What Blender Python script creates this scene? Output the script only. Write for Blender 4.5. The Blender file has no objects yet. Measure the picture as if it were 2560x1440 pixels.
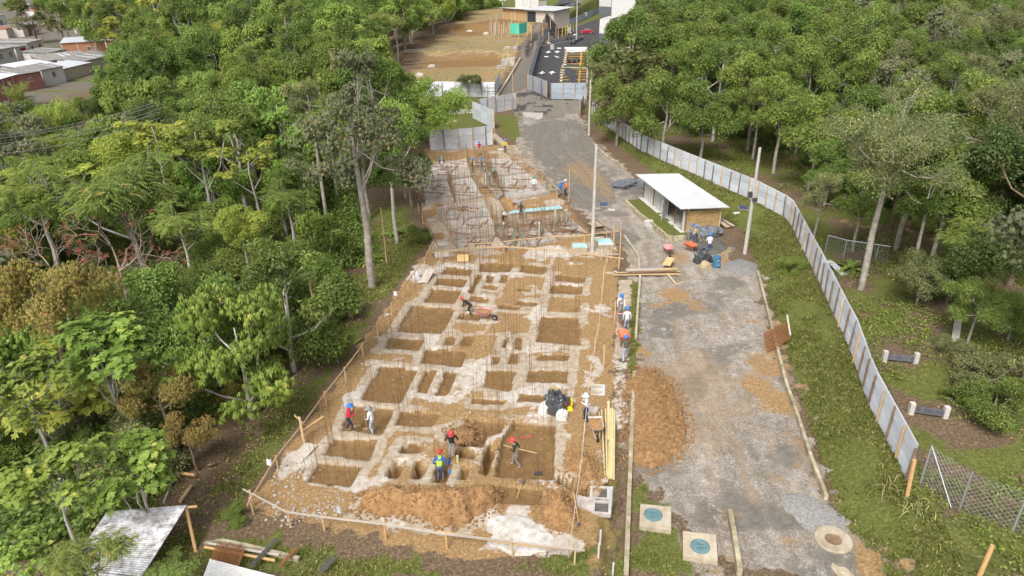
import bpy, bmesh, math, random, re
import numpy as np
from mathutils import Vector, Matrix, Quaternion
random.seed(7); rng = np.random.default_rng(7)
S = bpy.context.scene; COL = S.collection
# ------------------------------------------------------------------ camera, sky, sun, exposure
FPX, CAMH = 1707.0, 23.0
_dn = np.array([66., 3477., FPX]); _dn /= np.linalg.norm(_dn)
_Z = -_dn; _f = np.array([0, 0, 1.]); _Y = _f - _f.dot(_Z) * _Z; _Y /= np.linalg.norm(_Y); _X = np.cross(_Y, _Z)
cam_d = bpy.data.cameras.new('camera'); cam = bpy.data.objects.new('camera', cam_d); COL.objects.link(cam)
cam_d.sensor_width = 36; cam_d.lens = 36 * FPX / 2560; cam_d.clip_end = 3000; cam_d.clip_start = 0.5
r_, d_, f_ = [Vector((_X[i], _Y[i], _Z[i])) for i in range(3)]
M = Matrix((r_, -d_, -f_)).transposed().to_4x4(); M.translation = (0, 0, CAMH); cam.matrix_world = M
S.camera = cam
W = bpy.data.worlds.new('World'); S.world = W; W.use_nodes = True
nt = W.node_tree; bg = nt.nodes['Background']
SUN_EL, SUN_AZ = math.radians(52), math.radians(205)     # azimuth clockwise from +Y: behind the camera, to the left
sky = nt.nodes.new('ShaderNodeTexSky'); sky.sky_type = 'NISHITA'; sky.sun_disc = False
sky.sun_elevation = SUN_EL; sky.sun_rotation = SUN_AZ; sky.dust_density = 6; sky.air_density = 0.8; sky.ozone_density = 0.6
hs = nt.nodes.new('ShaderNodeHueSaturation'); hs.inputs['Saturation'].default_value = 0.35
nt.links.new(sky.outputs[0], hs.inputs['Color']); nt.links.new(hs.outputs[0], bg.inputs['Color'])
bg.inputs['Strength'].default_value = 0.14
sl = bpy.data.lights.new('sun', 'SUN'); sl.energy = 1.4; sl.angle = math.radians(14); sl.color = (1, 0.96, 0.90)
so = bpy.data.objects.new('sun', sl); COL.objects.link(so)
sd = Vector((math.sin(SUN_AZ) * math.cos(SUN_EL), math.cos(SUN_AZ) * math.cos(SUN_EL), math.sin(SUN_EL)))
so.rotation_euler = sd.to_track_quat('Z', 'Y').to_euler(); so.location = (0, 0, 60)
S.view_settings.view_transform = 'Standard'; S.view_settings.look = 'None'
S.view_settings.exposure = 0.6; S.view_settings.gamma = 1; S.view_settings.use_curve_mapping = False
S.cycles.max_bounces = 8; S.cycles.diffuse_bounces = 4; S.cycles.transmission_bounces = 6; S.cycles.transparent_max_bounces = 6
S.cycles.use_denoising = True
# ------------------------------------------------------------------ picture point -> place
def ray(px, py):
    c = np.array([px - 1280., py - 720., FPX]); return np.array([c @ _X, c @ _Y, c @ _Z])
def G(px, py, z=0.):
    d = ray(px, py); t = (z - CAMH) / d[2]; return Vector((d[0] * t, d[1] * t, z))
def PX(x, y, z):
    w = np.stack(np.broadcast_arrays(x, y, np.asarray(z) - CAMH), -1)
    c = w[..., :1] * _X + w[..., 1:2] * _Y + w[..., 2:3] * _Z
    return 1280 + c[..., 0] / c[..., 2] * FPX, 720 + c[..., 1] / c[..., 2] * FPX
# ------------------------------------------------------------------ noise and polygons in numpy
def _h(i, j, s):
    n = (i.astype(np.int64) * 374761393 + j.astype(np.int64) * 668265263 + s * 1274126177) & 0x7fffffff
    n = ((n ^ (n >> 13)) * 1274126177) & 0x7fffffff
    return ((n ^ (n >> 16)) & 0xffff) / 65535.
def vn(x, y, s=0):
    i, j = np.floor(x), np.floor(y); fx, fy = x - i, y - j; fx = fx * fx * (3 - 2 * fx); fy = fy * fy * (3 - 2 * fy)
    a, b, c, d = _h(i, j, s), _h(i + 1, j, s), _h(i, j + 1, s), _h(i + 1, j + 1, s)
    return (a * (1 - fx) + b * fx) * (1 - fy) + (c * (1 - fx) + d * fx) * fy
def fbm(x, y, f=1., o=4, s=0):
    t = 0; a = .5; n = 0
    for k in range(o):
        t = t + a * vn(x * f, y * f, s + k * 17); n += a; a *= .5; f *= 2.03
    return t / n
def sst(a, b, x):
    t = np.clip((x - a) / (b - a), 0, 1); return t * t * (3 - 2 * t)
def inpoly(x, y, P):
    r = np.zeros(np.shape(x), bool); n = len(P)
    for i in range(n):
        (x0, y0), (x1, y1) = P[i][:2], P[(i + 1) % n][:2]
        c = ((y0 > y) != (y1 > y)); r ^= c & (x < (x1 - x0) * (y - y0) / ((y1 - y0) if y1 != y0 else 1e-9) + x0)
    return r
def sdist(x, y, P):          # signed distance, positive inside
    d = np.full(np.shape(x), 1e9); n = len(P)
    for i in range(n):
        (x0, y0), (x1, y1) = P[i][:2], P[(i + 1) % n][:2]; ex, ey = x1 - x0, y1 - y0
        t = np.clip(((x - x0) * ex + (y - y0) * ey) / (ex * ex + ey * ey + 1e-12), 0, 1)
        d = np.minimum(d, np.hypot(x - x0 - t * ex, y - y0 - t * ey))
    return np.where(inpoly(x, y, P), d, -d)
def poly(pts, z=0): return [tuple(G(a, b, z))[:2] for a, b in pts]
# ------------------------------------------------------------------ mesh builder
class MB:
    def __init__(s): s.v = []; s.f = []; s.m = []
    def add(s, vs, fs, m=0):
        k = len(s.v); s.v += [tuple(v) for v in vs]; s.f += [tuple(i + k for i in f) for f in fs]; s.m += [m] * len(fs); return s
    def box(s, c, size, rot=0., m=0, tilt=None):
        x, y, z = [a / 2 for a in size]; R = Matrix.Rotation(rot, 3, 'Z')
        if tilt is not None: R = R @ tilt
        vs = [Vector(c) + R @ Vector((a * x, b * y, d * z)) for d in (-1, 1) for a, b in ((-1, -1), (1, -1), (1, 1), (-1, 1))]
        return s.add(vs, [(3, 2, 1, 0), (4, 5, 6, 7), (0, 1, 5, 4), (1, 2, 6, 5), (2, 3, 7, 6), (3, 0, 4, 7)], m)
    def beam(s, a, b, w, h, m=0, up=(0, 0, 1)):
        a, b = Vector(a), Vector(b); d = (b - a); L = d.length; d.normalize(); sx = d.cross(Vector(up))
        if sx.length < 1e-3: sx = d.cross(Vector((1, 0, 0)))
        sx.normalize(); u = sx.cross(d)
        vs = [p + sx * (i * w / 2) + u * (j * h / 2) for p in (a, b) for i, j in ((-1, -1), (1, -1), (1, 1), (-1, 1))]
        return s.add(vs, [(3, 2, 1, 0), (4, 5, 6, 7), (0, 1, 5, 4), (1, 2, 6, 5), (2, 3, 7, 6), (3, 0, 4, 7)], m)
    def tube(s, pts, rs, n=6, m=0, cap=True):
        pts = [Vector(p) for p in pts]; rs = rs if hasattr(rs, '__len__') else [rs] * len(pts)
        vs = []; pu = None
        for i, p in enumerate(pts):
            d = (pts[min(i + 1, len(pts) - 1)] - pts[max(i - 1, 0)]).normalized()
            if pu is None: pu = d.orthogonal().normalized()
            pu = (pu - d * pu.dot(d)); pu = pu.normalized() if pu.length > 1e-4 else d.orthogonal().normalized()
            w = d.cross(pu)
            vs += [p + (pu * math.cos(2 * math.pi * k / n) + w * math.sin(2 * math.pi * k / n)) * rs[i] for k in range(n)]
        fs = [(i * n + k, i * n + (k + 1) % n, (i + 1) * n + (k + 1) % n, (i + 1) * n + k) for i in range(len(pts) - 1) for k in range(n)]
        if cap: fs += [tuple(range(n - 1, -1, -1)), tuple((len(pts) - 1) * n + k for k in range(n))]
        return s.add(vs, fs, m)
    def lathe(s, c, prof, n=16, m=0, sx=1, sy=1):
        c = Vector(c); vs = [c + Vector((r * sx * math.cos(2 * math.pi * k / n), r * sy * math.sin(2 * math.pi * k / n), z)) for r, z in prof for k in range(n)]
        fs = [(i * n + k, i * n + (k + 1) % n, (i + 1) * n + (k + 1) % n, (i + 1) * n + k) for i in range(len(prof) - 1) for k in range(n)]
        return s.add(vs, fs, m)
    def prism(s, P, z0, z1, m=0):
        n = len(P); vs = [(p[0], p[1], z0) for p in P] + [(p[0], p[1], z1) for p in P]
        A = sum(P[i][0] * P[(i + 1) % n][1] - P[(i + 1) % n][0] * P[i][1] for i in range(n))
        fs = [tuple(range(n - 1, -1, -1)), tuple(range(n, 2 * n))] + [(i, (i + 1) % n, n + (i + 1) % n, n + i) for i in range(n)]
        if A < 0: fs = [f[::-1] for f in fs]
        return s.add(vs, fs, m)
    def sheet(s, fn, nu, nv, m=0):
        vs = [fn(i / nu, j / nv) for j in range(nv + 1) for i in range(nu + 1)]
        return s.add(vs, [(j * (nu + 1) + i, j * (nu + 1) + i + 1, (j + 1) * (nu + 1) + i + 1, (j + 1) * (nu + 1) + i) for j in range(nv) for i in range(nu)], m)
    def ball(s, c, r, m=0, seg=8, ring=5):
        if not hasattr(r, '__len__'): r = (r, r, r)
        vs = [(c[0], c[1], c[2] - r[2])] + [(c[0] + r[0] * math.sin(math.pi * j / ring) * math.cos(2 * math.pi * k / seg), c[1] + r[1] * math.sin(math.pi * j / ring) * math.sin(2 * math.pi * k / seg), c[2] - r[2] * math.cos(math.pi * j / ring)) for j in range(1, ring) for k in range(seg)] + [(c[0], c[1], c[2] + r[2])]
        L = len(vs) - 1; fs = [(0, 1 + (k + 1) % seg, 1 + k) for k in range(seg)]
        for j in range(ring - 2): fs += [(1 + j * seg + k, 1 + j * seg + (k + 1) % seg, 1 + (j + 1) * seg + (k + 1) % seg, 1 + (j + 1) * seg + k) for k in range(seg)]
        fs += [(L, 1 + (ring - 2) * seg + k, 1 + (ring - 2) * seg + (k + 1) % seg) for k in range(seg)]
        return s.add(vs, fs, m)
    def mesh(s, name, mats, off=(0, 0, 0), smooth=False):
        me = bpy.data.meshes.new(name); o = Vector(off)
        me.from_pydata([tuple(Vector(v) - o) for v in s.v], [], s.f)
        for mt in (mats if isinstance(mats, (list, tuple)) else [mats]): me.materials.append(mt)
        if any(s.m): me.polygons.foreach_set('material_index', s.m)
        if smooth: me.polygons.foreach_set('use_smooth', [True] * len(s.f))
        return me
def np_mesh(name, v, f, mat, attrs=None, smooth=False):
    me = bpy.data.meshes.new(name); v = np.asarray(v, np.float32); f = np.asarray(f, np.int32); k = f.shape[1]
    me.vertices.add(len(v)); me.vertices.foreach_set('co', v.ravel())
    me.loops.add(f.size); me.loops.foreach_set('vertex_index', f.ravel())
    me.polygons.add(len(f)); me.polygons.foreach_set('loop_start', np.arange(len(f), dtype=np.int32) * k)
    if smooth: me.polygons.foreach_set('use_smooth', np.ones(len(f), bool))
    for n, a in (attrs or {}).items():
        at = me.attributes.new(n, 'FLOAT', 'POINT'); at.data.foreach_set('value', np.asarray(a, np.float32))
    me.update(calc_edges=True); me.materials.append(mat); return me
# ------------------------------------------------------------------ naming helpers
def tag(o, label=None, cat=None, group=None, kind=None):
    for k, v in (('label', label), ('category', cat), ('group', group), ('kind', kind)):
        if v: o[k] = v
    return o
def link(name, me, parent=None, loc=None):
    o = bpy.data.objects.new(name, me); COL.objects.link(o)
    if parent: o.parent = parent
    if loc is not None: o.location = loc
    return o
def thing(name, label, cat, loc=(0, 0, 0), group=None):
    o = bpy.data.objects.new(name, None); o.empty_display_size = .2; COL.objects.link(o); o.location = loc
    return tag(o, label, cat, group)
def wpos(o):
    p = Vector(o.location)
    while o.parent: o = o.parent; p += Vector(o.location)
    return p
def part(name, mb, mats, root, smooth=False, label=None, kind=None):
    o = link(name, mb.mesh(name, mats, wpos(root), smooth), root); return tag(o, label, kind=kind)
def solo(name, mb, mats, label, cat, loc, group=None, smooth=False):
    o = link(name, mb.mesh(name, mats, loc, smooth), None, loc); return tag(o, label, cat, group)
def copy_tree(o, parent=None):
    c = o.copy(); COL.objects.link(c); c.parent = parent
    for ch in list(o.children): copy_tree(ch, c)
    return c
# ------------------------------------------------------------------ materials
def mat(name, col, rough=.8, var=.25, scale=6., col2=None, metal=0., bump=0., spec=.3, coord='Object'):
    m = bpy.data.materials.new(name); m.use_nodes = True; t = m.node_tree; N = t.nodes; b = N['Principled BSDF']
    b.inputs['Roughness'].default_value = rough; b.inputs['Metallic'].default_value = metal; b.inputs['Specular IOR Level'].default_value = spec
    tc = N.new('ShaderNodeTexCoord'); no = N.new('ShaderNodeTexNoise'); no.inputs['Scale'].default_value = scale; no.inputs['Detail'].default_value = 5; no.inputs['Roughness'].default_value = .65
    t.links.new(tc.outputs[coord], no.inputs['Vector'])
    mr = N.new('ShaderNodeMapRange'); mr.inputs[1].default_value = .3; mr.inputs[2].default_value = .7; t.links.new(no.outputs['Fac'], mr.inputs[0])
    mx = N.new('ShaderNodeMix'); mx.data_type = 'RGBA'; t.links.new(mr.outputs[0], mx.inputs['Factor'])
    c2 = col2 or tuple(min(1, c * (1 + var)) for c in col); c1 = col if col2 else tuple(c * (1 - var) for c in col)
    mx.inputs[6].default_value = (*c1, 1); mx.inputs[7].default_value = (*c2, 1)
    oi = N.new('ShaderNodeObjectInfo'); hv = N.new('ShaderNodeHueSaturation'); m2 = N.new('ShaderNodeMapRange'); m2.inputs[3].default_value = .88; m2.inputs[4].default_value = 1.12
    t.links.new(oi.outputs['Random'], m2.inputs[0]); t.links.new(m2.outputs[0], hv.inputs['Value']); t.links.new(mx.outputs[2], hv.inputs['Color'])
    t.links.new(hv.outputs[0], b.inputs['Base Color'])
    if bump:
        bp = N.new('ShaderNodeBump'); bp.inputs['Strength'].default_value = bump; bp.inputs['Distance'].default_value = .05
        t.links.new(no.outputs['Fac'], bp.inputs['Height']); t.links.new(bp.outputs[0], b.inputs['Normal'])
    return m
def leafmat(name, c1, c2, c3=None, f3=.06, trans=.32, rough=.5):
    m = bpy.data.materials.new(name); m.use_nodes = True; t = m.node_tree; N = t.nodes; b = N['Principled BSDF']; out = N['Material Output']
    at = N.new('ShaderNodeAttribute'); at.attribute_name = 'tint'
    cr = N.new('ShaderNodeValToRGB'); e = cr.color_ramp.elements
    e[0].position = 0; e[0].color = (*c1, 1); e[1].position = 1 - f3 - .01; e[1].color = (*c2, 1)
    if c3: k = e.new(1 - f3); k.color = (*c3, 1)
    t.links.new(at.outputs['Fac'], cr.inputs[0])
    oi = N.new('ShaderNodeObjectInfo'); hv = N.new('ShaderNodeHueSaturation')
    m1 = N.new('ShaderNodeMapRange'); m1.inputs[3].default_value = .485; m1.inputs[4].default_value = .515
    m2 = N.new('ShaderNodeMapRange'); m2.inputs[3].default_value = .8; m2.inputs[4].default_value = 1.2
    ml = N.new('ShaderNodeMath'); ml.operation = 'FRACT'; mm = N.new('ShaderNodeMath'); mm.operation = 'MULTIPLY'; mm.inputs[1].default_value = 7.31
    t.links.new(oi.outputs['Random'], m1.inputs[0]); t.links.new(oi.outputs['Random'], mm.inputs[0]); t.links.new(mm.outputs[0], ml.inputs[0]); t.links.new(ml.outputs[0], m2.inputs[0])
    t.links.new(m1.outputs[0], hv.inputs['Hue']); t.links.new(m2.outputs[0], hv.inputs['Value']); t.links.new(cr.outputs[0], hv.inputs['Color'])
    t.links.new(hv.outputs[0], b.inputs['Base Color']); b.inputs['Roughness'].default_value = rough; b.inputs['Specular IOR Level'].default_value = .25
    tr = N.new('ShaderNodeBsdfTranslucent'); t.links.new(hv.outputs[0], tr.inputs['Color'])
    mx = N.new('ShaderNodeMixShader'); mx.inputs[0].default_value = trans
    t.links.new(b.outputs[0], mx.inputs[1]); t.links.new(tr.outputs[0], mx.inputs[2]); t.links.new(mx.outputs[0], out.inputs['Surface'])
    return m
MT = dict(
    wood=mat('sawn timber', (.50, .33, .17), .8, .25, 5, (.62, .47, .29)), bamboo=mat('bamboo pole', (.50, .29, .12), .6, .2, 3, (.60, .40, .20)),
    darkwood=mat('weathered timber', (.13, .085, .06), .85, .3, 5, (.30, .19, .11)), greywood=mat('grey board', (.42, .37, .31), .85, .2, 4, (.55, .50, .44)),
    plank=mat('shuttering plank', (.33, .21, .09), .8, .3, 3, (.55, .39, .19)), ply=mat('plywood', (.62, .42, .20), .7, .15, 3),
    concrete=mat('concrete', (.42, .40, .36), .9, .2, 3, (.58, .56, .51), bump=.2), palecon=mat('pale concrete slab', (.29, .245, .20), .9, .2, 2.2, (.54, .51, .48), bump=.15),
    mossy=mat('weathered kerb concrete', (.20, .17, .09), .95, .3, 1.6, (.52, .46, .34), bump=.3), creamcon=mat('cream concrete cover', (.30, .245, .165), .9, .2, 2.4, (.50, .44, .34), bump=.15),
    zinc=mat('zinc sheet', (.47, .51, .54), .5, .12, 1.2, (.62, .655, .68), metal=.15, spec=.5), zincw=mat('white zinc sheet', (.50, .53, .57), .5, .1, 1.2, (.64, .66, .69), metal=.1, spec=.4), zincb=mat('blue grey zinc sheet', (.25, .30, .35), .5, .1, 1.2, (.36, .41, .46), metal=.1, spec=.4),
    zincdirty=mat('zinc roof with leaf litter', (.14, .10, .07), .7, .2, 3.2, (.74, .77, .82)), white=mat('white paint', (.50, .50, .48), .6, .06, 1.5, (.64, .64, .63)), whiteroof=mat('white roof sheet', (.43, .45, .45), .55, .07, 1.2, (.57, .595, .60)),
    galv=mat('galvanised steel', (.48, .50, .52), .4, .1, 8, metal=.6), rust=mat('rusty steel', (.20, .085, .035), .85, .3, 14, (.33, .15, .06)), rebar=mat('rusty bar', (.24, .145, .085), .85, .25, 10),
    steel=mat('dark steel bar', (.13, .12, .12), .6, .25, 9), black=mat('black plastic', (.025, .027, .03), .35, .3, 9, (.09, .095, .10), spec=.5, bump=.4), tarp=mat('grey tarpaulin', (.07, .075, .085), .5, .3, 4, (.17, .18, .20), bump=.6),
    blue=mat('blue plastic', (.03, .20, .62), .35, .1, 5, spec=.5), red=mat('red plastic', (.62, .05, .05), .35, .1, 5, spec=.5), teal=mat('teal plastic', (.05, .36, .33), .4, .1, 5), yellowp=mat('yellow plastic', (.75, .50, .03), .4, .1, 5),
    pipe=mat('cream pvc pipe', (.58, .49, .26), .35, .1, 3, spec=.5), cyan=mat('pale cyan pvc pipe', (.36, .62, .66), .35, .1, 3, spec=.5), greenp=mat('green pvc pipe', (.08, .32, .26), .4, .15, 3), grayp=mat('grey pvc pipe', (.55, .57, .56), .4, .1, 3),
    drum=mat('blue drum', (.03, .13, .24), .5, .25, 4, (.06, .22, .36)), cover=mat('blue manhole cover', (.10, .19, .20), .6, .15, 3, (.17, .27, .28)), coverd=mat('dark cover lettering', (.08, .16, .18), .7),
    pink=mat('pink barrow paint', (.55, .20, .22), .5, .25, 7, (.45, .26, .22)), orange=mat('orange barrow paint', (.60, .17, .08), .5, .2, 7), greyb=mat('worn grey barrow', (.55, .50, .46), .6, .25, 7), rubber=mat('rubber', (.02, .02, .02), .8),
    brick=mat('orange brick', (.42, .17, .08), .85, .2, 6, (.55, .26, .13)), redbrick=mat('dark red brick', (.30, .09, .07), .85, .2, 6), mortar=mat('mortar', (.50, .45, .40), .9, .1, 5), roofgrey=mat('grey corrugated roof', (.13, .125, .12), .8, .3, .8, (.32, .31, .29)),
    roofred=mat('red roof', (.42, .12, .07), .8, .2, 2), glass=mat('dark window', (.03, .04, .06), .15, .2, 2, spec=.6), reddoor=mat('red door', (.36, .03, .03), .5), greynet=mat('shade net', (.035, .037, .04), .9, .3, 8), greennet=mat('green mesh', (.10, .56, .42), .8, .12, 4),
    solar=mat('solar cell', (.05, .06, .11), .2, .2, 20, spec=.6), carred=mat('red car paint', (.42, .01, .03), .25, .05, 3, spec=.6), asphalt=mat('asphalt', (.045, .045, .05), .9, .25, 4), paintw=mat('road paint white', (.75, .75, .74), .7, .1, 5), painty=mat('road paint yellow', (.50, .29, .04), .7, .1, 5),
    limestone=mat('limestone', (.46, .42, .37), .9, .15, 6), soil=mat('orange soil', (.20, .105, .042), 1, .3, 5., (.39, .24, .115), bump=1.), sand=mat('dark sand', (.105, .10, .09), 1, .25, 4, bump=.4), grit=mat('grey grit', (.14, .135, .13), 1, .35, 9, (.33, .32, .305), bump=.6),
    skin=mat('skin', (.33, .17, .10), .6, .08), jeans=mat('blue jeans', (.10, .15, .26), .9, .2, 10), palejeans=mat('pale jeans', (.36, .42, .50), .9, .15, 10), navy=mat('navy cloth', (.02, .03, .075), .9, .2, 10), darkcl=mat('dark cloth', (.04, .035, .035), .9, .3, 10),
    whitecl=mat('white cloth', (.70, .71, .73), .9, .08, 8), redcl=mat('red cloth', (.55, .025, .06), .9, .15, 10), olivecl=mat('olive cloth', (.10, .095, .065), .9, .2, 10), khaki=mat('khaki cloth', (.36, .29, .18), .9, .15, 10), bluecl=mat('blue cloth', (.03, .13, .38), .9, .2, 10),
    lime=mat('lime cloth', (.38, .62, .06), .8, .1, 10), yellowcl=mat('yellow cloth', (.68, .47, .05), .9, .15, 10), greycl=mat('grey cloth', (.26, .25, .23), .9, .2, 10), orangecl=mat('orange cloth', (.75, .20, .08), .9, .1, 10), tan=mat('tan boots', (.35, .29, .22), .8),
    bark=mat('pale bark', (.20, .175, .14), .95, .35, 3, (.44, .41, .36)), barkd=mat('brown bark', (.10, .075, .05), .95, .3, 3, (.25, .19, .13)), barkw=mat('whitish bark', (.30, .28, .24), .9, .25, 4, (.55, .52, .47)), barkdead=mat('bare twig bark', (.26, .20, .15), .95, .25, 4, (.42, .35, .28)),
)
# ------------------------------------------------------------------ ground: one height field, split into its zones
AZ = math.radians(9.7); CA, SA = math.cos(AZ), math.sin(AZ)
def toxy(u, v): return u * CA + v * SA, -u * SA + v * CA
def touv(x, y): return x * CA - y * SA, x * SA + y * CA
KY, KXX = [15, 23.9, 48.9, 53, 58, 66, 75, 80, 97, 112, 130], [12.6, 14.4, 19.3, 20, 20.6, 18.6, 16.6, 15.4, 12.6, 11.5, 11]     # foot of the right bank
FENCE_PX = [(2268, 1204), (2166, 1000), (2128, 880), (2040, 690), (1972, 552), (1880, 500), (1735, 437), (1600, 377), (1535, 330), (1500, 305), (1480, 285)]
def fz(i): return [1.3, 1.3, 1.3, 1.2, 1.2, 1.2, 1., .9, .7, .5, .4][i]
FENCE = [G(a, b, fz(i)) for i, (a, b) in enumerate(FENCE_PX)]
_fy = [p.y for p in FENCE]; _fx = [p.x for p in FENCE]; _fzz = [fz(i) for i in range(len(FENCE))]
LY, LX = [10, 22, 24.3, 55.8, 62, 71, 86, 100, 137, 160, 200, 240, 300], [-15, -13.6, -12.6, -7.2, -9, -11.5, -13, -15, -21, -24, -20, -14, -5]   # left edge of the plot
RY, RX = [100, 108, 137, 180, 205, 214, 218, 230, 270, 330], [-3, 2, 3.5, 5.5, 8.0, 9.5, 13.5, 17.5, 27, 42]            # left edge of the far road
def base_h(x, y):
    x = np.asarray(x, float); y = np.asarray(y, float)
    kx, fx, fh = np.interp(y, KY, KXX), np.interp(y, _fy, _fx), np.interp(y, _fy, _fzz)
    h = fh * sst(0, 1, (x - kx - .15) / np.maximum(fx - kx - .3, .8)) + .02 * np.clip(x - fx - 2, 0, 60) * (fbm(x, y, .05, 3, 3) - .2)
    dl = np.interp(y, LY, LX) - x
    h = h - 3.2 * sst(.6, 22, dl) - 1.0 * sst(20, 60, dl)
    ter = sst(0, 1, (np.interp(y, RY, RX) - x) / 1.2) * sst(-45, -28, x)
    h = h + ter * (2. * sst(172, 176, y + 3 * fbm(x, y, .1, 2, 5)) + 2.0 * sst(214, 219, y))
    h = h + (fbm(x, y, .35, 3, 9) - .5) * (.02 + .08 * sst(125, 105, y) + .35 * sst(2, 8, dl) + .25 * sst(1, 3, x - kx) * (y < 200))
    return h
def bh(x, y): return float(base_h(np.array([x]), np.array([y]))[0])
def gp(px, py, dz=0.):                              # picture point -> place on the terrain
    z = 0.
    for _ in range(6): p = G(px, py, z); z = bh(p.x, p.y)
    return Vector((p.x, p.y, z + dz))
def gz(x, y, dz=0.): return Vector((x, y, bh(x, y) + dz))
# pits and trenches: (depth, corners in the picture)
PITS = [(.28, [(1116, 665), (1182, 671), (1173, 688), (1105, 684)]), (.28, [(1095, 693), (1169, 697), (1157, 716), (1085, 711)]), (.28, [(1080, 720), (1153, 725), (1137, 758), (1058, 753)]),
 (.28, [(1032, 761), (1137, 771), (1105, 835), (988, 828)]), (.26, [(974, 842), (1060, 848), (1044, 876), (962, 869)]), (.28, [(1065, 870), (1167, 877), (1152, 916), (1050, 906)]),
 (.32, [(951, 914), (1044, 923), (1001, 1006), (899, 998)]), (.3, [(1062, 923), (1093, 925), (1067, 984), (1039, 980)]), (.3, [(1114, 926), (1141, 928), (1116, 988), (1088, 985)]),
 (.28, [(884, 1011), (987, 1020), (955, 1085), (852, 1074)]), (.28, [(835, 1094), (942, 1100), (922, 1147), (807, 1134)]), (.3, [(795, 1155), (905, 1165), (876, 1216), (765, 1202)]),
 (.25, [(1005, 1024), (1095, 1034), (1082, 1067), (985, 1061)]), (.32, [(1204, 655), (1287, 658), (1274, 681), (1197, 679)]), (.18, [(1303, 660), (1367, 665), (1362, 686), (1296, 680)]),
 (.35, [(1194, 682), (1206, 683), (1181, 732), (1171, 729)]), (.35, [(1219, 685), (1236, 686), (1231, 706), (1213, 704)]), (.35, [(1254, 687), (1272, 688), (1265, 706), (1248, 705)]),
 (.3, [(1210, 711), (1245, 714), (1240, 723), (1205, 720)]), (.35, [(1378, 709), (1456, 715), (1455, 735), (1374, 731)]), (.3, [(1178, 740), (1222, 743), (1217, 755), (1170, 752)]),
 (.18, [(1297, 751), (1342, 754), (1340, 764), (1287, 761)]), (.1, [(1390, 685), (1464, 692), (1462, 706), (1388, 702)]), (.08, [(1376, 742), (1455, 746), (1450, 780), (1366, 776)]),
 (.1, [(1352, 791), (1450, 794), (1452, 862), (1337, 856)]), (.12, [(1216, 925), (1291, 928), (1275, 979), (1207, 967)]), (.14, [(1318, 923), (1420, 926), (1417, 956), (1315, 953)]),
 (.2, [(1290, 843), (1306, 843), (1303, 873), (1284, 872)]), (.2, [(1276, 884), (1299, 880), (1296, 911), (1268, 909)]), (.3, [(1233, 890), (1250, 891), (1246, 909), (1231, 908)]),
 (.6, [(1268, 838), (1273, 838), (1262, 868), (1257, 868)]), (.2, [(1296, 718), (1327, 719), (1326, 729), (1292, 728)]), (.2, [(1150, 782), (1200, 786), (1196, 800), (1142, 797)]),
 (.2, [(1115, 838), (1141, 841), (1132, 862), (1106, 860)]), (.2, [(1160, 840), (1186, 841), (1178, 865), (1152, 863)]), (.2, [(1250, 760), (1300, 765), (1296, 774), (1247, 770)]),
 (.12, [(1345, 885), (1425, 888), (1421, 902), (1340, 899)]), (.14, [(1300, 984), (1370, 988), (1366, 1004), (1295, 1003)]), (.12, [(1180, 995), (1265, 1000), (1262, 1010), (1177, 1008)]),
 (.55, [(1172, 1045), (1258, 1050), (1250, 1080), (1215, 1092), (1205, 1116), (1130, 1113), (1112, 1085)]), (.5, [(1287, 1050), (1388, 1060), (1383, 1197), (1240, 1189), (1257, 1095)]),
 (1.0, [(985, 1147), (1012, 1151), (995, 1194), (969, 1187)]), (1.0, [(1041, 1152), (1070, 1157), (1054, 1199), (1030, 1195)]), (.75, [(1095, 1160), (1129, 1160), (1112, 1206), (1081, 1204)]),
 (1.0, [(1152, 1165), (1179, 1167), (1165, 1201), (1143, 1199)]), (1.0, [(1139, 1121), (1190, 1126), (1185, 1145), (1145, 1142)]), (1.0, [(1222, 1104), (1241, 1107), (1217, 1187), (1199, 1183)]),
 (.7, [(1010, 1105), (1057, 1108), (1051, 1130), (999, 1127)]), (1.1, [(1400, 1187), (1470, 1215), (1468, 1237), (1440, 1229), (1392, 1201)]), (.2, [(1247, 1213), (1360, 1220), (1355, 1262), (1238, 1256)]),
 (.9, [(1252, 499), (1291, 496), (1312, 524), (1264, 528)])]
def step(a, b, n): return list(np.linspace(a, b, n, endpoint=False))
def grow(a, s, e, g=1.16):
    r = []; x = a
    while abs(x - a) < e: x += s; s *= g; r.append(x)
    return r
us = grow(-30, -.35, 600)[::-1] + step(-30, -18, 40) + step(-18, 2, 200) + step(2, 16, 90) + step(16, 30, 40) + [30] + grow(30, .4, 500)
vs = grow(16, -.4, 40)[::-1] + step(16, 20, 12) + step(20, 56, 300) + step(56, 105, 200) + step(105, 260, 150) + [260] + grow(260, 2, 700)
us, vs = np.array(us), np.array(vs); NU, NV = len(us), len(vs)
UU, VV = np.meshgrid(us, vs); gx, gy = toxy(UU, VV); gx, gy = gx.ravel(), gy.ravel(); gh = base_h(gx, gy)
ppx, ppy = PX(gx, gy, 0 * gx); front = gy > 5; ppx = np.where(front, ppx, -9e3)
n1, n2, n3 = fbm(gx, gy, .45, 4, 21), fbm(gx, gy, 1.6, 3, 33), fbm(gx, gy, .12, 3, 47)
def zone(pts, soft=.5, wob=.8):                  # soft mask of a picture polygon (at ground level)
    P = poly(pts); xs, ys = [p[0] for p in P], [p[1] for p in P]; o = np.zeros(len(gx))
    i = np.where((gx > min(xs) - 3) & (gx < max(xs) + 3) & (gy > min(ys) - 3) & (gy < max(ys) + 3))[0]
    o[i] = sst(-soft, soft, sdist(gx[i], gy[i], P) + (n2[i] - .5) * wob * 2); return o
mk = {k: np.zeros(len(gx)) for k in ('dirt', 'gravel', 'conc', 'wet', 'grass', 'asph', 'straw', 'lime', 'damp')}
def put(k, m, a=1.): mk[k] = np.maximum(mk[k], m * a)
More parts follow.
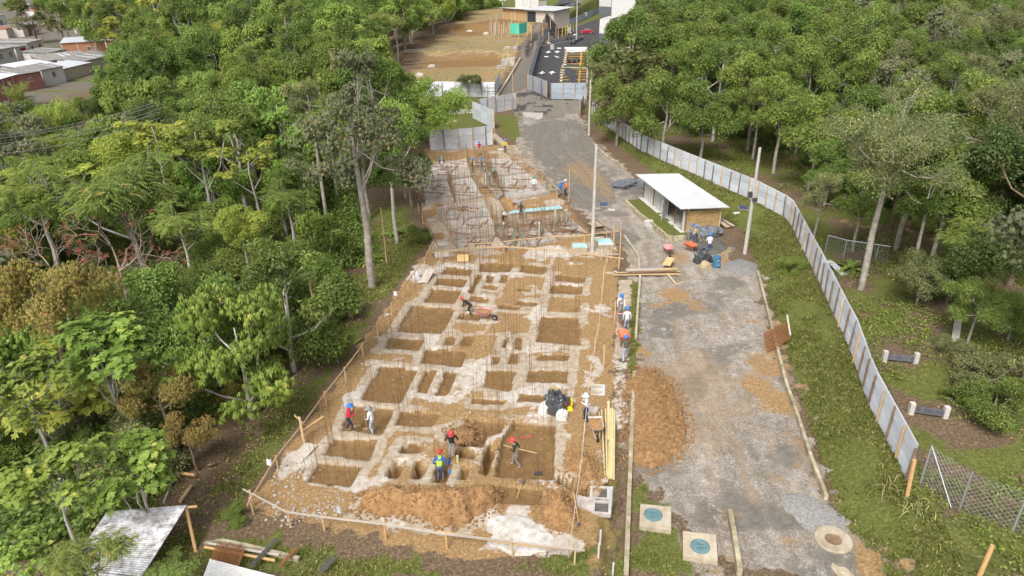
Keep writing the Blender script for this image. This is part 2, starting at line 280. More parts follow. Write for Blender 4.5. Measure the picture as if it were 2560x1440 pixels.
def cut(m, *ks):
    for k in ks or mk: mk[k] = mk[k] * (1 - m)
kx, fx = np.interp(gy, KY, KXX), np.interp(gy, _fy, _fx); dl = np.interp(gy, LY, LX) - gx
bank = sst(.1, .6, gx - kx) * (gy < 112)
put('grass', bank * np.where(gx < fx + .5, .92, .25 + .5 * sst(.42, .6, n1)))
put('grass', sst(.22, .45, n1) * sst(.0, .8, dl) * sst(8, 4, dl) * (gy < 66)); put('grass', sst(.45, .7, n1) * .5 * sst(5, 9, dl))
put('grass', sst(130, 150, gy) * sst(0, 2, gx - 17) * .7); put('grass', sst(250, 300, gy) * .8)
SITE = [(622, 1268), (1080, 606), (1090, 640), (1545, 600), (1540, 700), (1505, 900), (1512, 1200), (1535, 1320), (1440, 1390), (1150, 1395), (960, 1350)]
FAR = [(1042, 470), (1060, 372), (1290, 362), (1480, 585), (1545, 640), (1085, 640)]
site = zone(SITE, .3, .5); far = zone(FAR, .3, .5)
for z in (site, far): cut(z); put('dirt', z)
put('dirt', zone([(1500, 640), (1545, 640), (1545, 900), (1530, 1100), (1545, 1440), (1420, 1440), (1440, 1380)], .4), .7)
ROAD = [(1290, 288), (1455, 283), (1472, 340), (1545, 400), (1605, 470), (1608, 505), (1560, 500), (1690, 598), (1730, 606), (1825, 610), (1830, 655), (1893, 668), (1912, 770), (1985, 960), (2055, 1240), (2100, 1320), (2260, 1440), (1850, 1440), (1700, 1330), (1582, 1180), (1572, 930), (1582, 700), (1560, 625), (1290, 390)]
rd = zone(ROAD, .45, 1.3); cut(rd); put('gravel', rd); put('dirt', rd * sst(.46, .66, fbm(gx, gy, .25, 5, 131)) * sst(66, 46, gy) * .7 + .12 * rd); put('wet', rd * sst(.48, .66, fbm(gx, gy, .3, 5, 141)) * .75); put('lime', rd * sst(.60, .74, fbm(gx * 1.3, gy * .6, .5, 5, 151)) * .35)
rut = np.full(len(gx), 9.)
for off in (-.85, .85, 2.6, -2.4):
    RP = [gp(*q) for q in ((1900, 1440), (1810, 1150), (1740, 900), (1700, 740), (1625, 590), (1500, 480), (1400, 380), (1370, 290))]; RP = [(p.x + off * (1 if k else 1.), p.y) for k, p in enumerate(RP)]
    for (x0, y0), (x1, y1) in zip(RP, RP[1:]):
        ex, ey = x1 - x0, y1 - y0; tt = np.clip(((gx - x0) * ex + (gy - y0) * ey) / (ex * ex + ey * ey), 0, 1); rut = np.minimum(rut, np.hypot(gx - x0 - tt * ex, gy - y0 - tt * ey) + (n1 - .5) * .9 + (0 if abs(off) < 1 else .08))
rut = sst(.34, .12, rut) * rd * sst(.32, .5, fbm(gx, gy, .2, 3, 161)); put('dirt', rut * sst(70, 50, gy) * .42); put('wet', rut * .45); put('wet', zone([(1590, 1180), (1900, 1150), (2040, 1240), (2000, 1330), (1850, 1440), (1700, 1330)], 1., 2.) * sst(.5, .7, n2) * .5)
apron = zone([(1590, 1190), (1700, 1330), (1850, 1440), (1585, 1440), (1580, 1190)], .4, 1.); cut(apron, 'gravel', 'lime'); put('gravel', apron * .75); put('dirt', apron * .35); put('grass', apron * sst(.40, .56, n1) * .9 * sst(-1., 1.5, np.interp(gy, [18, 24, 30], [7.6, 8.0, 8.6]) - gx + 1.5 * (n2 - .5)))
put('wet', zone([(1300, 300), (1440, 300), (1480, 380), (1560, 480), (1500, 540), (1330, 395)], 1.5, 2.) * 1.); put('lime', zone([(1600, 720), (1870, 730), (1900, 880), (1700, 900), (1600, 800)], 1., 2.) * sst(.42, .75, n2) * .42)
put('dirt', zone([(1580, 890), (1760, 850), (1900, 960), (1850, 1120), (1720, 1160), (1600, 1190)], 1., 2.), .45); put('dirt', zone([(2035, 1180), (2060, 1260), (2130, 1400), (2300, 1440), (2180, 1440), (2040, 1300)], .5, 1.), .5)
put('dirt', zone([(1440, 390), (1560, 470), (1520, 500), (1400, 430)], .8, 1.5), .5)
z = zone([(1562, 503), (1600, 496), (1722, 583), (1712, 600), (1682, 602)], .2, .2); cut(z); put('grass', z, .9); shed_island = z
# bottom verge, drain, paths
z = zone([(600, 1330), (700, 1345), (1040, 1410), (1090, 1440), (430, 1440), (520, 1360)], .4, .8); cut(z, 'dirt'); put('grass', z * (.8 + .2 * sst(.35, .5, n1)))
z = zone([(1040, 1400), (1430, 1400), (1540, 1330), (1570, 1440), (1000, 1440)], .5, 1.2); put('grass', z * sst(.38, .62, n1) * .9)
z = zone([(600, 1250), (700, 1270), (980, 1340), (960, 1375), (700, 1330), (610, 1300)], .3, .8); put('dirt', z * .35)
drain = zone([(1512, 1100), (1545, 1100), (1565, 1440), (1470, 1440)], .3, .5); put('grass', drain * .45)
z = zone([(1548, 700), (1582, 700), (1577, 905), (1536, 890)], .12, .15); cut(z); put('conc', z); z2 = zone([(1536, 890), (1572, 905), (1568, 1080), (1535, 1070)], .25, .5); put('lime', z2 * .6); put('conc', z2 * .4)
put('grass', zone([(1580, 705), (1600, 705), (1592, 935), (1572, 935)], .2, .4) * .9)
# foundation strips: pale concrete round the pits, broken up by spilt soil
near = np.where((UU.ravel() > -18) & (UU.ravel() < 2) & (VV.ravel() > 18) & (VV.ravel() < 58))[0]
edge = np.full(len(near), 9.); inside = np.zeros(len(near))
PW = [(d, poly(p)) for d, p in PITS]
dep = np.zeros(len(gx)); allp = np.where((gy > 18) & (gy < 90) & (gx > -16) & (gx < 12))[0]
for d, P in PW:
    xs, ys = [p[0] for p in P], [p[1] for p in P]
    i = np.where((gx > min(xs) - 1.6) & (gx < max(xs) + 1.6) & (gy > min(ys) - 1.6) & (gy < max(ys) + 1.6))[0]
    s = sdist(gx[i], gy[i], P) + (fbm(gx[i], gy[i], 1.1, 3, 71) - .5) * .22
    ins = sst(-.04, .05, s); dep[i] = np.maximum(dep[i], ins * d * (1 + .12 * (n2[i] - .5) * 2))
    e = (s <= 0) & (s > -1.6); mk['conc'][i] = np.maximum(mk['conc'][i], np.where(e, sst(.52, .22, np.abs(s + .22)) * (.22 + .78 * np.maximum(sst(.40, .58, n1[i]), sst(-9.5, -11.5, UU.ravel()[i]))), 0) * site[i])
uu = UU.ravel(); vv = VV.ravel()
strip = site * sst(.24, .16, np.abs(((uu + 16.2) % 3.1) - 1.5)) * (vv > 30); strip2 = site * sst(.30, .2, np.abs((vv % 3.4) - 1.7)) * (uu > -11)
put('conc', np.maximum(strip, strip2) * sst(.38, .55, n1) * (uu < -1.9)); put('wet', np.maximum(strip, strip2) * sst(.52, .66, fbm(gx, gy, .3, 3, 90)) * (uu > -8) * (vv > 33))
put('lime', site * sst(.54, .70, fbm(gx, gy, .55, 5, 55)) * .8); cut(sst(.02, .1, dep), 'conc', 'lime', 'grass', 'wet')
put('damp', sst(.05, .12, dep) * site); put('conc', zone([(1040, 745), (1060, 750), (960, 890), (925, 880)], .15, .25), .9); put('conc', zone([(930, 905), (955, 915), (895, 1005), (868, 1000)], .15, .25), .95); put('conc', zone([(1120, 650), (1180, 655), (1040, 760), (1060, 710)], .2, .6) * (dep < .02), .7)
put('lime', zone([(1215, 1290), (1300, 1285), (1390, 1330), (1380, 1375), (1290, 1388), (1200, 1370), (1235, 1335)], .2, .6)); put('conc', zone([(885, 1240), (905, 1245), (880, 1290), (1040, 1312), (1150, 1318), (1200, 1280), (1215, 1255), (1240, 1262), (1225, 1300), (1180, 1345), (1030, 1325), (860, 1290)], .15, .4), .9)
put('wet', zone([(890, 1012), (985, 1022), (970, 1050), (925, 1040), (880, 1072), (860, 1066)], .1, .3)); put('wet', zone([(1005, 1026), (1093, 1036), (1085, 1062), (1040, 1052), (990, 1060)], .15, .5) * .9)
cut(zone([(600, 1262), (760, 1170), (760, 1205), (880, 1225), (860, 1285), (700, 1275)], .2, .3), 'conc', 'lime')
put('conc', far * sst(.38, .55, n1) * .85); put('wet', far * sst(.5, .62, n2) * .7)
z = zone([(380, 1340), (440, 1160), (540, 1060), (640, 975), (760, 885), (830, 870), (840, 905), (700, 1010), (620, 1120), (560, 1230), (540, 1330)], .5, 1.2); cut(z * .9)
# beyond the plot
put('grass', zone([(1237, 288), (1290, 286), (1302, 335), (1282, 352), (1250, 330)], .4, .6) * .9)
z = zone([(1035, 345), (1232, 340), (1182, 268), (1240, 242), (1080, 242), (1030, 300)], .3, .3); cut(z); put('grass', z); lawn = z
z = zone([(1010, 212), (1242, 212), (1335, 95), (1335, 50), (1210, 50), (1120, 110), (1040, 150)], 2., 3.); cut(z); put('straw', z); put('grass', z * sst(.48, .62, fbm(gx, gy, .09, 4, 171)) * .4); put('dirt', z * sst(.5, .7, n1) * .7); straw = z
for q in ([(1050, 152), (1255, 147), (1250, 166), (1050, 172)], [(1125, 98), (1285, 76), (1300, 92), (1150, 114)]): z = zone(q, 1.5, 3.); cut(z); put('dirt', z, .8); put('damp', z, .75)
z = zone([(1240, 248), (1330, 98), (1380, 72), (1500, 10), (1500, 0), (1470, 0), (1420, 60), (1350, 95), (1325, 190), (1340, 235), (1290, 288)], .8, .4); cut(z); put('wet', z, .8); put('gravel', z * .5); croad = z
z = zone([(1290, 288), (1240, 250), (1322, 215), (1345, 232), (1375, 252), (1462, 250), (1460, 284)], .8, 1.2); cut(z); put('asph', z * sst(.40, .62, n1), .75); put('gravel', z * .8); put('wet', z * .6)
z = zone([(1326, 190), (1350, 118), (1395, 88), (1520, 40), (1520, 100), (1470, 130), (1468, 248), (1378, 250), (1330, 236)], .3, .1); cut(z); put('asph', z); park = z
put('grass', zone([(1470, 150), (1500, 130), (1500, 240), (1468, 250)], .4, .3) * .9); put('conc', zone([(1500, 100), (1640, 100), (1640, 175), (1500, 175)], .5, .3), .9)
z = zone([(-200, 330), (250, 170), (330, 60), (330, -20), (-200, -20)], 3, 4); cut(z); put('wet', z); put('grass', z * sst(.52, .62, n3) * .9)
put('straw', zone([(2250, 545), (2350, 590), (2340, 630), (2100, 590), (2120, 570)], 1, 1.5), .8); put('straw', zone([(1940, 425), (1990, 400), (1985, 440), (1950, 450)], 1, 1.), .8)
rough = .03 * (n2 - .5) + .02 * (fbm(gx, gy, 4., 2, 61) - .5)
gh = gh - dep + rough * (1 + site + 2 * sst(.3, 1, mk['grass'])) + .10 * shed_island - .35 * zone([(1512, 1050), (1540, 1050), (1565, 1440), (1500, 1440)], .25, .3) + rd * .04 * (n1 - .5) - .06 * rut
gverts = np.stack([gx, gy, gh], 1)
ii = np.arange(NU * NV).reshape(NV, NU); gf = np.stack([ii[:-1, :-1], ii[:-1, 1:], ii[1:, 1:], ii[1:, :-1]], -1).reshape(-1, 4)
zid = np.zeros(len(gx), int)
for k, z in enumerate((bank * (gx < fx + .5), np.maximum(site, far), rd, straw, lawn, croad, park), 1): zid[z > .5] = k
fzid = zid[gf[:, 0]]
def ground_mat():
    m = bpy.data.materials.new('earth, gravel, concrete and grass'); m.use_nodes = True; t = m.node_tree; N = t.nodes; L = t.links.new; b = N['Principled BSDF']; b.inputs['Roughness'].default_value = .95; b.inputs['Specular IOR Level'].default_value = .15
    tc = N.new('ShaderNodeTexCoord')
    def noise(sc, det=6, ro=.7, sy=None):
        n = N.new('ShaderNodeTexNoise'); n.inputs['Scale'].default_value = sc; n.inputs['Detail'].default_value = det; n.inputs['Roughness'].default_value = ro
        if sy:
            mp = N.new('ShaderNodeMapping'); mp.inputs['Scale'].default_value = (1, sy, 1); mp.inputs['Rotation'].default_value = (0, 0, .17); L(tc.outputs['Object'], mp.inputs[0]); L(mp.outputs[0], n.inputs['Vector'])
        else: L(tc.outputs['Object'], n.inputs['Vector'])
        return n.outputs['Fac']
    def ramp(src, *st):
        r = N.new('ShaderNodeValToRGB'); e = r.color_ramp.elements
        while len(e) < len(st): e.new(.5)
        for k, (p, c) in zip(e, st): k.position = p; k.color = (*c, 1)
        L(src, r.inputs[0]); return r.outputs[0]
    nA, nB, nC, nD = noise(1.3), noise(7.), noise(22., 4), noise(2.6, 6, .75)
    vo = N.new('ShaderNodeTexVoronoi'); vo.inputs['Scale'].default_value = 16; L(tc.outputs['Object'], vo.inputs['Vector']); vb = N.new('ShaderNodeSeparateColor'); L(vo.outputs['Color'], vb.inputs[0]); spk = vb.outputs[0]
    col = ramp(nB, (.28, (.07, .045, .028)), (.48, (.14, .098, .062)), (.62, (.22, .165, .11)), (.72, (.34, .28, .19)))
    hsh = [nB]
    layers = [('straw', ramp(nA, (.3, (.15, .105, .05)), (.48, (.27, .20, .095)), (.68, (.42, .34, .19)))),
              ('gravel', None), ('wet', ramp(nD, (.3, (.105, .094, .078)), (.7, (.215, .20, .175)))), ('asph', ramp(nB, (.3, (.045, .045, .05)), (.75, (.095, .093, .095)))),
              ('dirt', ramp(nB, (.25, (0.176, 0.108, 0.049)), (.45, (0.286, 0.182, 0.085)), (.6, (0.390, 0.260, 0.130)), (.75, (0.546, 0.416, 0.247)))), ('conc', ramp(nD, (.3, (0.292, 0.216, 0.130)), (.5, (0.432, 0.367, 0.281)), (.72, (0.583, 0.540, 0.475)))),
              ('damp', ramp(nD, (.3, (0.150, 0.088, 0.036)), (.5, (0.202, 0.122, 0.052)), (.7, (0.273, 0.176, 0.078)))), ('lime', ramp(nD, (.3, (.36, .29, .21)), (.6, (.62, .59, .55)))), ('grass', ramp(nB, (.28, (.055, .065, .018)), (.5, (.115, .135, .032)), (.72, (.24, .225, .09))))]
    g1 = ramp(nA, (.3, (0.196, 0.160, 0.116)), (.5, (0.290, 0.254, 0.210)), (.7, (0.413, 0.392, 0.355))); g2 = ramp(spk, (0., (0.088, 0.088, 0.088)), (.6, (0.300, 0.275, 0.244)), (1, (0.688, 0.650, 0.587)))
    gm = N.new('ShaderNodeMix'); gm.data_type = 'RGBA'; gm.inputs['Factor'].default_value = .30; st_ = N.new('ShaderNodeMix'); st_.data_type = 'RGBA'; st_.blend_type = 'MULTIPLY'; st_.inputs['Factor'].default_value = .8; L(g1, st_.inputs[6]); L(ramp(noise(1.1, 5, .6, .12), (.3, (.55, .52, .47)), (.5, (1, .98, .95)), (.7, (1.4, 1.4, 1.4))), st_.inputs[7]); L(st_.outputs[2], gm.inputs[6]); L(g2, gm.inputs[7])
    for k, c in layers:
        if c is None: c = gm.outputs[2]
        a = N.new('ShaderNodeAttribute'); a.attribute_name = k
        def madd(src, f, add):
            s1 = N.new('ShaderNodeMath'); s1.operation = 'MULTIPLY_ADD'; s1.inputs[1].default_value = f; L(src, s1.inputs[0])
            if isinstance(add, float): s1.inputs[2].default_value = add
            else: L(add, s1.inputs[2])
            return s1.outputs[0]
        w1, w2 = dict(conc=(.9, 1.1), lime=(.8, 1.1), grass=(.4, 1.0), damp=(.15, .3), wet=(.9, .5)).get(k, (.5, .5))
        v = madd(nD, w1, madd(nB, w2, madd(a.outputs['Fac'], 1., -.5 * (w1 + w2))))
        mr = N.new('ShaderNodeMapRange'); mr.interpolation_type = 'SMOOTHSTEP'; mr.inputs[1].default_value = .28; mr.inputs[2].default_value = .72; mr.inputs[4].default_value = dict(conc=.9, wet=.8, lime=.85, damp=.85).get(k, 1.); L(v, mr.inputs[0])
        g = N.new('ShaderNodeMath'); g.operation = 'MULTIPLY'; a2 = N.new('ShaderNodeMapRange'); a2.inputs[1].default_value = .02; a2.inputs[2].default_value = .22; L(a.outputs['Fac'], a2.inputs[0]); L(mr.outputs[0], g.inputs[0]); L(a2.outputs[0], g.inputs[1])
        mx = N.new('ShaderNodeMix'); mx.data_type = 'RGBA'; L(g.outputs[0], mx.inputs['Factor']); L(col, mx.inputs[6]); L(c, mx.inputs[7]); col = mx.outputs[2]
    fine = N.new('ShaderNodeMix'); fine.data_type = 'RGBA'; fine.blend_type = 'MULTIPLY'; fine.inputs['Factor'].default_value = .5
    L(col, fine.inputs[6]); L(ramp(nC, (.3, (.55, .53, .5)), (.7, (1.25, 1.25, 1.25))), fine.inputs[7]); L(fine.outputs[2], b.inputs['Base Color'])
    bp = N.new('ShaderNodeBump'); bp.inputs['Strength'].default_value = .6; bp.inputs['Distance'].default_value = .06; L(nC, bp.inputs['Height']); L(bp.outputs[0], b.inputs['Normal'])
    return m
GM = ground_mat()
for k, nm in enumerate(('ground', 'grass_bank', 'building_plot', 'gravel_road', 'dry_field', 'lawn', 'concrete_road', 'car_park')):
    f = gf[fzid == k]; used, inv = np.unique(f, return_inverse=True)
    o = link(nm, np_mesh(nm, gverts[used], inv.reshape(-1, 4), GM, {a: mk[a][used] for a in mk}, smooth=True)); o['kind'] = 'structure'
def hat(x, y):                                    # height of the finished ground, pits included (nearest grid point)
    u, v = touv(x, y); i = np.clip(np.searchsorted(us, u), 0, NU - 1); j = np.clip(np.searchsorted(vs, v), 0, NV - 1); return gh[j * NU + i]
def gs(px, py, dz=0.):
    z = 0.
    for _ in range(6): p = G(px, py, z); z = float(hat(p.x, p.y))
    return Vector((p.x, p.y, z + dz))
def sd_any(x, y): return None
# ------------------------------------------------------------------ vegetation
def unit(a): return a / np.maximum(np.linalg.norm(a, axis=-1, keepdims=True), 1e-6)
def leaf_quads(C, D, N, l, w, tint, droop=.15):
    D = unit(D); Sd = unit(np.cross(D, N)); l = np.broadcast_to(l, len(C))[:, None]; w = np.broadcast_to(w, len(C))[:, None]
    z = np.array([0, 0, 1.]); mid = C + D * l * .55
    v = np.stack([C, mid + Sd * w * .5, C + D * l - z * l * droop, mid - Sd * w * .5], 1).reshape(-1, 3)
    f = np.arange(len(C) * 4).reshape(-1, 4); return v, f, np.repeat(tint, 4)
def rdir(n, up=0.):
    d = rng.normal(size=(n, 3)); d = unit(d); d[:, 2] += up; return unit(d)
def make_tree(kind, leaf, bark, H=10., zb=4., R=3.5, Rz=3., npuff=26, pr=.4, nleaf=16000, ll=.24, lw=.11, style='broad', trunk=.16, gap=0., zsq=.8, limb_vis=1., lean=0.):
    nleaf = int(nleaf * .88); zc = H - Rz; pts = []; ga = 2.39996; nl = max(6, npuff // 5); prx = []; lob = []; lof = []
    for i in range(nl):                              # big lobes, each a cluster of small leaf puffs
        c = 1 - 1.7 * (i + .5) / nl; sn = math.sqrt(max(0, 1 - c * c)); a = i * ga + random.uniform(-.7, .7); q = random.uniform(.38, .95); lr = R * random.uniform(.26, .5)
        lc = np.array([R * sn * math.cos(a) * q + lean * .5, R * sn * math.sin(a) * q, zc + Rz * c * q * random.uniform(.8, 1.1)])
        lob.append(lc); 
        for k in range(max(4, int(2.2 * npuff / nl))):
            lof.append(i)
            d = rdir(1, .25)[0]; pts.append(lc + d * lr * np.array([1, 1, .75]) * random.uniform(.35, 1.05)); prx.append(R * pr * random.uniform(.40, .88))
    npuff = len(pts); pts = np.array(pts); prs = np.array(prx)
    # limbs
    mb = MB(); fork = zb * random.uniform(.8, 1.)
    top = Vector((lean * .6 + random.uniform(-.2, .2), random.uniform(-.2, .2), zc + Rz * .4)); k1 = Vector((lean * .25, 0, fork))
    mb.tube([(0, 0, -9), (0, 0, .15), k1 * .5 + Vector((.1, .05, 0)), k1, (k1 + top) / 2 + Vector((random.uniform(-.3, .3), random.uniform(-.3, .3), 0)), top], [trunk * 1.4, trunk * 1.15, trunk, trunk * .85, trunk * .55, trunk * .15], 8)
    for i, lc in enumerate(lob):
        e = Vector(lc); tt = random.uniform(.0, .75); st = k1.lerp(top, tt) if e.z > fork else k1 * random.uniform(.85, 1.)
        m = st.lerp(e, .5) + Vector((random.uniform(-.3, .3), random.uniform(-.3, .3), -.12 * (e - st).length)); r0 = trunk * (.55 - .3 * tt) * limb_vis
        mb.tube([st, m, e], [r0, r0 * .7, r0 * .4], 5, cap=False)
        for j in [j for j in range(npuff) if lof[j] == i]:
            q = Vector(pts[j]); b0 = m.lerp(e, random.uniform(.3, 1)); mb.tube([b0, (b0 + q) / 2 + Vector(rdir(1)[0]) * .1, q], [r0 * .3, r0 * .2, .012], 4, cap=False)
            if random.random() < .35: w = q + Vector(rdir(1, .5)[0]) * prs[j] * 1.25; mb.tube([q, w], [.016, .008], 3, cap=False)
    tm = mb.mesh(kind + '_trunk', bark, smooth=True)
    # leaves
    wgt = prs ** 2; own = rng.choice(npuff, nleaf, p=wgt / wgt.sum()); up = .45
    d = rdir(nleaf, up); rad = prs[own] * rng.uniform(.35, 1.1, nleaf) ** .7
    C = pts[own] + d * rad[:, None] * np.array([1, 1, zsq])
    if gap: k = vn(C[:, 0] * 1.3 + 50, C[:, 1] * 1.3 + C[:, 2] * 1.1 + 50, 4) > gap; C, d, own = C[k], d[k], own[k]
    n = len(C); ptint = rng.uniform(0, 1, npuff)[own]
    if style == 'broad':
        D = unit(d * .5 + rdir(n)); N = unit(d + rdir(n) * .7 + np.array([0, 0, .6])); L = ll * rng.uniform(.7, 1.3, n); v, f, t = leaf_quads(C, D, N, L, L * lw / ll, np.clip(ptint * .5 + rng.uniform(0, .5, n), 0, 1))
    else:
        per = dict(rosette=8, lance=7, pinnate=12, umbrella=8)[style]; m = n // per; C, d, pt = C[:m], d[:m], ptint[:m]
        Cs, Ds, Ns, Ts = [], [], [], []; ax = unit(d * .6 + np.array([0, 0, .8])); e1 = unit(np.cross(ax, rdir(m))); e2 = np.cross(ax, e1); ct = np.clip(pt * .5 + rng.uniform(0, .5, m), 0, 1)
        if style == 'pinnate':
            out = unit(d * np.array([1, 1, .1]) + rdir(m) * .4 + np.array([0, 0, -.15])); sd = unit(np.cross(out, np.array([0, 0, 1.])))
            for j in range(per):
                q = (j // 2) / (per / 2 - 1); sg = 1 if j % 2 else -1
                Cs.append(C + out * (q * ll * 3.0) - np.array([0, 0, 1.]) * (q * q * ll * .9)[..., None] if False else C + out * (q * ll * 3.0) - np.array([0, 0, 1.]) * (q * q * ll * .9)); Ds.append(sd * sg + out * .45 + np.array([0, 0, -.35])); Ns.append(np.tile([0, 0, 1.], (m, 1))); Ts.append(ct)
        else:
            for j in range(per):
                a = 2 * math.pi * j / per + rng.uniform(-.3, .3, m); rdl = e1 * np.cos(a)[:, None] + e2 * np.sin(a)[:, None]
                tilt = dict(rosette=.35, lance=-.5, umbrella=.15)[style]
                Cs.append(C); Ds.append(rdl + ax * tilt + (np.array([0, 0, -.5]) if style == 'lance' else 0)); Ns.append(ax + rdl * -.3); Ts.append(np.clip(ct + rng.uniform(-.12, .12, m), 0, 1))
        C, D, N, T = np.concatenate(Cs), np.concatenate(Ds), np.concatenate(Ns), np.concatenate(Ts); L = ll * rng.uniform(.75, 1.2, len(C)); v, f, t = leaf_quads(C, D, N, L, L * lw / ll, T, .3 if style == 'lance' else .15)
    return dict(kind=kind, trunk=tm, crown=np_mesh(kind + '_crown', v, f, leaf, {'tint': t}), R=R * (.78 + .72 * pr), zc=zc + Rz * .12, H=H + R * pr * .6)
LG = leafmat('mid green leaves', (0.096, 0.146, 0.033), (0.250, 0.341, 0.076), (0.435, 0.445, 0.122), .06); LB = leafmat('bright green leaves', (0.128, 0.202, 0.033), (0.301, 0.418, 0.084), (0.538, 0.529, 0.122), .05)
LD = leafmat('dark green leaves', (0.058, 0.097, 0.028), (0.166, 0.230, 0.064), (0.282, 0.306, 0.091), .05); LYG = leafmat('yellow green leaves', (0.208, 0.248, 0.040), (0.432, 0.480, 0.096), (0.704, 0.640, 0.144), .08)
LR = leafmat('rust tinted leaves', (.20, .165, .05), (.38, .34, .09), (.46, .29, .11), .26); LO = leafmat('olive leaves', (0.122, 0.146, 0.053), (0.282, 0.313, 0.129), (0.538, 0.501, 0.182), .12)
LGG = leafmat('grey green leaves', (0.096, 0.125, 0.061), (0.256, 0.285, 0.144), (0.384, 0.306, 0.152), .10); LP = leafmat('drooping pinnate leaves', (0.122, 0.167, 0.038), (0.294, 0.362, 0.084), (0.538, 0.362, 0.122), .10)
LBO = leafmat('bamboo leaves', (0.179, 0.258, 0.046), (0.384, 0.487, 0.106), (0.512, 0.557, 0.152), .15); LRED = leafmat('red flowers', (.42, .10, .06), (.55, .22, .13)); LV = leafmat('climber leaves', (0.282, 0.362, 0.046), (0.486, 0.543, 0.091)); LBR = leafmat('olive brown leaves', (0.080, 0.100, 0.033), (0.200, 0.226, 0.071), (0.368, 0.278, 0.114), .12)
BK, BD, BW, BX = MT['bark'], MT['barkd'], MT['barkw'], MT['barkdead']
PRO = dict(
 rosette=make_tree('rosette_tree', LB, BW, 10, 3, 2.6, 3.4, 24, .42, 12000, 0.260, 0.125, 'rosette', .12, gap=.36), rosette2=make_tree('rosette_tree', LB, BW, 9, 3, 3., 3., 26, .38, 12000, 0.260, 0.125, 'rosette', .12, gap=.42),
 pinnate=make_tree('feather_leaved_tree', LP, BW, 10, 4, 4.5, 2.6, 30, .34, 22000, 0.200, 0.085, 'pinnate', .2, zsq=.5, gap=.3), pinnate2=make_tree('feather_leaved_tree', LP, BW, 9, 3.5, 4., 2.4, 26, .36, 19000, 0.200, 0.085, 'pinnate', .2, zsq=.5, gap=.34),
 rust=make_tree('rust_tinted_tree', LR, BD, 9, 2.5, 4., 3.6, 34, .36, 37500, 0.204, 0.051, 'lance', .22), rust2=make_tree('rust_tinted_tree', LR, BD, 8, 2, 3.2, 3.4, 28, .38, 27500, 0.196, 0.051, 'lance', .2),
 dense=make_tree('bushy_tree', LG, BK, 8, 2, 4.2, 3.8, 40, .30, 51000, 0.156, 0.066, 'broad', .2), dense2=make_tree('bushy_tree', LG, BK, 9, 3, 3.8, 3.6, 34, .33, 36000, 0.187, 0.086, 'broad', .2, gap=.2),
 dark=make_tree('dark_leaved_tree', LD, BD, 10, 4, 3.8, 3.6, 30, .36, 30000, 0.203, 0.094, 'broad', .2, gap=.22), umb=make_tree('umbrella_tree', LYG, BW, 11, 4, 3.8, 2.4, 15, .27, 13750, 0.221, 0.093, 'umbrella', .16, zsq=.4, limb_vis=1.1, gap=.2),
 grey=make_tree('grey_green_tree', LGG, BK, 15, 6, 4.2, 6.2, 54, .27, 37500, 0.187, 0.072, 'lance', .26, limb_vis=.7, gap=.30), grey2=make_tree('grey_green_tree', LGG, BK, 12, 5, 3.6, 4.6, 38, .3, 25000, 0.187, 0.072, 'lance', .2, limb_vis=.8, gap=.3),
 green=make_tree('leafy_tree', LG, BK, 11, 5, 3.6, 3.8, 30, .35, 28500, 0.211, 0.101, 'broad', .18, gap=.27), green2=make_tree('leafy_tree', LG, BW, 12, 5.5, 3.3, 4., 34, .32, 27000, 0.211, 0.101, 'broad', .17, gap=.32),
 bright=make_tree('bright_green_tree', LB, BK, 10, 4, 3.8, 3.6, 30, .36, 28500, 0.211, 0.094, 'broad', .18, gap=.27), bright2=make_tree('bright_green_tree', LB, BW, 11, 5, 3.4, 3.2, 24, .36, 18750, 0.255, 0.085, 'lance', .16, gap=.3),
 olive=make_tree('olive_leaved_tree', LO, BK, 13, 6, 4.2, 4.0, 50, .28, 39000, 0.156, 0.070, 'broad', .22, limb_vis=.8, gap=.36), olive2=make_tree('olive_leaved_tree', LO, BK, 8, 3, 3., 3., 26, .32, 19500, 0.172, 0.078, 'broad', .14, gap=.3),
 brown=make_tree('brown_tinged_tree', LBR, BD, 11, 4.5, 3.8, 4., 40, .34, 18750, 0.221, 0.085, 'umbrella', .2, zsq=.6, gap=.2), sparse=make_tree('sparse_tree', LO, BK, 12, 5, 3., 4., 32, .27, 15000, 0.172, 0.070, 'broad', .15, limb_vis=1.3, gap=.4),
 yellow=make_tree('yellow_green_tree', LYG, BK, 10, 4, 3.8, 3.4, 30, .35, 25500, 0.203, 0.094, 'broad', .18, gap=.3))
def bare_tree(kind, flowers=True, H=9., dense=1.):
    mb = MB(); tips = []
    def grow_(p, d, L, r, lev):
        q = p + d * L; m = (p + q) / 2 + Vector(rdir(1)[0]) * L * .08; mb.tube([p, m, q], [r, r * .85, r * .68], 6 if lev < 2 else 4, cap=False)
        if lev >= 5: tips.append(q); return
        for _ in range(random.choice((2, 3, 3)) if lev < 4 else 2): grow_(q, (d + Vector(rdir(1, .15)[0]) * .85).normalized(), L * random.uniform(.62, .85), r * .62, lev + 1)
    mb.tube([(0, 0, -7), (0, 0, .3)], [.26, .2], 7, cap=False); grow_(Vector((0, 0, .2)), Vector((.05, 0, 1)), H * .27, .16, 0)
    for _ in range(3): grow_(Vector((0, 0, H * .16)), (Vector(rdir(1, .4)[0])).normalized(), H * .22, .09, 1)
    tm = mb.mesh(kind + '_trunk', BX, smooth=True); tp = np.array([tuple(t) for t in tips])
    if flowers: tp = tp[rng.random(len(tp)) < .38]
    n = len(tp) * (14 if flowers else 3); C = np.repeat(tp, n // len(tp), 0) + rng.normal(0, .10, (n, 3))
    v, f, t = leaf_quads(C, rdir(n), rdir(n, 1), .16 if flowers else .14, .08, rng.uniform(0, 1, n))
    return dict(kind=kind, trunk=tm, crown=np_mesh(kind + '_crown', v, f, LRED if flowers else LO, {'tint': t}), R=H * .42, zc=H * .62, H=H)
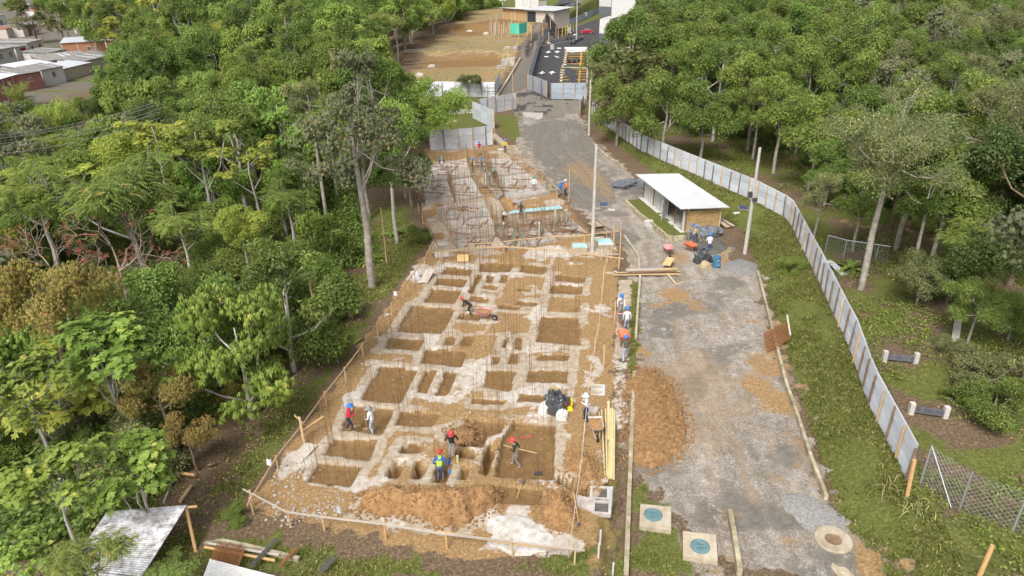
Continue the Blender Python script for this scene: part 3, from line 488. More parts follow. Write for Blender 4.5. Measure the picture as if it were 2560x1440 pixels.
PRO['coral'] = bare_tree('coral_tree'); PRO['bare'] = bare_tree('bare_tree', False, 11)
def bamboo(kind='bamboo_clump', H=11.):
    mb = MB(); C = []
    for k in range(34):
        a = random.uniform(0, 6.28); d = Vector((math.cos(a), math.sin(a), 0)); b = d * random.uniform(.1, 1.); h = H * random.uniform(.75, 1.1); o = random.uniform(1.5, 4.4)
        P = [b + d * (o * (t ** 2.4)) + Vector((0, 0, h * (t - .22 * t ** 4))) for t in np.linspace(0, 1, 9)]; mb.tube(P, [.06 - .006 * i for i in range(9)], 5, cap=False)
        for t in rng.uniform(.3, 1, 60):
            i = min(7, int(t * 8)); q = P[i].lerp(P[i + 1], t * 8 - i); e = q + Vector(rdir(1)[0]) * random.uniform(.2, 1.) * Vector((1, 1, .5)).length / 1.5; C += [tuple(q.lerp(e, s) - Vector((0, 0, .25 * s * s))) for s in (.3, .5, .65, .8, .9, 1.)]
    C = np.array(C); n = len(C); D = rdir(n, -.5); v, f, t = leaf_quads(C, D, rdir(n, 1), .34, .05, np.clip(rng.normal(.5, .25, n), 0, 1), .35)
    return dict(kind=kind, trunk=mb.mesh(kind + '_culms', MT['bamboo'], smooth=True), crown=np_mesh(kind + '_crown', v, f, LBO, {'tint': t}), R=4., zc=H * .62, H=H)
PRO['bamboo'] = bamboo()
def set_tree(P, x, y, sxy, sz, label, group=None, cat='tree', z=None):
    t = thing(P['kind'], label, cat, (x, y, bh(x, y) if z is None else z), group); t.rotation_euler = (0, 0, random.uniform(0, 6.28)); t.scale = (sxy, sxy, sxy)
    for o in (link('culms' if 'bamboo' in P['kind'] else 'trunk', P['trunk'], t), link('crown', P['crown'], t)): o.location = (0, 0, sz / sxy)      # sz: lift of the crown
    return t
HERO = []; MARKS = []
def hero(pk, px, py, rpx, zc, label, group=None, cat='tree'):
    P = PRO[pk]; p = G(px, py, zc); g = bh(p.x, p.y); sl = (p - Vector((0, 0, CAMH))).length; R = rpx * sl / math.hypot(FPX, math.hypot(px - 1280, py - 720)) ; sxy = R / P['R']; sz = (zc - g) - P['zc'] * sxy
    HERO.append((p.x, p.y, R)); MARKS.append((px, py, label)); return set_tree(P, p.x, p.y, sxy, sz, label, group, cat, g)
for a in [
 ('rosette', 250, 870, 135, 6, 'bright green tree of big leaf rosettes with a pale trunk, standing before the rust-tinted tree'),
 ('rosette2', 55, 960, 120, 6, 'bright rosette-leaved tree cut off by the left edge of the photo, beside the rust-tinted tree'),
 ('rosette', 330, 1165, 125, 4, 'bright rosette-leaved tree directly behind the leaf-strewn zinc roof'),
 ('rosette2', 120, 1190, 120, 5, 'rosette-leaved tree with long bare grey twigs at the lower left'),
 ('rosette2', 30, 1390, 90, 5, 'rosette-leaved tree in the bottom left corner of the photo'),
 ('pinnate2', 215, 1400, 120, 5, 'tree with drooping yellow-green leaflets in front of the leaf-strewn zinc roof'),
 ('pinnate', 425, 1425, 62, 3.5, 'small drooping-leaved tree between the leaf-strewn zinc roof and the plain white roof'),
 ('rust', 105, 735, 165, 6, 'broad rust-tinted tree with bronze young leaves, at the left edge'), ('rust2', 400, 985, 105, 3.5, 'rust-tinted tree with yellowish leaves right of the bright rosette tree'), ('rust2', 470, 1090, 70, 2, 'low rust-tinted tree at the top of the bare dirt track'),
 ('dense', 560, 690, 125, 1.5, 'dense mid-green bushy tree right of the bare coral tree'), ('dense', 750, 680, 120, 1.5, 'dense mid-green bushy tree left of the thick pale trunk'), ('dense2', 640, 790, 105, .2, 'bushy green tree above the grey electrical cabinet'),
 ('dense2', 720, 850, 60, .2, 'low bright-leaved tree left of the grey electrical cabinet'), ('dense2', 870, 760, 55, 1., 'small green sapling on the slope left of the long handrail'),
 ('pinnate', 300, 470, 165, 7, 'wide feather-leaved tree with orange pods behind the coral tree'), ('pinnate2', 80, 470, 125, 7, 'feather-leaved tree with drooping leaves at the left edge, under the power lines'), ('pinnate2', 450, 560, 90, 5.5, 'smaller feather-leaved tree between the coral tree and the pale umbrella tree'),
 ('coral', 270, 590, 125, 4.5, 'nearly bare coral tree with forked yellowish branches and red flowers'), ('coral', 105, 605, 85, 4.5, 'coral tree covered with red flowers left of the bare forked one'), ('coral', 370, 640, 60, 3, 'small half-bare coral tree with few red flowers next to the dense green tree'),
 ('umb', 490, 350, 105, 9, 'tall pale-limbed tree with flat yellow-green leaf plates left of centre of the wood'), ('umb', 620, 390, 80, 8, 'pale-limbed tree with yellow-green leaf plates, second from the vine-hung trunk'), ('umb', 380, 330, 75, 9, 'pale-limbed tree with flat leaf plates beside the power lines'),
 ('grey', 885, 330, 150, 12, 'tall grey-green tree with a thick pale trunk standing beside the building plot'), ('sparse', 775, 260, 80, 11.5, 'sparse half-bare tree with a tall pale trunk left of the grey-green tree'), ('grey2', 1000, 330, 70, 7, 'grey-green tree leaning toward the far foundation block'),
 ('dark', 1022, 425, 55, 4, 'dark green tree reaching over the corner of the far foundation block'), ('bright', 1072, 262, 95, 5.5, 'bright green tree in front of the white fence and the lawn'), ('green', 1000, 215, 70, 6, 'green tree at the lower corner of the dry field'),
 ('yellow', 600, 560, 70, 6.5, 'yellow-green tree behind the dense bushy trees'), ('pinnate2', 720, 500, 85, 6.5, 'feather-leaved tree with orange tips left of the vine-hung trunk'), ('bright', 620, 200, 95, 9, 'bright round-crowned tree in the middle of the left-hand wood'),
 ('bright', 830, 70, 85, 9, 'bright tree below the top edge, right of the bare grey tree'), ('bare', 730, 75, 75, 9, 'bare grey tree with a mass of twigs near the top of the left-hand wood'),
 ('bamboo', 352, 88, 72, 8, 'tall feathery bamboo clump beside the brick houses'), ('bamboo', 125, 282, 60, 5, 'feathery bamboo clump below the brick houses at the left'), ('bamboo', 40, 225, 32, 4, 'small bamboo clump in front of the half-built brick house'), ('bamboo', 2505, 85, 75, 9, 'yellow-green bamboo clump in the top right corner'), ('bamboo', 2400, 30, 60, 10, 'bamboo clump at the top edge left of the corner one'),
 ('brown', 75, 42, 48, 5, 'brown-green street tree among the white houses, left one'), ('brown', 145, 48, 40, 5, 'brown-green street tree among the white houses, right of the street lamp'), ('dark', 215, 25, 40, 6, 'dark tree beside the white palm trunk'), ('dark', 255, 45, 42, 5, 'dark street tree right of the white palm trunk'), ('brown', 230, 72, 32, 3, 'small brown-green tree by the street corner below the palm'), ('green', 290, 60, 36, 4, 'green street tree between the palm and the tall bamboo clump'), ('bright', 120, 5, 36, 6, 'bright tree at the top edge behind the street trees'), ('green', 40, 5, 30, 6, 'green tree at the top left edge behind the white houses'), ('green', 262, 5, 40, 7, 'green tree at the top edge right of the palm'), ('bright', 222, 88, 22, 2.5, 'small light green tree on the street verge'),
 ('brown', 1540, 125, 64, 7.5, 'olive-brown layered tree at the edge of the car park'), ('brown', 1568, 190, 100, 7.5, 'olive-brown layered tree in front of the white cars'), ('green', 1548, 258, 78, 5.5, 'green tree where the zinc fence begins'),
 ('green2', 1690, 110, 95, 10, 'tall leafy tree in front of the white building'), ('green', 1665, 262, 100, 7, 'leafy tree overhanging the far end of the zinc fence'), ('green2', 1800, 190, 85, 9, 'leafy tree with the leaning pale trunk'), ('green', 1765, 285, 85, 6.5, 'low leafy tree over the shaded lawn'),
 ('olive', 2235, 365, 150, 11.5, 'large olive-leaved tree with yellowing leaves and a thick leaning trunk'), ('olive2', 2310, 690, 78, 3.5, 'small yellow-green round tree right of the leaning trunk'), ('sparse', 2060, 470, 60, 6, 'slim tree with a bare pale stem beside the bend of the zinc fence'),
 ('dark', 2470, 640, 115, 5, 'dark tree at the right edge, behind the small round tree'), ('pinnate2', 2420, 590, 80, 6, 'yellow-green drooping-leaved tree at the right edge'), ('green', 2050, 330, 100, 7, 'bushy green tree left of the large olive-leaved tree'), ('green', 2080, 420, 75, 5, 'green tree just behind the bend of the zinc fence'),
 ('dark', 2510, 470, 110, 7, 'dark tree at the right edge above the drooping-leaved one'), ('dense', 2540, 790, 95, 3, 'dense dark bush at the right edge above the big-leaved shrubs'), ('green', 2450, 760, 75, 4, 'shaded green tree between the small round tree and the right edge'), ('green2', 2330, 480, 85, 8, 'tall green tree close behind the large olive-leaved tree'), ('green', 2160, 500, 75, 5.5, 'leafy tree left of the thick leaning trunk'), ('dark', 2390, 670, 70, 4, 'dark tree between the small round tree and the drooping-leaved one'), ('green', 1960, 270, 90, 8, 'leafy tree overhanging the shaded lawn at its right end'), ('bright', 2420, 350, 100, 8, 'bright green tree right of the large olive-leaved tree'), ('bare', 2262, 15, 35, 12, 'bare pale tree at the top edge of the right-hand wood')]: hero(*a)
CLEAR = [[(-60, -20), (75, -20), (160, 40), (285, 100), (285, 150), (205, 235), (-60, 290)], [(1065, 195), (1160, 112), (1250, 45), (1245, -60), (1520, -60), (1500, 250), (1600, 345), (1740, 395), (1980, 500), (2050, 610), (2140, 800), (2290, 1150), (2560, 1330), (2560, 1440), (600, 1440), (420, 1250), (560, 1100), (720, 900), (860, 800), (1000, 620), (1050, 470), (1050, 330)],
 [(1960, 380), (1990, 500), (2140, 800), (2290, 1150), (2560, 1330), (2560, 830), (2330, 830), (2230, 700), (2080, 620)], [(830, 430), (960, 430), (1010, 640), (850, 730)], [(1640, 350), (1960, 380), (1960, 475), (1740, 395)], [(700, 900), (860, 800), (860, 700), (960, 640), (1000, 500), (1100, 600)], [(1505, -40), (1640, -40), (1600, 60), (1510, 90)]]
LGRP = {'green': 'leafy mid-green', 'bright': 'bright green', 'dark': 'dark green', 'yellow': 'yellow-green', 'olive': 'thin olive', 'grey': 'grey-green', 'umb': 'pale-limbed', 'pinnate': 'feather-leaved', 'dense': 'bushy'}
def short(l): l = re.split(r' (?:with|of|standing|beside|behind|before|below|right|left|cut|at|in|covered|leaning|reaching|between|near|and|under|above|overhanging|to|just|directly|where|over)\b', l)[0]; return l

UNIQ = {}
def fill(side, n_try=7000):
    placed = list(HERO); cnt = 0; todo = []
    for _ in range(n_try):
        y = 28 + 262 * random.random() ** 1.25; w = (y * .85 + 20); x = random.uniform(-w, 0) if side < 0 else random.uniform(8, w)
        if side < 0 and x > np.interp(y, LY, LX) - 2.5: continue
        if side > 0 and (x < np.interp(y, [25, 59, 87, 107, 125, 180, 240, 300], [24, 29, 20, 16, 19, 30, 46, 60]) + 2): continue
        far = y > 110; R = random.uniform(3., 4.6) + (.8 + .016 * (y - 110) if far else 0)
        if any((x - a) ** 2 + (y - b) ** 2 < ((R + c) * ((.62 if far else .55) if side > 0 else (.66 if far else .6))) ** 2 for a, b, c in placed): continue
        nz = float(vn(np.array([x * .045 + 40]), np.array([y * .045 + 40]), 11 if side < 0 else 12)[0]); q = random.random()
        if side < 0: pk = random.choice(('bright', 'bright2', 'green', 'green2')) if nz > .45 else random.choice(('green', 'pinnate', 'umb', 'grey2', 'yellow', 'dense2', 'bright2'))
        else: pk = random.choice(('green', 'green2', 'dense2', 'green', 'olive2')) if nz > .42 else random.choice(('olive', 'green', 'green2', 'grey2', 'dark', 'green'))
        if q < .06: pk = 'dark'
        P = PRO[pk]; g = bh(x, y); s = R / P['R']; lift = random.uniform(-1.5, 1.5) + ((0 if y > 55 else -3.2) if side < 0 else .2)
        if side < 0 and y < 55: lift = -P['zc'] * s + R * random.uniform(.75, 1.35)
        zt = g + P['H'] * s + lift
        if zt > 16.5: lift -= zt - 16.5
        zc = g + P['zc'] * s + lift
        cx, cy = PX(x, y, zc); rp = R * FPX / math.sqrt(x * x + y * y + (CAMH - zc) ** 2)
        if cx < -rp - 20 or cx > 2560 + rp + 20 or cy < -rp - 60 or cy > 1350: continue
        sx_ = np.array([cx + rp * .85 * math.cos(a) for a in np.arange(0, 6.28, .785)] + [cx]); sy_ = np.array([cy + rp * .8 * math.sin(a) for a in np.arange(0, 6.28, .785)] + [cy])
        if any(int(inpoly(sx_, sy_, c).sum()) >= (2 if y < 110 or ci == 0 else 3) for ci, c in enumerate(CLEAR)): continue
        placed.append((x, y, R)); cnt += 1; k = next(k for k in LGRP if pk.startswith(k))
        d, m = min((math.hypot(cx - a, (cy - b) * 1.6), (a, b, l)) for a, b, l in MARKS); rel = ('left of' if cx < m[0] else 'right of') if abs(cx - m[0]) > abs(cy - m[1]) * 1.3 else ('behind' if cy < m[1] else 'in front of')
        todo.append((d, P, x, y, s, lift, g, k, rel, m[2]))
    for d, P, x, y, s, lift, g, k, rel, l in sorted(todo, key=lambda q: q[0]):
        key = (k, rel, l); UNIQ[key] = UNIQ.get(key, 0) + 1; n = UNIQ[key]; nm = LNICK.get(l, short(l))
        nth = '' if n == 1 else ('second ', 'third ', 'fourth ', 'fifth ', 'sixth ', 'seventh ', 'eighth ', 'ninth ', 'tenth ', 'eleventh ', 'twelfth ', 'thirteenth ', 'fourteenth ', 'fifteenth ', 'sixteenth ', 'seventeenth ', 'eighteenth ')[min(n - 2, 16)]
        set_tree(P, x, y, s, lift, f'{nth}{LGRP[k]} tree {rel} the {nm}', f'{LGRP[k]} trees of the {"left" if side < 0 else "right"}-hand wood', z=g)
    return cnt
LNICK = {l: l if len(l.split()) <= 11 else ' '.join(l.split()[:11]) for _, _, l in MARKS}
def trim(l):
    w = l.split(); n = min(len(w), 7)
    while n > 3 and w[n - 1].rstrip(',') in ('the', 'a', 'of', 'and', 'with', 'in', 'at', 'left', 'right', 'behind', 'before', 'its', 'by', 'from', 'to', 'beside', 'among', 'big', 'bright', 'green', 'thick', 'pale', 'grey', 'left-hand', 'large', 'small', 'plain', 'dense'): n -= 1
    return ' '.join(w[:n]).rstrip(',')
LNICK = {l: trim(l) for _, _, l in MARKS}
print('FILL', fill(-1), fill(1))
TRACK = poly([(400, 1330), (440, 1150), (540, 1050), (640, 960), (760, 880), (860, 860), (840, 930), (700, 1050), (620, 1200), (560, 1340)], -1)
def understory(side, n_try):
    pl = [(a, b, 0) for a, b, c in []]; todo = []
    for _ in range(n_try):
        y = random.uniform(24, 95) if side < 0 else random.uniform(50, 110); x = random.uniform(-58, -10) if side < 0 else random.uniform(24, 80)
        if side < 0 and x > np.interp(y, LY, LX) - 3.5 or inpoly(np.array([x]), np.array([y]), TRACK)[0]: continue
        if side > 0 and x < np.interp(y, [50, 59, 87, 110], [38, 36, 30, 24]): continue
        R = random.uniform(1.8, 3.0)
        if any((x - a) ** 2 + (y - b) ** 2 < ((R + c) * .68) ** 2 for a, b, c in pl): continue
        pk = random.choice(('dense', 'dense2', 'green', 'bright', 'olive2', 'pinnate2') if side < 0 else ('dense', 'dense2', 'dark', 'green')); P = PRO[pk]; s = R / P['R']; g = bh(x, y); lift = -P['zc'] * s + R * .55
        cx, cy = PX(x, y, g + 1.2); rp = R * FPX / math.hypot(x, y, CAMH)
        if cx < -rp or cx > 2560 + rp or cy > 1400: continue
        sx_ = np.array([cx + rp * .8 * math.cos(a) for a in np.arange(0, 6.28, .785)]); sy_ = np.array([cy + rp * .7 * math.sin(a) for a in np.arange(0, 6.28, .785)])
        if any(int(inpoly(sx_, sy_, c).sum()) >= 1 for ci, c in enumerate(CLEAR) if ci not in (4,)): continue
        pl.append((x, y, R)); k = next(k for k in LGRP if pk.startswith(k)); d, m = min((math.hypot(cx - a, (cy - b) * 1.6), (a, b, l)) for a, b, l in MARKS); rel = ('left of' if cx < m[0] else 'right of') if abs(cx - m[0]) > abs(cy - m[1]) * 1.3 else ('behind' if cy < m[1] else 'in front of'); todo.append((d, P, x, y, s, lift, g, k, rel, m[2]))
    for d, P, x, y, s, lift, g, k, rel, l in sorted(todo, key=lambda q: q[0]):
        key = ('low', k, rel, l); UNIQ[key] = UNIQ.get(key, 0) + 1; n = UNIQ[key]
        t = set_tree(P, x, y, s, lift, ('' if n == 1 else ('second ', 'third ', 'fourth ', 'fifth ', 'sixth ')[min(n - 2, 4)]) + f'low {LGRP[k]} shrub {rel} the {LNICK[l]}', f'low shrubs under the {"left" if side < 0 else "right"}-hand wood', 'shrub', g); t.name = 'shrub'
    return len(pl)
print('UNDER', understory(-1, 1500), understory(1, 700))
# leafy ground cover, grass tufts: nobody could count them
def scatter(n, xr, yr, dens, hmax=.3):
    x = rng.uniform(*xr, n); y = rng.uniform(*yr, n); k = rng.random(n) < dens(x, y); return x[k], y[k]
def mval(name, x, y):
    u, v = touv(x, y); i = np.clip(np.searchsorted(us, u), 0, NU - 1); j = np.clip(np.searchsorted(vs, v), 0, NV - 1); return mk[name][j * NU + i]
def tufts(name, x, y, h, w, leafm, label, cat, blade=True, per=3):
    n = len(x); X = np.repeat(x, per) + rng.normal(0, .06 if blade else .14, n * per); Y = np.repeat(y, per) + rng.normal(0, .06 if blade else .14, n * per); Z = hat(X, Y)
    hh = np.repeat(np.broadcast_to(h, n), per) * rng.uniform(.6, 1.3, n * per); C = np.stack([X, Y, Z + (0 if blade else hh * rng.uniform(.1, 1., n * per))], 1)
    D = rdir(n * per, 1.6 if blade else .0); L = hh if blade else np.broadcast_to(w * 1.8, n * per) * rng.uniform(.7, 1.3, n * per)
    v, f, t = leaf_quads(C, D, rdir(n * per, .0 if blade else 1.5), L, w * rng.uniform(.7, 1.3, n * per), np.clip(np.repeat(rng.uniform(0, .8, n), per) + rng.uniform(0, .25, n * per), 0, 1), .25)
    o = link(name, np_mesh(name, v, f, leafm, {'tint': t})); return tag(o, label, cat, kind='stuff')
LGR = leafmat('grass blades', (.10, .11, .025), (.26, .275, .065), (.46, .38, .17), .20, .30); LUN = leafmat('weed leaves', (.09, .12, .025), (.26, .32, .065), (.42, .38, .12), .07)
x, y = scatter(150000, (10, 30), (17, 100), lambda x, y: mval('grass', x, y) * sst(.3, .55, fbm(x, y, .5, 3, 8)) * np.clip(46 / y, .2, 1) * (x < np.interp(y, _fy, _fx)) * (x > np.interp(y, KY, KXX)))
tufts('bank_grass', x, y, .22, .045, LGR, 'rough grass on the bank below the zinc fence', 'grass')
x, y = scatter(110000, (-26, 13), (16, 62), lambda x, y: mval('grass', x, y) * sst(.35, .6, fbm(x, y, .6, 3, 18)))
tufts('verge_grass', x, y, .22, .04, LGR, 'grass and weeds round the building plot', 'grass')
x, y = scatter(42000, (-34, -6), (16, 75), lambda x, y: sst(.35, .6, fbm(x, y, .3, 3, 28)) * sst(.8, 2, np.interp(y, LY, LX) - x) * (.25 + .75 * sst(3, 9, np.interp(y, LY, LX) - x)) * (1 - .85 * inpoly(x, y, poly([(420, 1330), (440, 1160), (540, 1060), (720, 900), (800, 860), (830, 900), (640, 1060), (560, 1200), (500, 1330)], -1))))
tufts('weeds', x, y, .35, .10, LUN, 'leafy weeds on the wooded slope left of the building plot', 'weeds', False, 4)
def litter(n, xr, yr, dens):
    x, y = scatter(n, xr, yr, dens); n = len(x); C = np.stack([x, y, hat(x, y) + .015], 1); v, f, t = leaf_quads(C, rdir(n) * np.array([1, 1, .1]), np.tile([0, 0, 1.], (n, 1)) + rdir(n) * .2, rng.uniform(.08, .2, n), .07, rng.uniform(0, 1, n), 0)
    return np_mesh('leaf_litter', v, f, LLI, {'tint': t})
LLI = leafmat('fallen leaves', (.10, .06, .03), (.34, .24, .12), (.55, .45, .12), .2, .1)
tag(link('leaf_litter', litter(26000, (-34, -8), (17, 62), lambda x, y: (np.interp(y, LY, LX) - x > .6) * sst(.3, .6, fbm(x, y, .5, 3, 201)))), 'fallen leaves on the dirt track and the wooded slope', 'leaf litter', kind='stuff')
tag(link('leaf_litter', litter(16000, (16, 50), (17, 80), lambda x, y: (x > np.interp(y, _fy, _fx) + .5) * sst(.35, .6, fbm(x, y, .4, 3, 211)))), 'fallen leaves on the floor of the right-hand wood', 'leaf litter', kind='stuff')
x, y = scatter(70000, (17, 60), (16, 110), lambda x, y: sst(.42, .58, fbm(x, y, .35, 3, 38)) * (x > np.interp(y, _fy, _fx) + .3) * np.clip(50 / y, .1, 1))
tufts('undergrowth', x, y, .28, .09, LUN, 'low leafy undergrowth beyond the zinc fence', 'undergrowth', False, 4)
x, y = scatter(110000, (-60, -12), (22, 100), lambda x, y: sst(4, 7, np.interp(y, LY, LX) - x) * sst(.35, .55, fbm(x, y, .25, 3, 77)) * np.clip(60 / y, .3, 1) * (1 - inpoly(x, y, poly([(420, 1330), (440, 1160), (540, 1060), (720, 900), (800, 860), (830, 900), (640, 1060), (560, 1200), (500, 1330)], -1))))
tufts('thicket', x, y, 1.2 + 1.6 * fbm(x, y, .4, 2, 78) if False else 1.7, .17, LG, 'shaded thicket filling the floor of the left-hand wood', 'thicket', False, 4)
x, y = scatter(26000, (24, 120), (48, 160), lambda x, y: (x > np.interp(y, [25, 59, 87, 107, 125, 180], [40, 34, 30, 26, 24, 34])) * 1.)
tufts('thicket', x, y, 1.6, .24, LD, 'shaded thicket filling the floor of the right-hand wood', 'thicket', False, 4)
# ------------------------------------------------------------------ fences
def arc_pts(P, step_):
    P = [Vector(p) for p in P]; out = []; carry = 0.
    for a, b in zip(P, P[1:]):
        L = (b - a).length; t = carry
        while t < L: out.append(a.lerp(b, t / L)); t += step_
        carry = t - L
    out.append(P[-1]); return out
def sheet_mesh(name, m, w=1., h=1., ribs=9, dep=.018):    # corrugated sheet: ribs run along x, x from 0 to 1
    mb = MB(); n = ribs * 2
    for sgn in (1,):
        vs = [(x, (dep if k % 2 else -dep), h * k / n) for x in (0, w) for k in range(n + 1)]
        vs += [(x, y + .012, z) for x, y, z in vs]; q = 2 * (n + 1)
        fs = [(k, k + n + 1, k + n + 2, k + 1) for k in range(n)] + [(q + k, q + k + 1, q + k + n + 2, q + k + n + 1) for k in range(n)]
        mb.add(vs, fs)
    return mb.mesh(name, m)
SH = {k: sheet_mesh('sheet', MT[k]) for k in ('zinc', 'zincw', 'zincb')}
def pole_mesh(name, m, h, r, lean=0.): return MB().tube([(0, 0, -.3), (.01, 0, h * .5), (0, 0, h)], [r, r * .95, r * .9], 8).mesh(name, m, smooth=False)
POST = [pole_mesh('post', MT['darkwood'], 2.02, .06), pole_mesh('post', MT['bamboo'], 2.1, .055), pole_mesh('post', MT['wood'], 2.0, .055)]
def hoarding(name, label, pts, h=2.05, stepv=1.45, side=1, sheetk='zinc', rows=3, posts=(0, 0, 1), patch=None, group=None, endpost=True):
    q = arc_pts(pts, stepv); root = thing(name, label, 'fence', q[0], group)
    for i, p in enumerate(q):
        d = (q[min(i + 1, len(q) - 1)] - q[max(i - 1, 0)]); a = math.atan2(d.y, d.x); nrm = Vector((-math.sin(a), math.cos(a), 0)) * side
        if i < len(q) - 1 or endpost:
            o = link('post', POST[random.choice(posts)], root, p - q[0] + nrm * .09); o.rotation_euler = (random.uniform(-.03, .03), random.uniform(-.03, .03), random.uniform(0, 6)); o.scale = (1, 1, h / 2.05 * random.uniform(.93, 1.04))
        if i < len(q) - 1:
            e = q[i + 1]; dd = e - p; L = math.hypot(dd.x, dd.y); a = math.atan2(dd.y, dd.x)
            for k in range(rows):
                hk = h / rows; o = link('sheet', SH[sheetk], root, p - q[0] + Vector((0, 0, .02 + k * (hk - .01))) + nrm * (-.02 * (k % 2)))
                o.rotation_euler = (random.uniform(-.012, .012), -math.atan2(dd.z, L), a); o.scale = (L + .012, 1, hk + .03)
    return root
def facing(pts): return 1
hoarding('zinc_fence', 'long curving zinc sheet fence with dark wooden posts along the top of the grass bank', FENCE, posts=(0, 0, 0, 1, 2), side=1)
hoarding('zinc_fence', 'white sheet hoarding with brown posts directly behind the far foundation block', [gp(x, y) for x, y in ((1075, 375), (1160, 372), (1232, 362))], h=2.6, stepv=1.9, side=-1, sheetk='zincw', posts=(1, 0, 2))
hoarding('zinc_fence', 'grey hoarding seen edge-on between the lawn and the grass verge', [gp(x, y) for x, y in ((1236, 322), (1182, 296))], h=2.6, stepv=2.4, side=-1, posts=(0,))
hoarding('zinc_fence', 'short white hoarding slanting up to the concrete road beside the grass verge', [gp(x, y) for x, y in ((1198, 290), (1290, 272))], h=2.6, stepv=1.7, side=-1, sheetk='zincw', posts=(1, 0))
hoarding('zinc_fence', 'long white hoarding between the lawn and the dry field', [gp(x, y) for x, y in ((1010, 240), (1100, 241), (1238, 243))], h=2.6, stepv=2.4, side=-1, sheetk='zincw', posts=(2, 0))
hoarding('zinc_fence', 'small grey hoarding panel at the kerb end of the white field hoarding', [gp(1239, 243), gp(1250, 214)], h=2.6, stepv=2.4, side=1, posts=(0,))
hoarding('zinc_fence', 'grey hoarding closing the near left corner of the car park', [gp(x, y) for x, y in ((1322, 224), (1343, 231), (1368, 243))], h=2.7, stepv=1.9, side=-1, sheetk='zincb', posts=(0, 1))
hoarding('zinc_fence', 'blue-grey hoarding closing the near end of the parking bays', [gp(x, y) for x, y in ((1377, 248), (1466, 248))], h=2.7, stepv=2.2, side=-1, sheetk='zincb', posts=(1, 0))
hoarding('zinc_fence', 'long pale hoarding curving away between concrete road and car park', [G(x, y, .05) for x, y in ((1321, 222), (1335, 170), (1349, 118), (1360, 100), (1395, 83), (1450, 58), (1500, 34))], h=2.7, stepv=2.4, side=1, sheetk='zincb', posts=(0, 2))
# blue info plates on the far hoarding
for (x, y), w in (((1375, 88), 'nearest the bend'), ((1419, 66), 'in the middle'), ((1460, 48), 'farthest up')):
    p = gp(x, y); solo('sign', MB().box((p.x + .5, p.y - .8, 1.75 + p.z), (1.1, .05, 1.3), .5), MT['white'], f'white notice plate on the far pale hoarding, {w}', 'sign', (p.x, p.y, p.z + 1.1), 'notice plates on the hoarding')
# green gate leaning at the road
p = gp(1450, 290); t = thing('gate', 'zinc gate leaf standing open where the zinc fence meets the asphalt crossing', 'gate', p)
part('panel', MB().beam(p + Vector((0, 0, 1.05)), p + Vector((1.2, 6.5, 1.05)), .05, 2.1), MT['zinc'], t); part('frame', MB().tube([p + Vector((0, 0, -.2)), p + Vector((0, 0, 2.2))], .05).tube([p + Vector((1.2, 6.5, -.2)), p + Vector((1.2, 6.5, 2.2))], .05), MT['bamboo'], t)
# chain link fences
def chainlink(label, pts, h, post_pts, brace=None, n=(60, 10)):
    t = thing('chain_link_fence', label, 'fence', pts[0]); mb = MB(); r = .006
    for a, b in zip(pts, pts[1:]):
        a, b = Vector(a), Vector(b); L = (b - a).length; m = int(L / .22); up = Vector((0, 0, h)); k_h = max(1, int(h / .22))
        for i in range(-k_h, m):
            for s in (1, -1):
                i0, i1 = (i, i + k_h); z0, z1 = (0, 1) if s > 0 else (1, 0); t0, t1 = i0 / m, i1 / m
                if t0 < 0: z0 += (z1 - z0) * (-t0) / (t1 - t0); t0 = 0
                if t1 > 1: z1 = z0 + (z1 - z0) * (1 - t0) / (t1 - t0); t1 = 1
                mb.beam(a.lerp(b, t0) + up * z0, a.lerp(b, t1) + up * z1, r * 2, r * 2)
    o = part('mesh', mb, MT['galv'], t); o['kind'] = 'stuff'
    for p in post_pts: part('post', MB().tube([Vector(p) + Vector((0, 0, -.2)), Vector(p) + Vector((0, 0, h + .03))], .035, 8), MT['galv'], t)
    for a, b in brace or []: part('rail', MB().tube([a, b], .03, 8), MT['galv'], t)
H_ = Vector((0, 0, 2.1)); c0, c1, c2, c3 = gp(2300, 1208), gp(2397, 1277), gp(2531, 1328), gp(2680, 1385)
chainlink('galvanised chain link fence from the end of the zinc fence to the right edge', [c0, c1, c2, c3], 2.1, [c0, c1, c2], [(c0 + H_, c1 + Vector((-.3, .1, .1)))])
c0, c1, c2 = gp(2062, 632), gp(2108, 645), gp(2215, 662); chainlink('grey chain link fence behind the big leaning trunk', [c0, c1, gp(2187, 657), c2], 1.5, [c0, c1, gp(2187, 657)], [(c0 + Vector((0, 0, 1.5)), c1 + Vector((0, 0, 1.5))), (c1 + Vector((0, 0, 1.5)), c2 + Vector((0, 0, 1.5)))])
# ------------------------------------------------------------------ batter-board rails round the plots
def rail(label, posts_px, h=.95, board=(.03, .10), over=.4, m='wood', pm=('bamboo', 'wood'), second=None, r=.045, hs=None):
    B = [gs(*p) for p in posts_px]; t = thing('handrail', label, 'handrail', B[0])
    for i, b in enumerate(B):
        hh = (hs[i] if hs else h); part('post', MB().tube([b + Vector((0, 0, -.2)), b + Vector((random.uniform(-.03, .03), 0, hh + .06))], [r, r * .9], 7), MT[random.choice(pm)], t)
    for i, (a, b) in enumerate(zip(B, B[1:])):
        d = (b - a).normalized(); d.z = 0; o = Vector((d.y, -d.x, 0)) * (r + board[0] / 2 + .004)
        h0, h1 = (hs[i], hs[i + 1]) if hs else (h, h)
        a2 = a + o + Vector((0, 0, h0 - .03)) - (d * over if i == 0 else d * -.0); b2 = b + o + Vector((0, 0, h1 - .03)) + (d * over if i == len(B) - 2 else d * 0)
        part('board', MB().beam(a2, b2, board[0], board[1] * random.uniform(.9, 1.1)), MT[m], t)
    return t
rail('long wooden handrail along the left edge of the near foundations', [(634, 1285), (697, 1178), (757, 1100), (817, 1015), (865, 953), (908, 893), (945, 838), (981, 788), (1010, 743), (1038, 705), (1062, 672), (1077, 642), (1086, 628)])
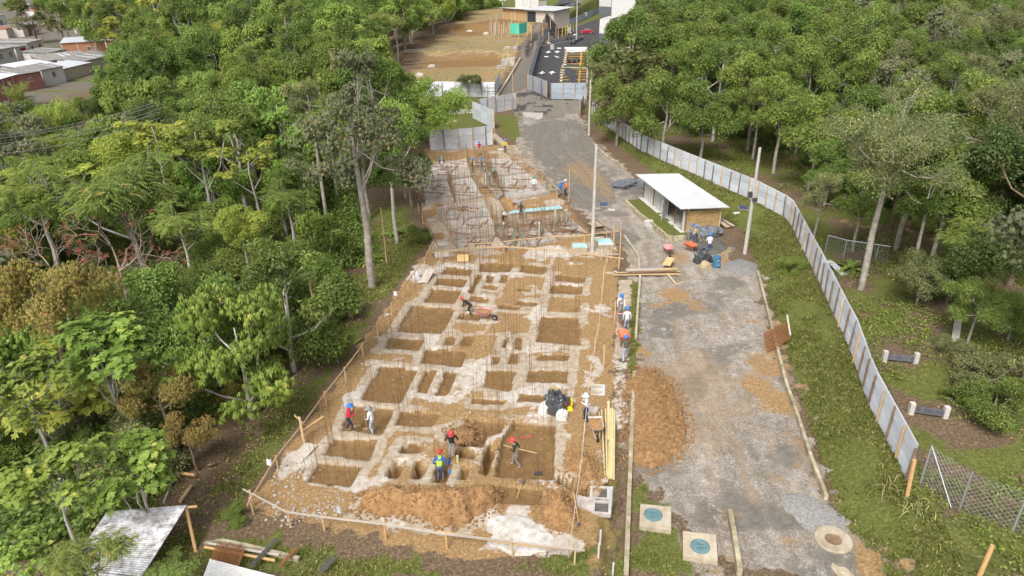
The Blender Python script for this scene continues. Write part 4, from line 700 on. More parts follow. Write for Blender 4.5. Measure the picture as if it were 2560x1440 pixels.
rail('wooden handrail along the bottom edge of the near foundations', [(634, 1266), (727, 1316), (812, 1328), (965, 1347), (1118, 1372), (1282, 1391), (1436, 1410)], m='greywood')
solo('pole', MB().tube([gs(1094, 1352, .55), gs(1282, 1385, .6), gs(1442, 1398, .55)], .05, 8), MT['bamboo'], 'bamboo pole tied low along the bottom handrail at its right end', 'pole', gs(1094, 1352))
rail('string-line rail of thin posts along the right edge of the near foundations', [(1422, 1396), (1448, 1232), (1459, 1096), (1470, 985), (1476, 950), (1487, 880), (1494, 845), (1500, 790), (1505, 742), (1508, 705), (1518, 660)], h=1.05, board=(.025, .06), r=.03, m='greywood', pm=('wood',))
rail('wooden handrail across the top of the near foundations', [(1105, 655), (1188, 645), (1260, 642), (1340, 648), (1424, 655), (1546, 672)], h=1.0)
rail('wooden handrail between the two foundation blocks', [(1176, 636), (1245, 632), (1300, 624), (1387, 616), (1460, 614), (1535, 604)], h=1.0)
rail('dark wooden handrail along the left side of the far foundation block', [(1092, 636), (1075, 592), (1058, 560), (1047, 535), (1033, 513), (1020, 495)], h=1.0, m='darkwood')
rail('wooden handrail between the far foundation block and the gravel road', [(1280, 392), (1295, 404), (1310, 414), (1340, 445), (1357, 450), (1378, 478), (1392, 495)], h=1.1, m='wood')
rail('short handrail beside the light pole at the gravel road', [(1488, 572), (1517, 594), (1528, 602)], h=1.0, m='darkwood')
t = rail('tied pole frame above the grey board at the left edge of the near foundations', [(760, 1110), (762, 1112)], h=1.7); part('pole', MB().tube([gs(760, 1095, .5), gs(815, 1075, .9)], .05, 8), MT['bamboo'], t)
# tall thin stakes
for x, y, h, lb in [(967, 662, 5., 'tall bamboo stake standing in the grass right of the thick pale trunk'), (989, 565, 5.2, 'tall bamboo stake by the dark soil left of the far foundation block'), (1026, 510, 2.2, 'short bamboo stake at the left corner of the far foundation block'), (1547, 672, 3.4, 'tall wooden stake at the right end of the upper handrail'), (1532, 618, 2.4, 'wooden stake by the blue-panelled crates'), (1422, 505, 3.4, 'tall bamboo stake beside the worker in the orange vest'), (1330, 425, 3.2, 'yellowish stake on the road side of the far foundation block'),
                    (1300, 300, 4.2, 'dark pole at the corner of the grass verge'), (1296, 300, 2.5, 'yellow stake beside the dark pole at the grass verge'), (1356, 283, 4., 'thin dark pole standing in the asphalt crossing'), (1283, 272, 6., 'tall yellow pole at the road end of the short white hoarding'), (1230, 350, 6., 'tall yellow pole at the corner of the white hoardings'), (1237, 352, 4.5, 'second yellow pole at the corner of the white hoardings'),
                    (1295, 112, 4.5, 'wooden post under the green mesh screen'), (1268, 152, 2.6, 'post with a small white board on the dry field')]:
    b = gs(x, y); solo('stake', MB().tube([b + Vector((0, 0, -.2)), b + Vector((.02, 0, h * .5)), b + Vector((0, 0, h))], [.05, .045, .035], 7), MT[random.choice(('bamboo', 'wood'))] if 'dark' not in lb else MT['darkwood'], lb, 'stake', b)
for i, (x, y, w) in enumerate([(1536, 810, 'left of the upper wheelbarrow'), (1508, 925, 'left of the dark-jacketed worker')]):
    b = gs(x, y); solo('stake', MB().box(b + Vector((0, 0, .85)), (.10, .04, 1.9), .2), MT['wood'], f'upright board stake at the edge of the concrete strip, {w}', 'stake', b)
# ------------------------------------------------------------------ far foundation block: slabs with trenches between
SL = [[(1048, 424), (1165, 396), (1178, 440), (1041, 456)], [(1040, 460), (1117, 452), (1136, 503), (1063, 507)], [(1121, 452), (1178, 444), (1205, 490), (1141, 502)], [(1087, 519), (1210, 504), (1227, 540), (1107, 550)], [(1109, 553), (1228, 543), (1240, 591), (1133, 599)], [(1135, 601), (1241, 593), (1262, 612), (1146, 620)],
      [(1212, 399), (1272, 395), (1317, 431), (1233, 440)], [(1235, 443), (1319, 434), (1375, 481), (1298, 494), (1264, 489)], [(1240, 558), (1268, 553), (1290, 578), (1248, 585)], [(1250, 587), (1292, 580), (1322, 611), (1270, 620)], [(1278, 560), (1345, 551), (1366, 572), (1296, 578)], [(1298, 581), (1367, 574), (1394, 598), (1326, 610)], [(1352, 551), (1430, 547), (1447, 562), (1370, 570)], [(1372, 573), (1449, 564), (1468, 582), (1398, 592)],
      [(1185, 395), (1206, 394), (1228, 440), (1212, 452)], [(1213, 456), (1230, 443), (1258, 486), (1244, 496)]]
t = thing('building_foundation', 'pale concrete foundation of the far building block, slabs split by trenches and bristling with bars', 'foundation', gz(-2, 70))
slabW = []
for q in SL:
    P = poly(q, .25); slabW.append(P); cx = sum(p[0] for p in P) / len(P); cy = sum(p[1] for p in P) / len(P); z0 = min(bh(*p) for p in P) - .4
    part('slab', MB().prism(P, z0, .27 + random.uniform(-.02, .02)), MT['palecon'], t)
# ------------------------------------------------------------------ starter bars
def bar_mesh(name, m, h, r=.009): return MB().tube([(0, 0, -.2), (0.01, .005, h * .5), (0, 0, h)], r, 4).mesh(name, m)
RB2 = mat('dark rusty bar', (.14, .072, .04), .85, .25, 10); BARS = [bar_mesh('starter_bar', RB2, h, .010) for h in (1.9, 2.4, 2.9, 2.6)]
near_pts = []
for P in PW[:50]:
    Q = P[1]; n = len(Q)
    for i in range(n):
        a, b = Vector((*Q[i], 0)), Vector((*Q[(i + 1) % n], 0)); L = (b - a).length; d = (b - a) / L; o = Vector((d.y, -d.x, 0)) * .28
        for k in range(int(L / .42) + 1):
            p = a + d * (k * .42 + random.uniform(-.08, .08)) + o * random.choice((.6, 1.1))
            if P[0] < .9 and -18 < touv(p.x, p.y)[0] < -1.4 and touv(p.x, p.y)[1] < 53.5: near_pts.append((p.x, p.y))
random.shuffle(near_pts); near_pts = near_pts[:400]; near_pts.sort(key=lambda p: p[1])
for i, (x, y) in enumerate(near_pts[:300]):
    o = link('starter_bar', random.choice(BARS), None, (x, y, float(hat(x, y)))); o.rotation_euler = (random.gauss(0, .025), random.gauss(0, .025), 0); tag(o, f'thin rusty starter bar at the {("left", "middle", "right")[min(2, int((touv(x, y)[0] + 16.5) / 5))]} of the near foundations, {"level with the trenches" if y < 31 else "level with the black sheet" if y < 36 else "behind the black sheet"}', 'reinforcing bar', 'starter bars of the near foundations')
def bar_stuff(name, pts, m, label, r=.011, hs=(1.6, 2.6), z=None):
    mb = MB()
    for x, y in pts:
        h = random.uniform(*hs); z0 = float(hat(x, y)) if z is None else z; mb.tube([(x, y, z0 - .1), (x + random.gauss(0, .03), y + random.gauss(0, .03), z0 + h)], r, 4, cap=False)
    tag(link(name, mb.mesh(name, m)), label, 'reinforcing bar', kind='stuff')
bar_stuff('starter_bars', near_pts[300:], RB2, 'rusty starter bars at the back of the near foundations', .011, (1.9, 2.8))
fp = []
for P in slabW:
    n = len(P)
    for i in range(n):
        a, b = Vector((*P[i], 0)), Vector((*P[(i + 1) % n], 0)); L = (b - a).length
        for k in range(int(L / .2)):
            p = a.lerp(b, (k + random.random() * .6) / max(1, L / .2)); fp.append((p.x, p.y))
    for _ in range(34):
        w = rng.dirichlet([1] * n); fp.append((sum(w[i] * P[i][0] for i in range(n)), sum(w[i] * P[i][1] for i in range(n))))
bar_stuff('starter_bars', fp, MT['rebar'], 'dense rusty starter bars over the far foundation slabs', .009, (1.4, 2.6))
mb = MB()
for P in slabW:
    n = len(P)
    for i in range(n):
        a, b = Vector((*P[i], .27)), Vector((*P[(i + 1) % n], .27))
        for z in (.5, 1.0): mb.beam(a + Vector((0, 0, z)), b + Vector((0, 0, z)), .018, .018)
tag(link('tie_bars', mb.mesh('tie_bars', MT['rebar'])), 'horizontal tie bars wired to the starter bars of the far foundation', 'reinforcing bar', kind='stuff')
gp_ = [p for p in fp if random.random() < .05]; mb = MB()
for x, y in gp_: mb.tube([(x + .1, y, .1), (x + .1, y, random.uniform(1., 2.))], .022, 5)
tag(link('conduits', mb.mesh('conduits', MT['greenp'])), 'green and blue pipe ends standing among the bars of the far foundation', 'pipe', kind='stuff')
yp = [p for p in fp if random.random() < .07]; mb = MB()
for x, y in yp: mb.beam((x - .1, y, .1), (x - .1, y, random.uniform(.9, 1.9)), .05, .03)
tag(link('form_boards', mb.mesh('form_boards', MT['wood'])), 'small wooden stakes among the bars of the far foundation', 'stake', kind='stuff')
mb = MB()
for P in slabW:
    for _ in range(7):
        w = rng.dirichlet([1.5] * len(P)); c = Vector((sum(w[i] * P[i][0] for i in range(len(P))), sum(w[i] * P[i][1] for i in range(len(P))), .3)); a = random.choice((-.25, 1.32)) + random.gauss(0, .12); l = random.uniform(.5, 1.4); d = Vector((math.cos(a), math.sin(a), 0)) * l; mb.beam(c - d, c + d, random.uniform(.08, .2), .05)
tag(link('form_boards', mb.mesh('form_boards', MT['darkwood'])), 'loose shuttering boards lying among the bars of the far foundation', 'board', kind='stuff')
for i, (x, y) in enumerate([(1215, 470), (1225, 470), (1348, 600), (1412, 566), (1416, 565), (1260, 600), (1388, 568)]):
    b = gs(x, y); t = thing('riser_pipe', ('white-capped upright pipe in the far foundation, ' + ('by the corridor trench, left one', 'by the corridor trench, right one', 'near its front handrail', 'near the road side, left one', 'near the road side, right one', 'below the man in the white-blue helmet', 'just right of the pale cyan pipes')[i]), 'pipe', b, 'riser pipes of the far foundation')
    part('tube', MB().tube([b, b + Vector((0, 0, 1.5))], .06, 8), MT['greenp' if i % 2 else 'grayp'], t); part('cap', MB().tube([b + Vector((0, 0, 1.5)), b + Vector((0, 0, 1.66))], .085, 8), MT['white'], t)
t = thing('pipe_bundle', 'pale cyan pipes lying across the far foundation', 'pipe', gs(1340, 530))
for k in range(3):
    a, b = gs(1272 + 4 * k, 541 - 3 * k, .3), gs(1407 - 3 * k, 528 - 3 * k, .3); part('pipe', MB().tube([a, b], .075, 8), MT['cyan'], t)
# ------------------------------------------------------------------ spoil heaps
def heap(name, label, cat, pts, H, m, w=1.2, lump=.35, clods=60, peaks=None, csz=(.025, .085), kind=None):
    P = poly(pts); xs, ys = [p[0] for p in P], [p[1] for p in P]; s = .09
    X, Y = np.meshgrid(np.arange(min(xs) - .5, max(xs) + .5, s), np.arange(min(ys) - .5, max(ys) + .5, s)); d = sdist(X, Y, P) + (fbm(X, Y, .9, 3, 83) - .5) * .7
    Hm = H * (.75 + .5 * fbm(X, Y, .5, 2, 91)); Z = hat(X, Y) * 0 + np.maximum(hat(X, Y), -.12) + Hm * (1 - np.exp(-np.clip(d, 0, 9) / w * 1.4)) + ((fbm(X, Y, 1.6, 3, 66) - .5) * .6 + (fbm(X, Y, 4.5, 3, 67) - .5) * .55) * lump * sst(0, .4, d) - .12 * (d < .02)
    ny, nx = X.shape; idx = np.arange(nx * ny).reshape(ny, nx); f = np.stack([idx[:-1, :-1], idx[:-1, 1:], idx[1:, 1:], idx[1:, :-1]], -1).reshape(-1, 4); keep = (d.ravel()[f] > -.02).any(1); f = f[keep]
    used, inv = np.unique(f, return_inverse=True); o0 = Vector((sum(xs) / len(xs), sum(ys) / len(ys), 0)); V = np.stack([X.ravel(), Y.ravel(), Z.ravel()], 1)[used] - np.array(o0)
    t = link(name, np_mesh(name, V, inv.reshape(-1, 4), m, smooth=True), None, o0); tag(t, label, cat, kind=kind)
    mb = MB(); k = 0
    sel = np.where((d > -.35) & (d < .9))[0] if False else np.argwhere((d > -.45) & (d < 1.5))
    for j, i in sel[rng.choice(len(sel), min(clods * 3, len(sel)), replace=False)]:
        r = random.uniform(*csz); mb.ball((X[j, i] - o0.x, Y[j, i] - o0.y, Z[j, i] + r * .3 + (.12 if d[j, i] < .02 else 0)), (r, r * random.uniform(.7, 1.2), r * .8), 0, 5, 3)
    if clods: c = link('clods', mb.mesh('clods', m), t); c['kind'] = 'stuff'
    return t
heap('soil_heap', 'broad orange soil heap in front of the deep trenches of the near foundations', 'soil heap', [(887, 1268), (905, 1240), (955, 1232), (1060, 1236), (1140, 1238), (1235, 1232), (1250, 1240), (1235, 1262), (1195, 1288), (1175, 1310), (1110, 1315), (1020, 1290), (930, 1284)], 1.45, MT['soil'], .9, .6, 240)
heap('soil_heap', 'orange soil heap beside the slanting trench at the bottom right of the foundations', 'soil heap', [(1352, 1290), (1365, 1245), (1388, 1212), (1425, 1232), (1438, 1260), (1432, 1310), (1390, 1318)], .9, MT['soil'], .8, .4, 120)
heap('soil_heap', 'orange soil heap between the slanting trench and the cream pipes', 'soil heap', [(1410, 1178), (1418, 1140), (1450, 1125), (1500, 1150), (1506, 1195), (1480, 1212)], .8, MT['soil'], .8, .4, 90)
heap('soil_heap', 'large orange soil heap spread on the edge of the gravel road', 'soil heap', [(1572, 1150), (1568, 960), (1590, 925), (1640, 930), (1690, 975), (1715, 1045), (1712, 1110), (1680, 1158), (1625, 1172)], 1.0, MT['soil'], 1.6, .3, 420, csz=(.025, .10))
heap('soil_heap', 'loose soil thrown up inside the irregular pit behind the trenches', 'soil heap', [(1125, 1075), (1160, 1062), (1195, 1068), (1190, 1095), (1150, 1102)], .45, MT['soil'], .6, .4, 60)
heap('sand_heap', 'dark sand heap below the shed where three workers shovel', 'sand heap', [(1735, 632), (1740, 600), (1775, 585), (1808, 600), (1822, 622), (1800, 636), (1762, 640)], .5, MT['sand'], 1.2, .15, 0)
heap('gravel_heap', 'grey gravel heap by the blue drum at the foot of the grass bank', 'gravel heap', [(1800, 672), (1815, 652), (1850, 648), (1890, 660), (1893, 682), (1850, 692)], .35, MT['grit'], 1.2, .2, 0)
heap('gravel_heap', 'grey gravel spread at the lower right of the road near the round well', 'gravel heap', [(1945, 1270), (1960, 1228), (2010, 1225), (2075, 1268), (2110, 1300), (2100, 1335), (2030, 1338)], .12, MT['grit'], 1.4, .08, 0)
heap('cement_spill', 'white spread of spilt lime at the bottom of the near foundations', 'lime spread', [(1215, 1300), (1240, 1290), (1300, 1288), (1360, 1310), (1392, 1335), (1378, 1372), (1300, 1387), (1220, 1372), (1200, 1360), (1225, 1340)], .10, mat('spilt lime', (.33, .29, .23), .95, .2, 2.6, (.60, .585, .56), bump=.5), .8, .16, 0)
mb = MB()
def pebbles(n, pts, r0, r1, mb=mb):
    P = poly(pts); xs, ys = [p[0] for p in P], [p[1] for p in P]; c = 0
    while c < n:
        x, y = random.uniform(min(xs), max(xs)), random.uniform(min(ys), max(ys))
        if inpoly(np.array([x]), np.array([y]), P)[0]: r = random.uniform(r0, r1); mb.ball((x, y, float(hat(x, y)) + r * .4), (r, r * random.uniform(.6, 1.), r * .7), 0, 5, 3); c += 1
pebbles(60, [(690, 1180), (770, 1130), (830, 1150), (760, 1200), (700, 1270), (640, 1300)], .03, .11); pebbles(90, [(680, 1280), (740, 1270), (860, 1250), (850, 1290), (720, 1320), (660, 1310)], .03, .10); pebbles(60, [(700, 1240), (860, 1225), (850, 1270), (680, 1275)], .02, .06)
tag(link('limestone_rubble', mb.mesh('limestone_rubble', MT['limestone'])), 'white limestone rubble at the lower left corner of the building plot', 'rubble', kind='stuff')
mb = MB(); pebbles(1500, [(1600, 1180), (1930, 720), (1990, 960), (2070, 1280), (2230, 1430), (1850, 1430), (1720, 1330)], .015, .05, mb); pebbles(700, [(1600, 720), (1890, 740), (1960, 900), (1600, 900)], .02, .06, mb)
tag(link('loose_stones', mb.mesh('loose_stones', MT['grit'])), 'loose grey stones scattered on the gravel road', 'gravel', kind='stuff')
mb = MB(); pebbles(320, [(900, 1000), (1080, 680), (1500, 680), (1480, 1150), (900, 1180)], .015, .05, mb); tag(link('loose_stones', mb.mesh('loose_stones', MT['limestone'])), 'pale crumbs of concrete scattered over the near foundations', 'rubble', kind='stuff')
# ------------------------------------------------------------------ kerbs
def kerb(label, pts, w=.16, h=.32, m='mossy', piece=1.0, dz=0., nm='kerb'):
    q = arc_pts([gp(*p) for p in pts], piece); t = thing(nm, label, 'kerb', q[0])
    for a, b in zip(q, q[1:]):
        d = (b - a) * (.012 / max((b - a).length, .01)); z = Vector((0, 0, h / 2 + dz + random.uniform(-.012, .012))); part('kerb_stone', MB().beam(a + d + z, b - d + z, w * random.uniform(.95, 1.05), h), MT[m], t)
kerb('long weathered kerb at the foot of the grass bank beside the gravel road', [(1893, 685), (1912, 760), (1935, 850), (1962, 960), (1990, 1040), (2025, 1150), (2064, 1252)])
kerb('weathered kerb between the drain channel and the gravel road', [(1586, 935), (1578, 1100), (1572, 1250), (1565, 1440)], .2, .25); kerb('pale kerb running from the plank stack along the grass strip', [(1560, 592), (1596, 642), (1600, 700), (1595, 760), (1589, 850)], .16, .2, 'creamcon')
kerb('short weathered kerb standing between the manhole slabs and the stony road', [(1823, 1287), (1836, 1360), (1848, 1440)], .2, .35)
kerb('kerb wall of the grass island in front of the shed', [(1562, 508), (1600, 545), (1640, 575), (1672, 604), (1712, 600)], .2, .45); kerb('broken kerb at the grass edge across the road from the shed', [(1484, 362), (1510, 390), (1545, 412), (1560, 425)], .2, .3)
kerb('long pale kerb along the left side of the concrete road', [(1240, 248), (1268, 205), (1300, 150), (1328, 100)], .35, .45, 'creamcon', 2.)
kerb('concrete edge between the grass verge and the far foundation block', [(1232, 340), (1262, 368), (1285, 392)], .9, .3, 'creamcon', 2.)
# ------------------------------------------------------------------ shed with white roof
A, B, Cc = gp(1609, 497), gp(1712, 582), gp(1795, 572); A.z = B.z = Cc.z = max(.05, min(A.z, B.z)); D = A + (Cc - B); ul = (B - A).normalized(); ww = (Cc - B).normalized(); LL = (B - A).length; WW = (Cc - B).length; UPV = Vector((0, 0, 1))
shed = thing('shed', 'timber site shed with a white sheet roof and an open white door', 'shed', A)
def Q(s, t_, z): return A + ul * (s * LL) + ww * (t_ * WW) + UPV * z
hf, hb = 2.25, 1.9
mb = MB(); ov = .5
def Rf(s, t_, dz=0): return A + ul * (-ov + s * (LL + 2 * ov)) + ww * (-.9 + t_ * (WW + 1.5)) + UPV * (hf + .25 + (hb - hf) * t_ + dz)
nr = 40
mb.sheet(lambda a, b: Rf(a, b, .02 * (1 if int(round(a * nr)) % 2 else -1)), nr, 1); mb.sheet(lambda a, b: Rf(1 - a, b, -.06), 1, 1)
mb.add([Rf(0, 0, .02), Rf(1, 0, .02), Rf(1, 0, -.06), Rf(0, 0, -.06)], [(0, 3, 2, 1)]); mb.add([Rf(1, 0, .02), Rf(1, 1, .02), Rf(1, 1, -.06), Rf(1, 0, -.06)], [(0, 3, 2, 1)])
part('roof', mb, MT['whiteroof'], shed)
npl = 12
for k in range(npl):
    z = hb * (k + .5) / npl; part('plank', MB().beam(Q(1, .02, z + .05), Q(1, 1, z + .05), .04 + .02 * random.random(), hb / npl - .015), MT['plank'], shed)
for s in (0, .26, .52, .78, 1): part('post', MB().beam(Q(s, -.01, 0), Q(s, -.01, hf - .02), .10, .10), MT['darkwood'], shed)
part('post', MB().beam(Q(1, 1.02, 0), Q(1, 1.02, hb), .1, .1), MT['wood'], shed)
for s0, s1 in ((.012, .25), (.27, .51)):
    part('wall_panel', MB().beam(Q((s0 + s1) / 2, 0, 1.05) - ul * (s1 - s0) * LL / 2, Q((s0 + s1) / 2, 0, 1.05) + ul * (s1 - s0) * LL / 2, .03, 2.0), MT['white'], shed)
part('wall_panel', MB().beam(Q(.53, .0, 1.05), Q(.60, .0, 1.05), .03, 2.0), MT['white'], shed); part('wall_panel', MB().beam(Q(.985, -.08, 1.0), Q(.985, .12, 1.0), .05, 2.0), MT['white'], shed)
part('back_wall', MB().beam(Q(0, 1, .95), Q(1, 1, .95), .04, 1.9), MT['greywood'], shed); part('end_wall', MB().beam(Q(0, .03, 1.0), Q(0, .97, 1.0), .04, 2.0), MT['greywood'], shed)
dr = part('door', MB().beam(Q(.60, -.03, 1.02), Q(.60, -.03, 1.02) + (ul * .62 - ww * .72) * 1.15, .05, 1.9), MT['white'], shed)
part('door_rail', MB().beam(Q(.60, -.05, .8) - ww * .04, Q(.60, -.05, .8) + (ul * .62 - ww * .72) * 1.1 - ww * .04, .05, .08).beam(Q(.60, -.05, 1.5) - ww * .04, Q(.60, -.05, 1.5) + (ul * .62 - ww * .72) * 1.1 - ww * .04, .05, .08), MT['black'], dr)
part('floor', MB().prism([Q(-.01, -.15, 0)[:2], Q(1.01, -.15, 0)[:2], Q(1.01, 1.02, 0)[:2], Q(-.01, 1.02, 0)[:2]], A.z - .3, A.z + .06), MT['concrete'], shed)
mb = MB(); 
for k in range(9):
    a, b = (.02, .49); s = a + (b - a) * k / 8; mb.beam(Q(s, -.02, .1), Q(s, -.02, 2.04), .012, .012)
for k in range(8): mb.beam(Q(.02, -.02, .2 + k * .25), Q(.49, -.02, .2 + k * .25), .012, .012)
part('wire_grid', mb, MT['greycl'], shed)
p = gp(1622, 566); t = thing('step_stool', 'two grey concrete block steps by the kerb of the shed island', 'steps', p); part('block', MB().box(p + Vector((0, .2, .25)), (.8, .4, .5), .2), MT['concrete'], t); part('block', MB().box(p + Vector((.05, -.35, .12)), (.8, .4, .25), .2), MT['concrete'], t)
for x0, y0, x1, y1, lb in ((1798, 560, 1815, 566, 'grey boards leaning behind the plank end of the shed'),):
    a, b = gp(1795, 566, .5), gp(1818, 572, .1); t = thing('board_pile', lb, 'boards', a)
    for k in range(4): part('board', MB().beam(a + Vector((.1 * k, .15 * k, .05 * k)), b + Vector((.2 * k, .05, .05 * k)), .2, .04), MT[('wood', 'greywood', 'darkwood', 'greywood')[k]], t)
# ------------------------------------------------------------------ light poles
def light_pole(x, y, h, label, r=.17, arm=1, flip=1, z=None):
    b = gp(x, y); t = thing('light_pole', label, 'light pole', b, 'light poles'); part('pole', MB().tube([b + Vector((0, 0, -.3)), b + Vector((0, 0, h))], [r, r * .62], 14), MT['concrete'], t)
    if arm:
        q = b + Vector((0, 0, h * .42)); f = flip
        a = part('bracket', MB().tube([q, q + Vector((.9 * f, -.3, .1))], .03, 6), MT['galv'], t)
        part('solar_panel', MB().box(q + Vector((.75 * f, -.25, .42)), (.66, .44, .04), -.2, tilt=Matrix.Rotation(.35, 3, 'X')), MT['solar'], t); part('panel_frame', MB().box(q + Vector((.75 * f, -.25, .385)), (.71, .49, .03), -.2, tilt=Matrix.Rotation(.35, 3, 'X')), MT['galv'], t)
        part('lamp', MB().box(q + Vector((1.35 * f, -.55, .05)), (.55, .2, .07), -.35 * f), MT['white'], t)
    return t
light_pole(1481, 628, 9.2, 'pale concrete light pole with solar lamp standing between the two foundation blocks'); t = light_pole(1862, 634, 9.0, 'concrete light pole with solar lamp standing on the grass bank right of the shed', flip=-1)
b = gp(1862, 634); part('junction_box', MB().box(b + Vector((-.3, -.1, 5.2)), (.3, .3, .45)).box(b + Vector((.1, -.2, 4.8)), (.35, .2, .3)), MT['black'], t)
light_pole(1472, 338, 7.5, 'concrete pole half hidden by leaves at the far end of the zinc fence', .15, 0); light_pole(1441, 98, 11, 'concrete power pole beside the parked motorcycles', .2, 0); light_pole(1478, 232, 8, 'concrete pole behind the end of the parking bays', .14, 0)
def wire(a, b, sag, label, grp, r=.022):
    a, b = Vector(a), Vector(b); P = [a.lerp(b, k / 12) - Vector((0, 0, sag * 4 * (k / 12) * (1 - k / 12))) for k in range(13)]; solo('power_line', MB().tube(P, r, 4), MT['galv'], label, 'power line', a, grp)
for k, (y0, y1) in enumerate(((331, 262), (338, 270), (352, 282), (363, 290), (378, 305))):
    wire(G(-60, y0 + 14, 9.6), G(400, y1 - 10, 9.8), .5, f'power line over the left-hand wood, {("topmost", "second from the top", "middle one", "second from the bottom", "lowest")[k]} of five', 'power lines over the left-hand wood')
for k, (y0, y1) in enumerate(((126, 92), (130, 97), (150, 108), (160, 118))):
    wire(G(1010, y0, 7), G(1442, y1 - 20, 8), .4, f'power line crossing the dry field, {("topmost", "second", "third", "lowest")[k]} of four', 'power lines over the dry field', .03)
# ------------------------------------------------------------------ people
def seg_dist(p, a, b):
    ab = b - a; t = max(0, min(1, (p - a).dot(ab) / max(ab.length_squared, 1e-9))); return (p - a - ab * t).length
def person(px, py, face, pose, label, helmet='blue', shirt='whitecl', trousers='jeans', boots='tan', h=1.72, extra=None, brim=False, base=None, sleeves=True, vest=None, group='construction workers'):
    """pose: lean (torso pitch, deg forward), hips drop, arms: (left hand, right hand) targets in body axes x right, y forward, z up; stride"""
    b = base if base is not None else gs(px, py); k = h / 1.72
    lean = math.radians(pose.get('lean', 4)); drop = pose.get('drop', 0); st = pose.get('stride', .05); head = pose.get('head', lean * 40)
    hip = Vector((0, 0, .93 - drop)); R = Matrix.Rotation(-lean, 3, 'X')
    def T(v): return hip + R @ Vector(v)
    J = dict(pelvis=hip, waist=T((0, 0, .17)), chest=T((0, .01, .38)), neck=T((0, 0, .53)), nk=T((0, .015, .60)))
    hr = Matrix.Rotation(-math.radians(head) * .6, 3, 'X'); J['head'] = J['nk'] + hr @ Vector((0, .02, .12)); J['crown'] = J['nk'] + hr @ Vector((0, .015, .21))
    E = [('pelvis', 'waist'), ('waist', 'chest'), ('chest', 'neck'), ('neck', 'nk'), ('nk', 'head'), ('head', 'crown')]
    rad = dict(pelvis=(.155, .115), waist=(.14, .10), chest=(.165, .12), neck=(.075, .07), nk=(.058, .058), head=(.082, .098), crown=(.06, .07))
    hands = pose.get('hands', ((-.27, .06, .02), (.27, .06, .02)))
    for s, n in ((-1, 'l'), (1, 'r')):
        sh = T((s * .19, 0, .48)); ht = Vector(hands[0 if s < 0 else 1]); ht = T(ht) if pose.get('rel') else hip + ht
        d = ht - sh; L = min(d.length, .56); ht = sh + d.normalized() * L; bend = math.sqrt(max(0, .285 ** 2 - (L / 2) ** 2)); el = (sh + ht) / 2 + Vector((s * .5, -.6, -.45)).normalized() * bend
        pl = ht + (ht - el).normalized() * .09
        J.update({n + 'sh': sh, n + 'el': el, n + 'wr': ht, n + 'pa': pl}); E += [('chest', n + 'sh'), (n + 'sh', n + 'el'), (n + 'el', n + 'wr'), (n + 'wr', n + 'pa')]
        rad.update({n + 'sh': (.072, .066), n + 'el': (.048, .046), n + 'wr': (.032, .028), n + 'pa': (.040, .018)})
        fy = s * st * (1 if pose.get('lead', 1) > 0 else -1); hj = hip + Vector((s * .095, 0, -.04)); an = Vector((s * (.10 + pose.get('wide', .02)), fy, .08 if fy >= -.1 else .11))
        d = an - hj; L = min(d.length, .845); bend = math.sqrt(max(0, .43 ** 2 - (L / 2) ** 2)); kn = (hj + an) / 2 + Vector((0, 1, .1)).normalized() * bend
        J.update({n + 'hj': hj, n + 'kn': kn, n + 'an': an, n + 'to': an + Vector((s * .03, .17, -.045))}); E += [('pelvis', n + 'hj'), (n + 'hj', n + 'kn'), (n + 'kn', n + 'an'), (n + 'an', n + 'to')]
        rad.update({n + 'hj': (.098, .098), n + 'kn': (.066, .066), n + 'an': (.046, .05), n + 'to': (.045, .032)})
    names = list(J); me = bpy.data.meshes.new('body'); me.from_pydata([tuple(J[n] * k) for n in names], [(names.index(a), names.index(c)) for a, c in E], [])
    ob = bpy.data.objects.new('tmp', me); COL.objects.link(ob); sk = ob.modifiers.new('s', 'SKIN'); sk.use_smooth_shade = True; sv = me.skin_vertices[0].data
    for i, n in enumerate(names): sv[i].radius = (rad[n][0] * k, rad[n][1] * k); sv[i].use_root = (n == 'pelvis')
    ob.modifiers.new('u', 'SUBSURF').levels = 1; bpy.context.view_layer.update(); ev = ob.evaluated_get(bpy.context.evaluated_depsgraph_get()); m2 = bpy.data.meshes.new_from_object(ev); bpy.data.objects.remove(ob)
    mb = MB(); mb.v = [tuple(v.co) for v in m2.vertices]; mb.f = [tuple(p.vertices) for p in m2.polygons]; mb.m = []
    S_ = [(J[a] * k, J[c] * k, a, c) for a, c in E]
    for p in m2.polygons:
        c = p.center; a, e = min(((seg_dist(c, A, B_) / (max(rad[a_][0], rad[c_][0]) + .02), (a_, c_)) for A, B_, a_, c_ in S_), key=lambda q: q[0])[1]
        if e in ('head', 'crown', 'nk'): mi = 0
        elif e[1:] == 'pa': mi = 0
        elif e[1:] == 'wr': mi = 1 if sleeves else 0
        elif e[1:] == 'to': mi = 3
        elif e[1:] in ('an', 'kn', 'hj'): mi = 3 if (e[1:] == 'an' and c.z < .16) else 2
        elif (e, a) == ('waist', 'pelvis') and c.z < J['pelvis'].z * k + .06: mi = 2
        else: mi = 4 if (vest and e in ('chest', 'waist', 'neck')) else 1
        mb.m.append(mi)
    bpy.data.meshes.remove(m2)
    for s, n in ((-1, 'l'), (1, 'r')):                       # fingers rooted in the palm, curled; thumb from the side
        w, pl = J[n + 'wr'] * k, J[n + 'pa'] * k; d = (pl - w).normalized(); sd = d.orthogonal().normalized(); cu = d.cross(sd)
        for j in range(4):
            o = sd * ((j - 1.5) * .019); ln = (.055, .068, .064, .05)[j]; mb.tube([pl + o - d * .02, pl + o + d * ln * .6, pl + o + d * ln * .8 + cu * ln * .6], [.0095, .0085, .006], 5)
        mb.tube([w + d * .035, w + d * .05 + sd * .045, w + d * .085 + sd * .05 + cu * .015], [.012, .010, .007], 5)
    hd = J['head'] * k; hq = hr
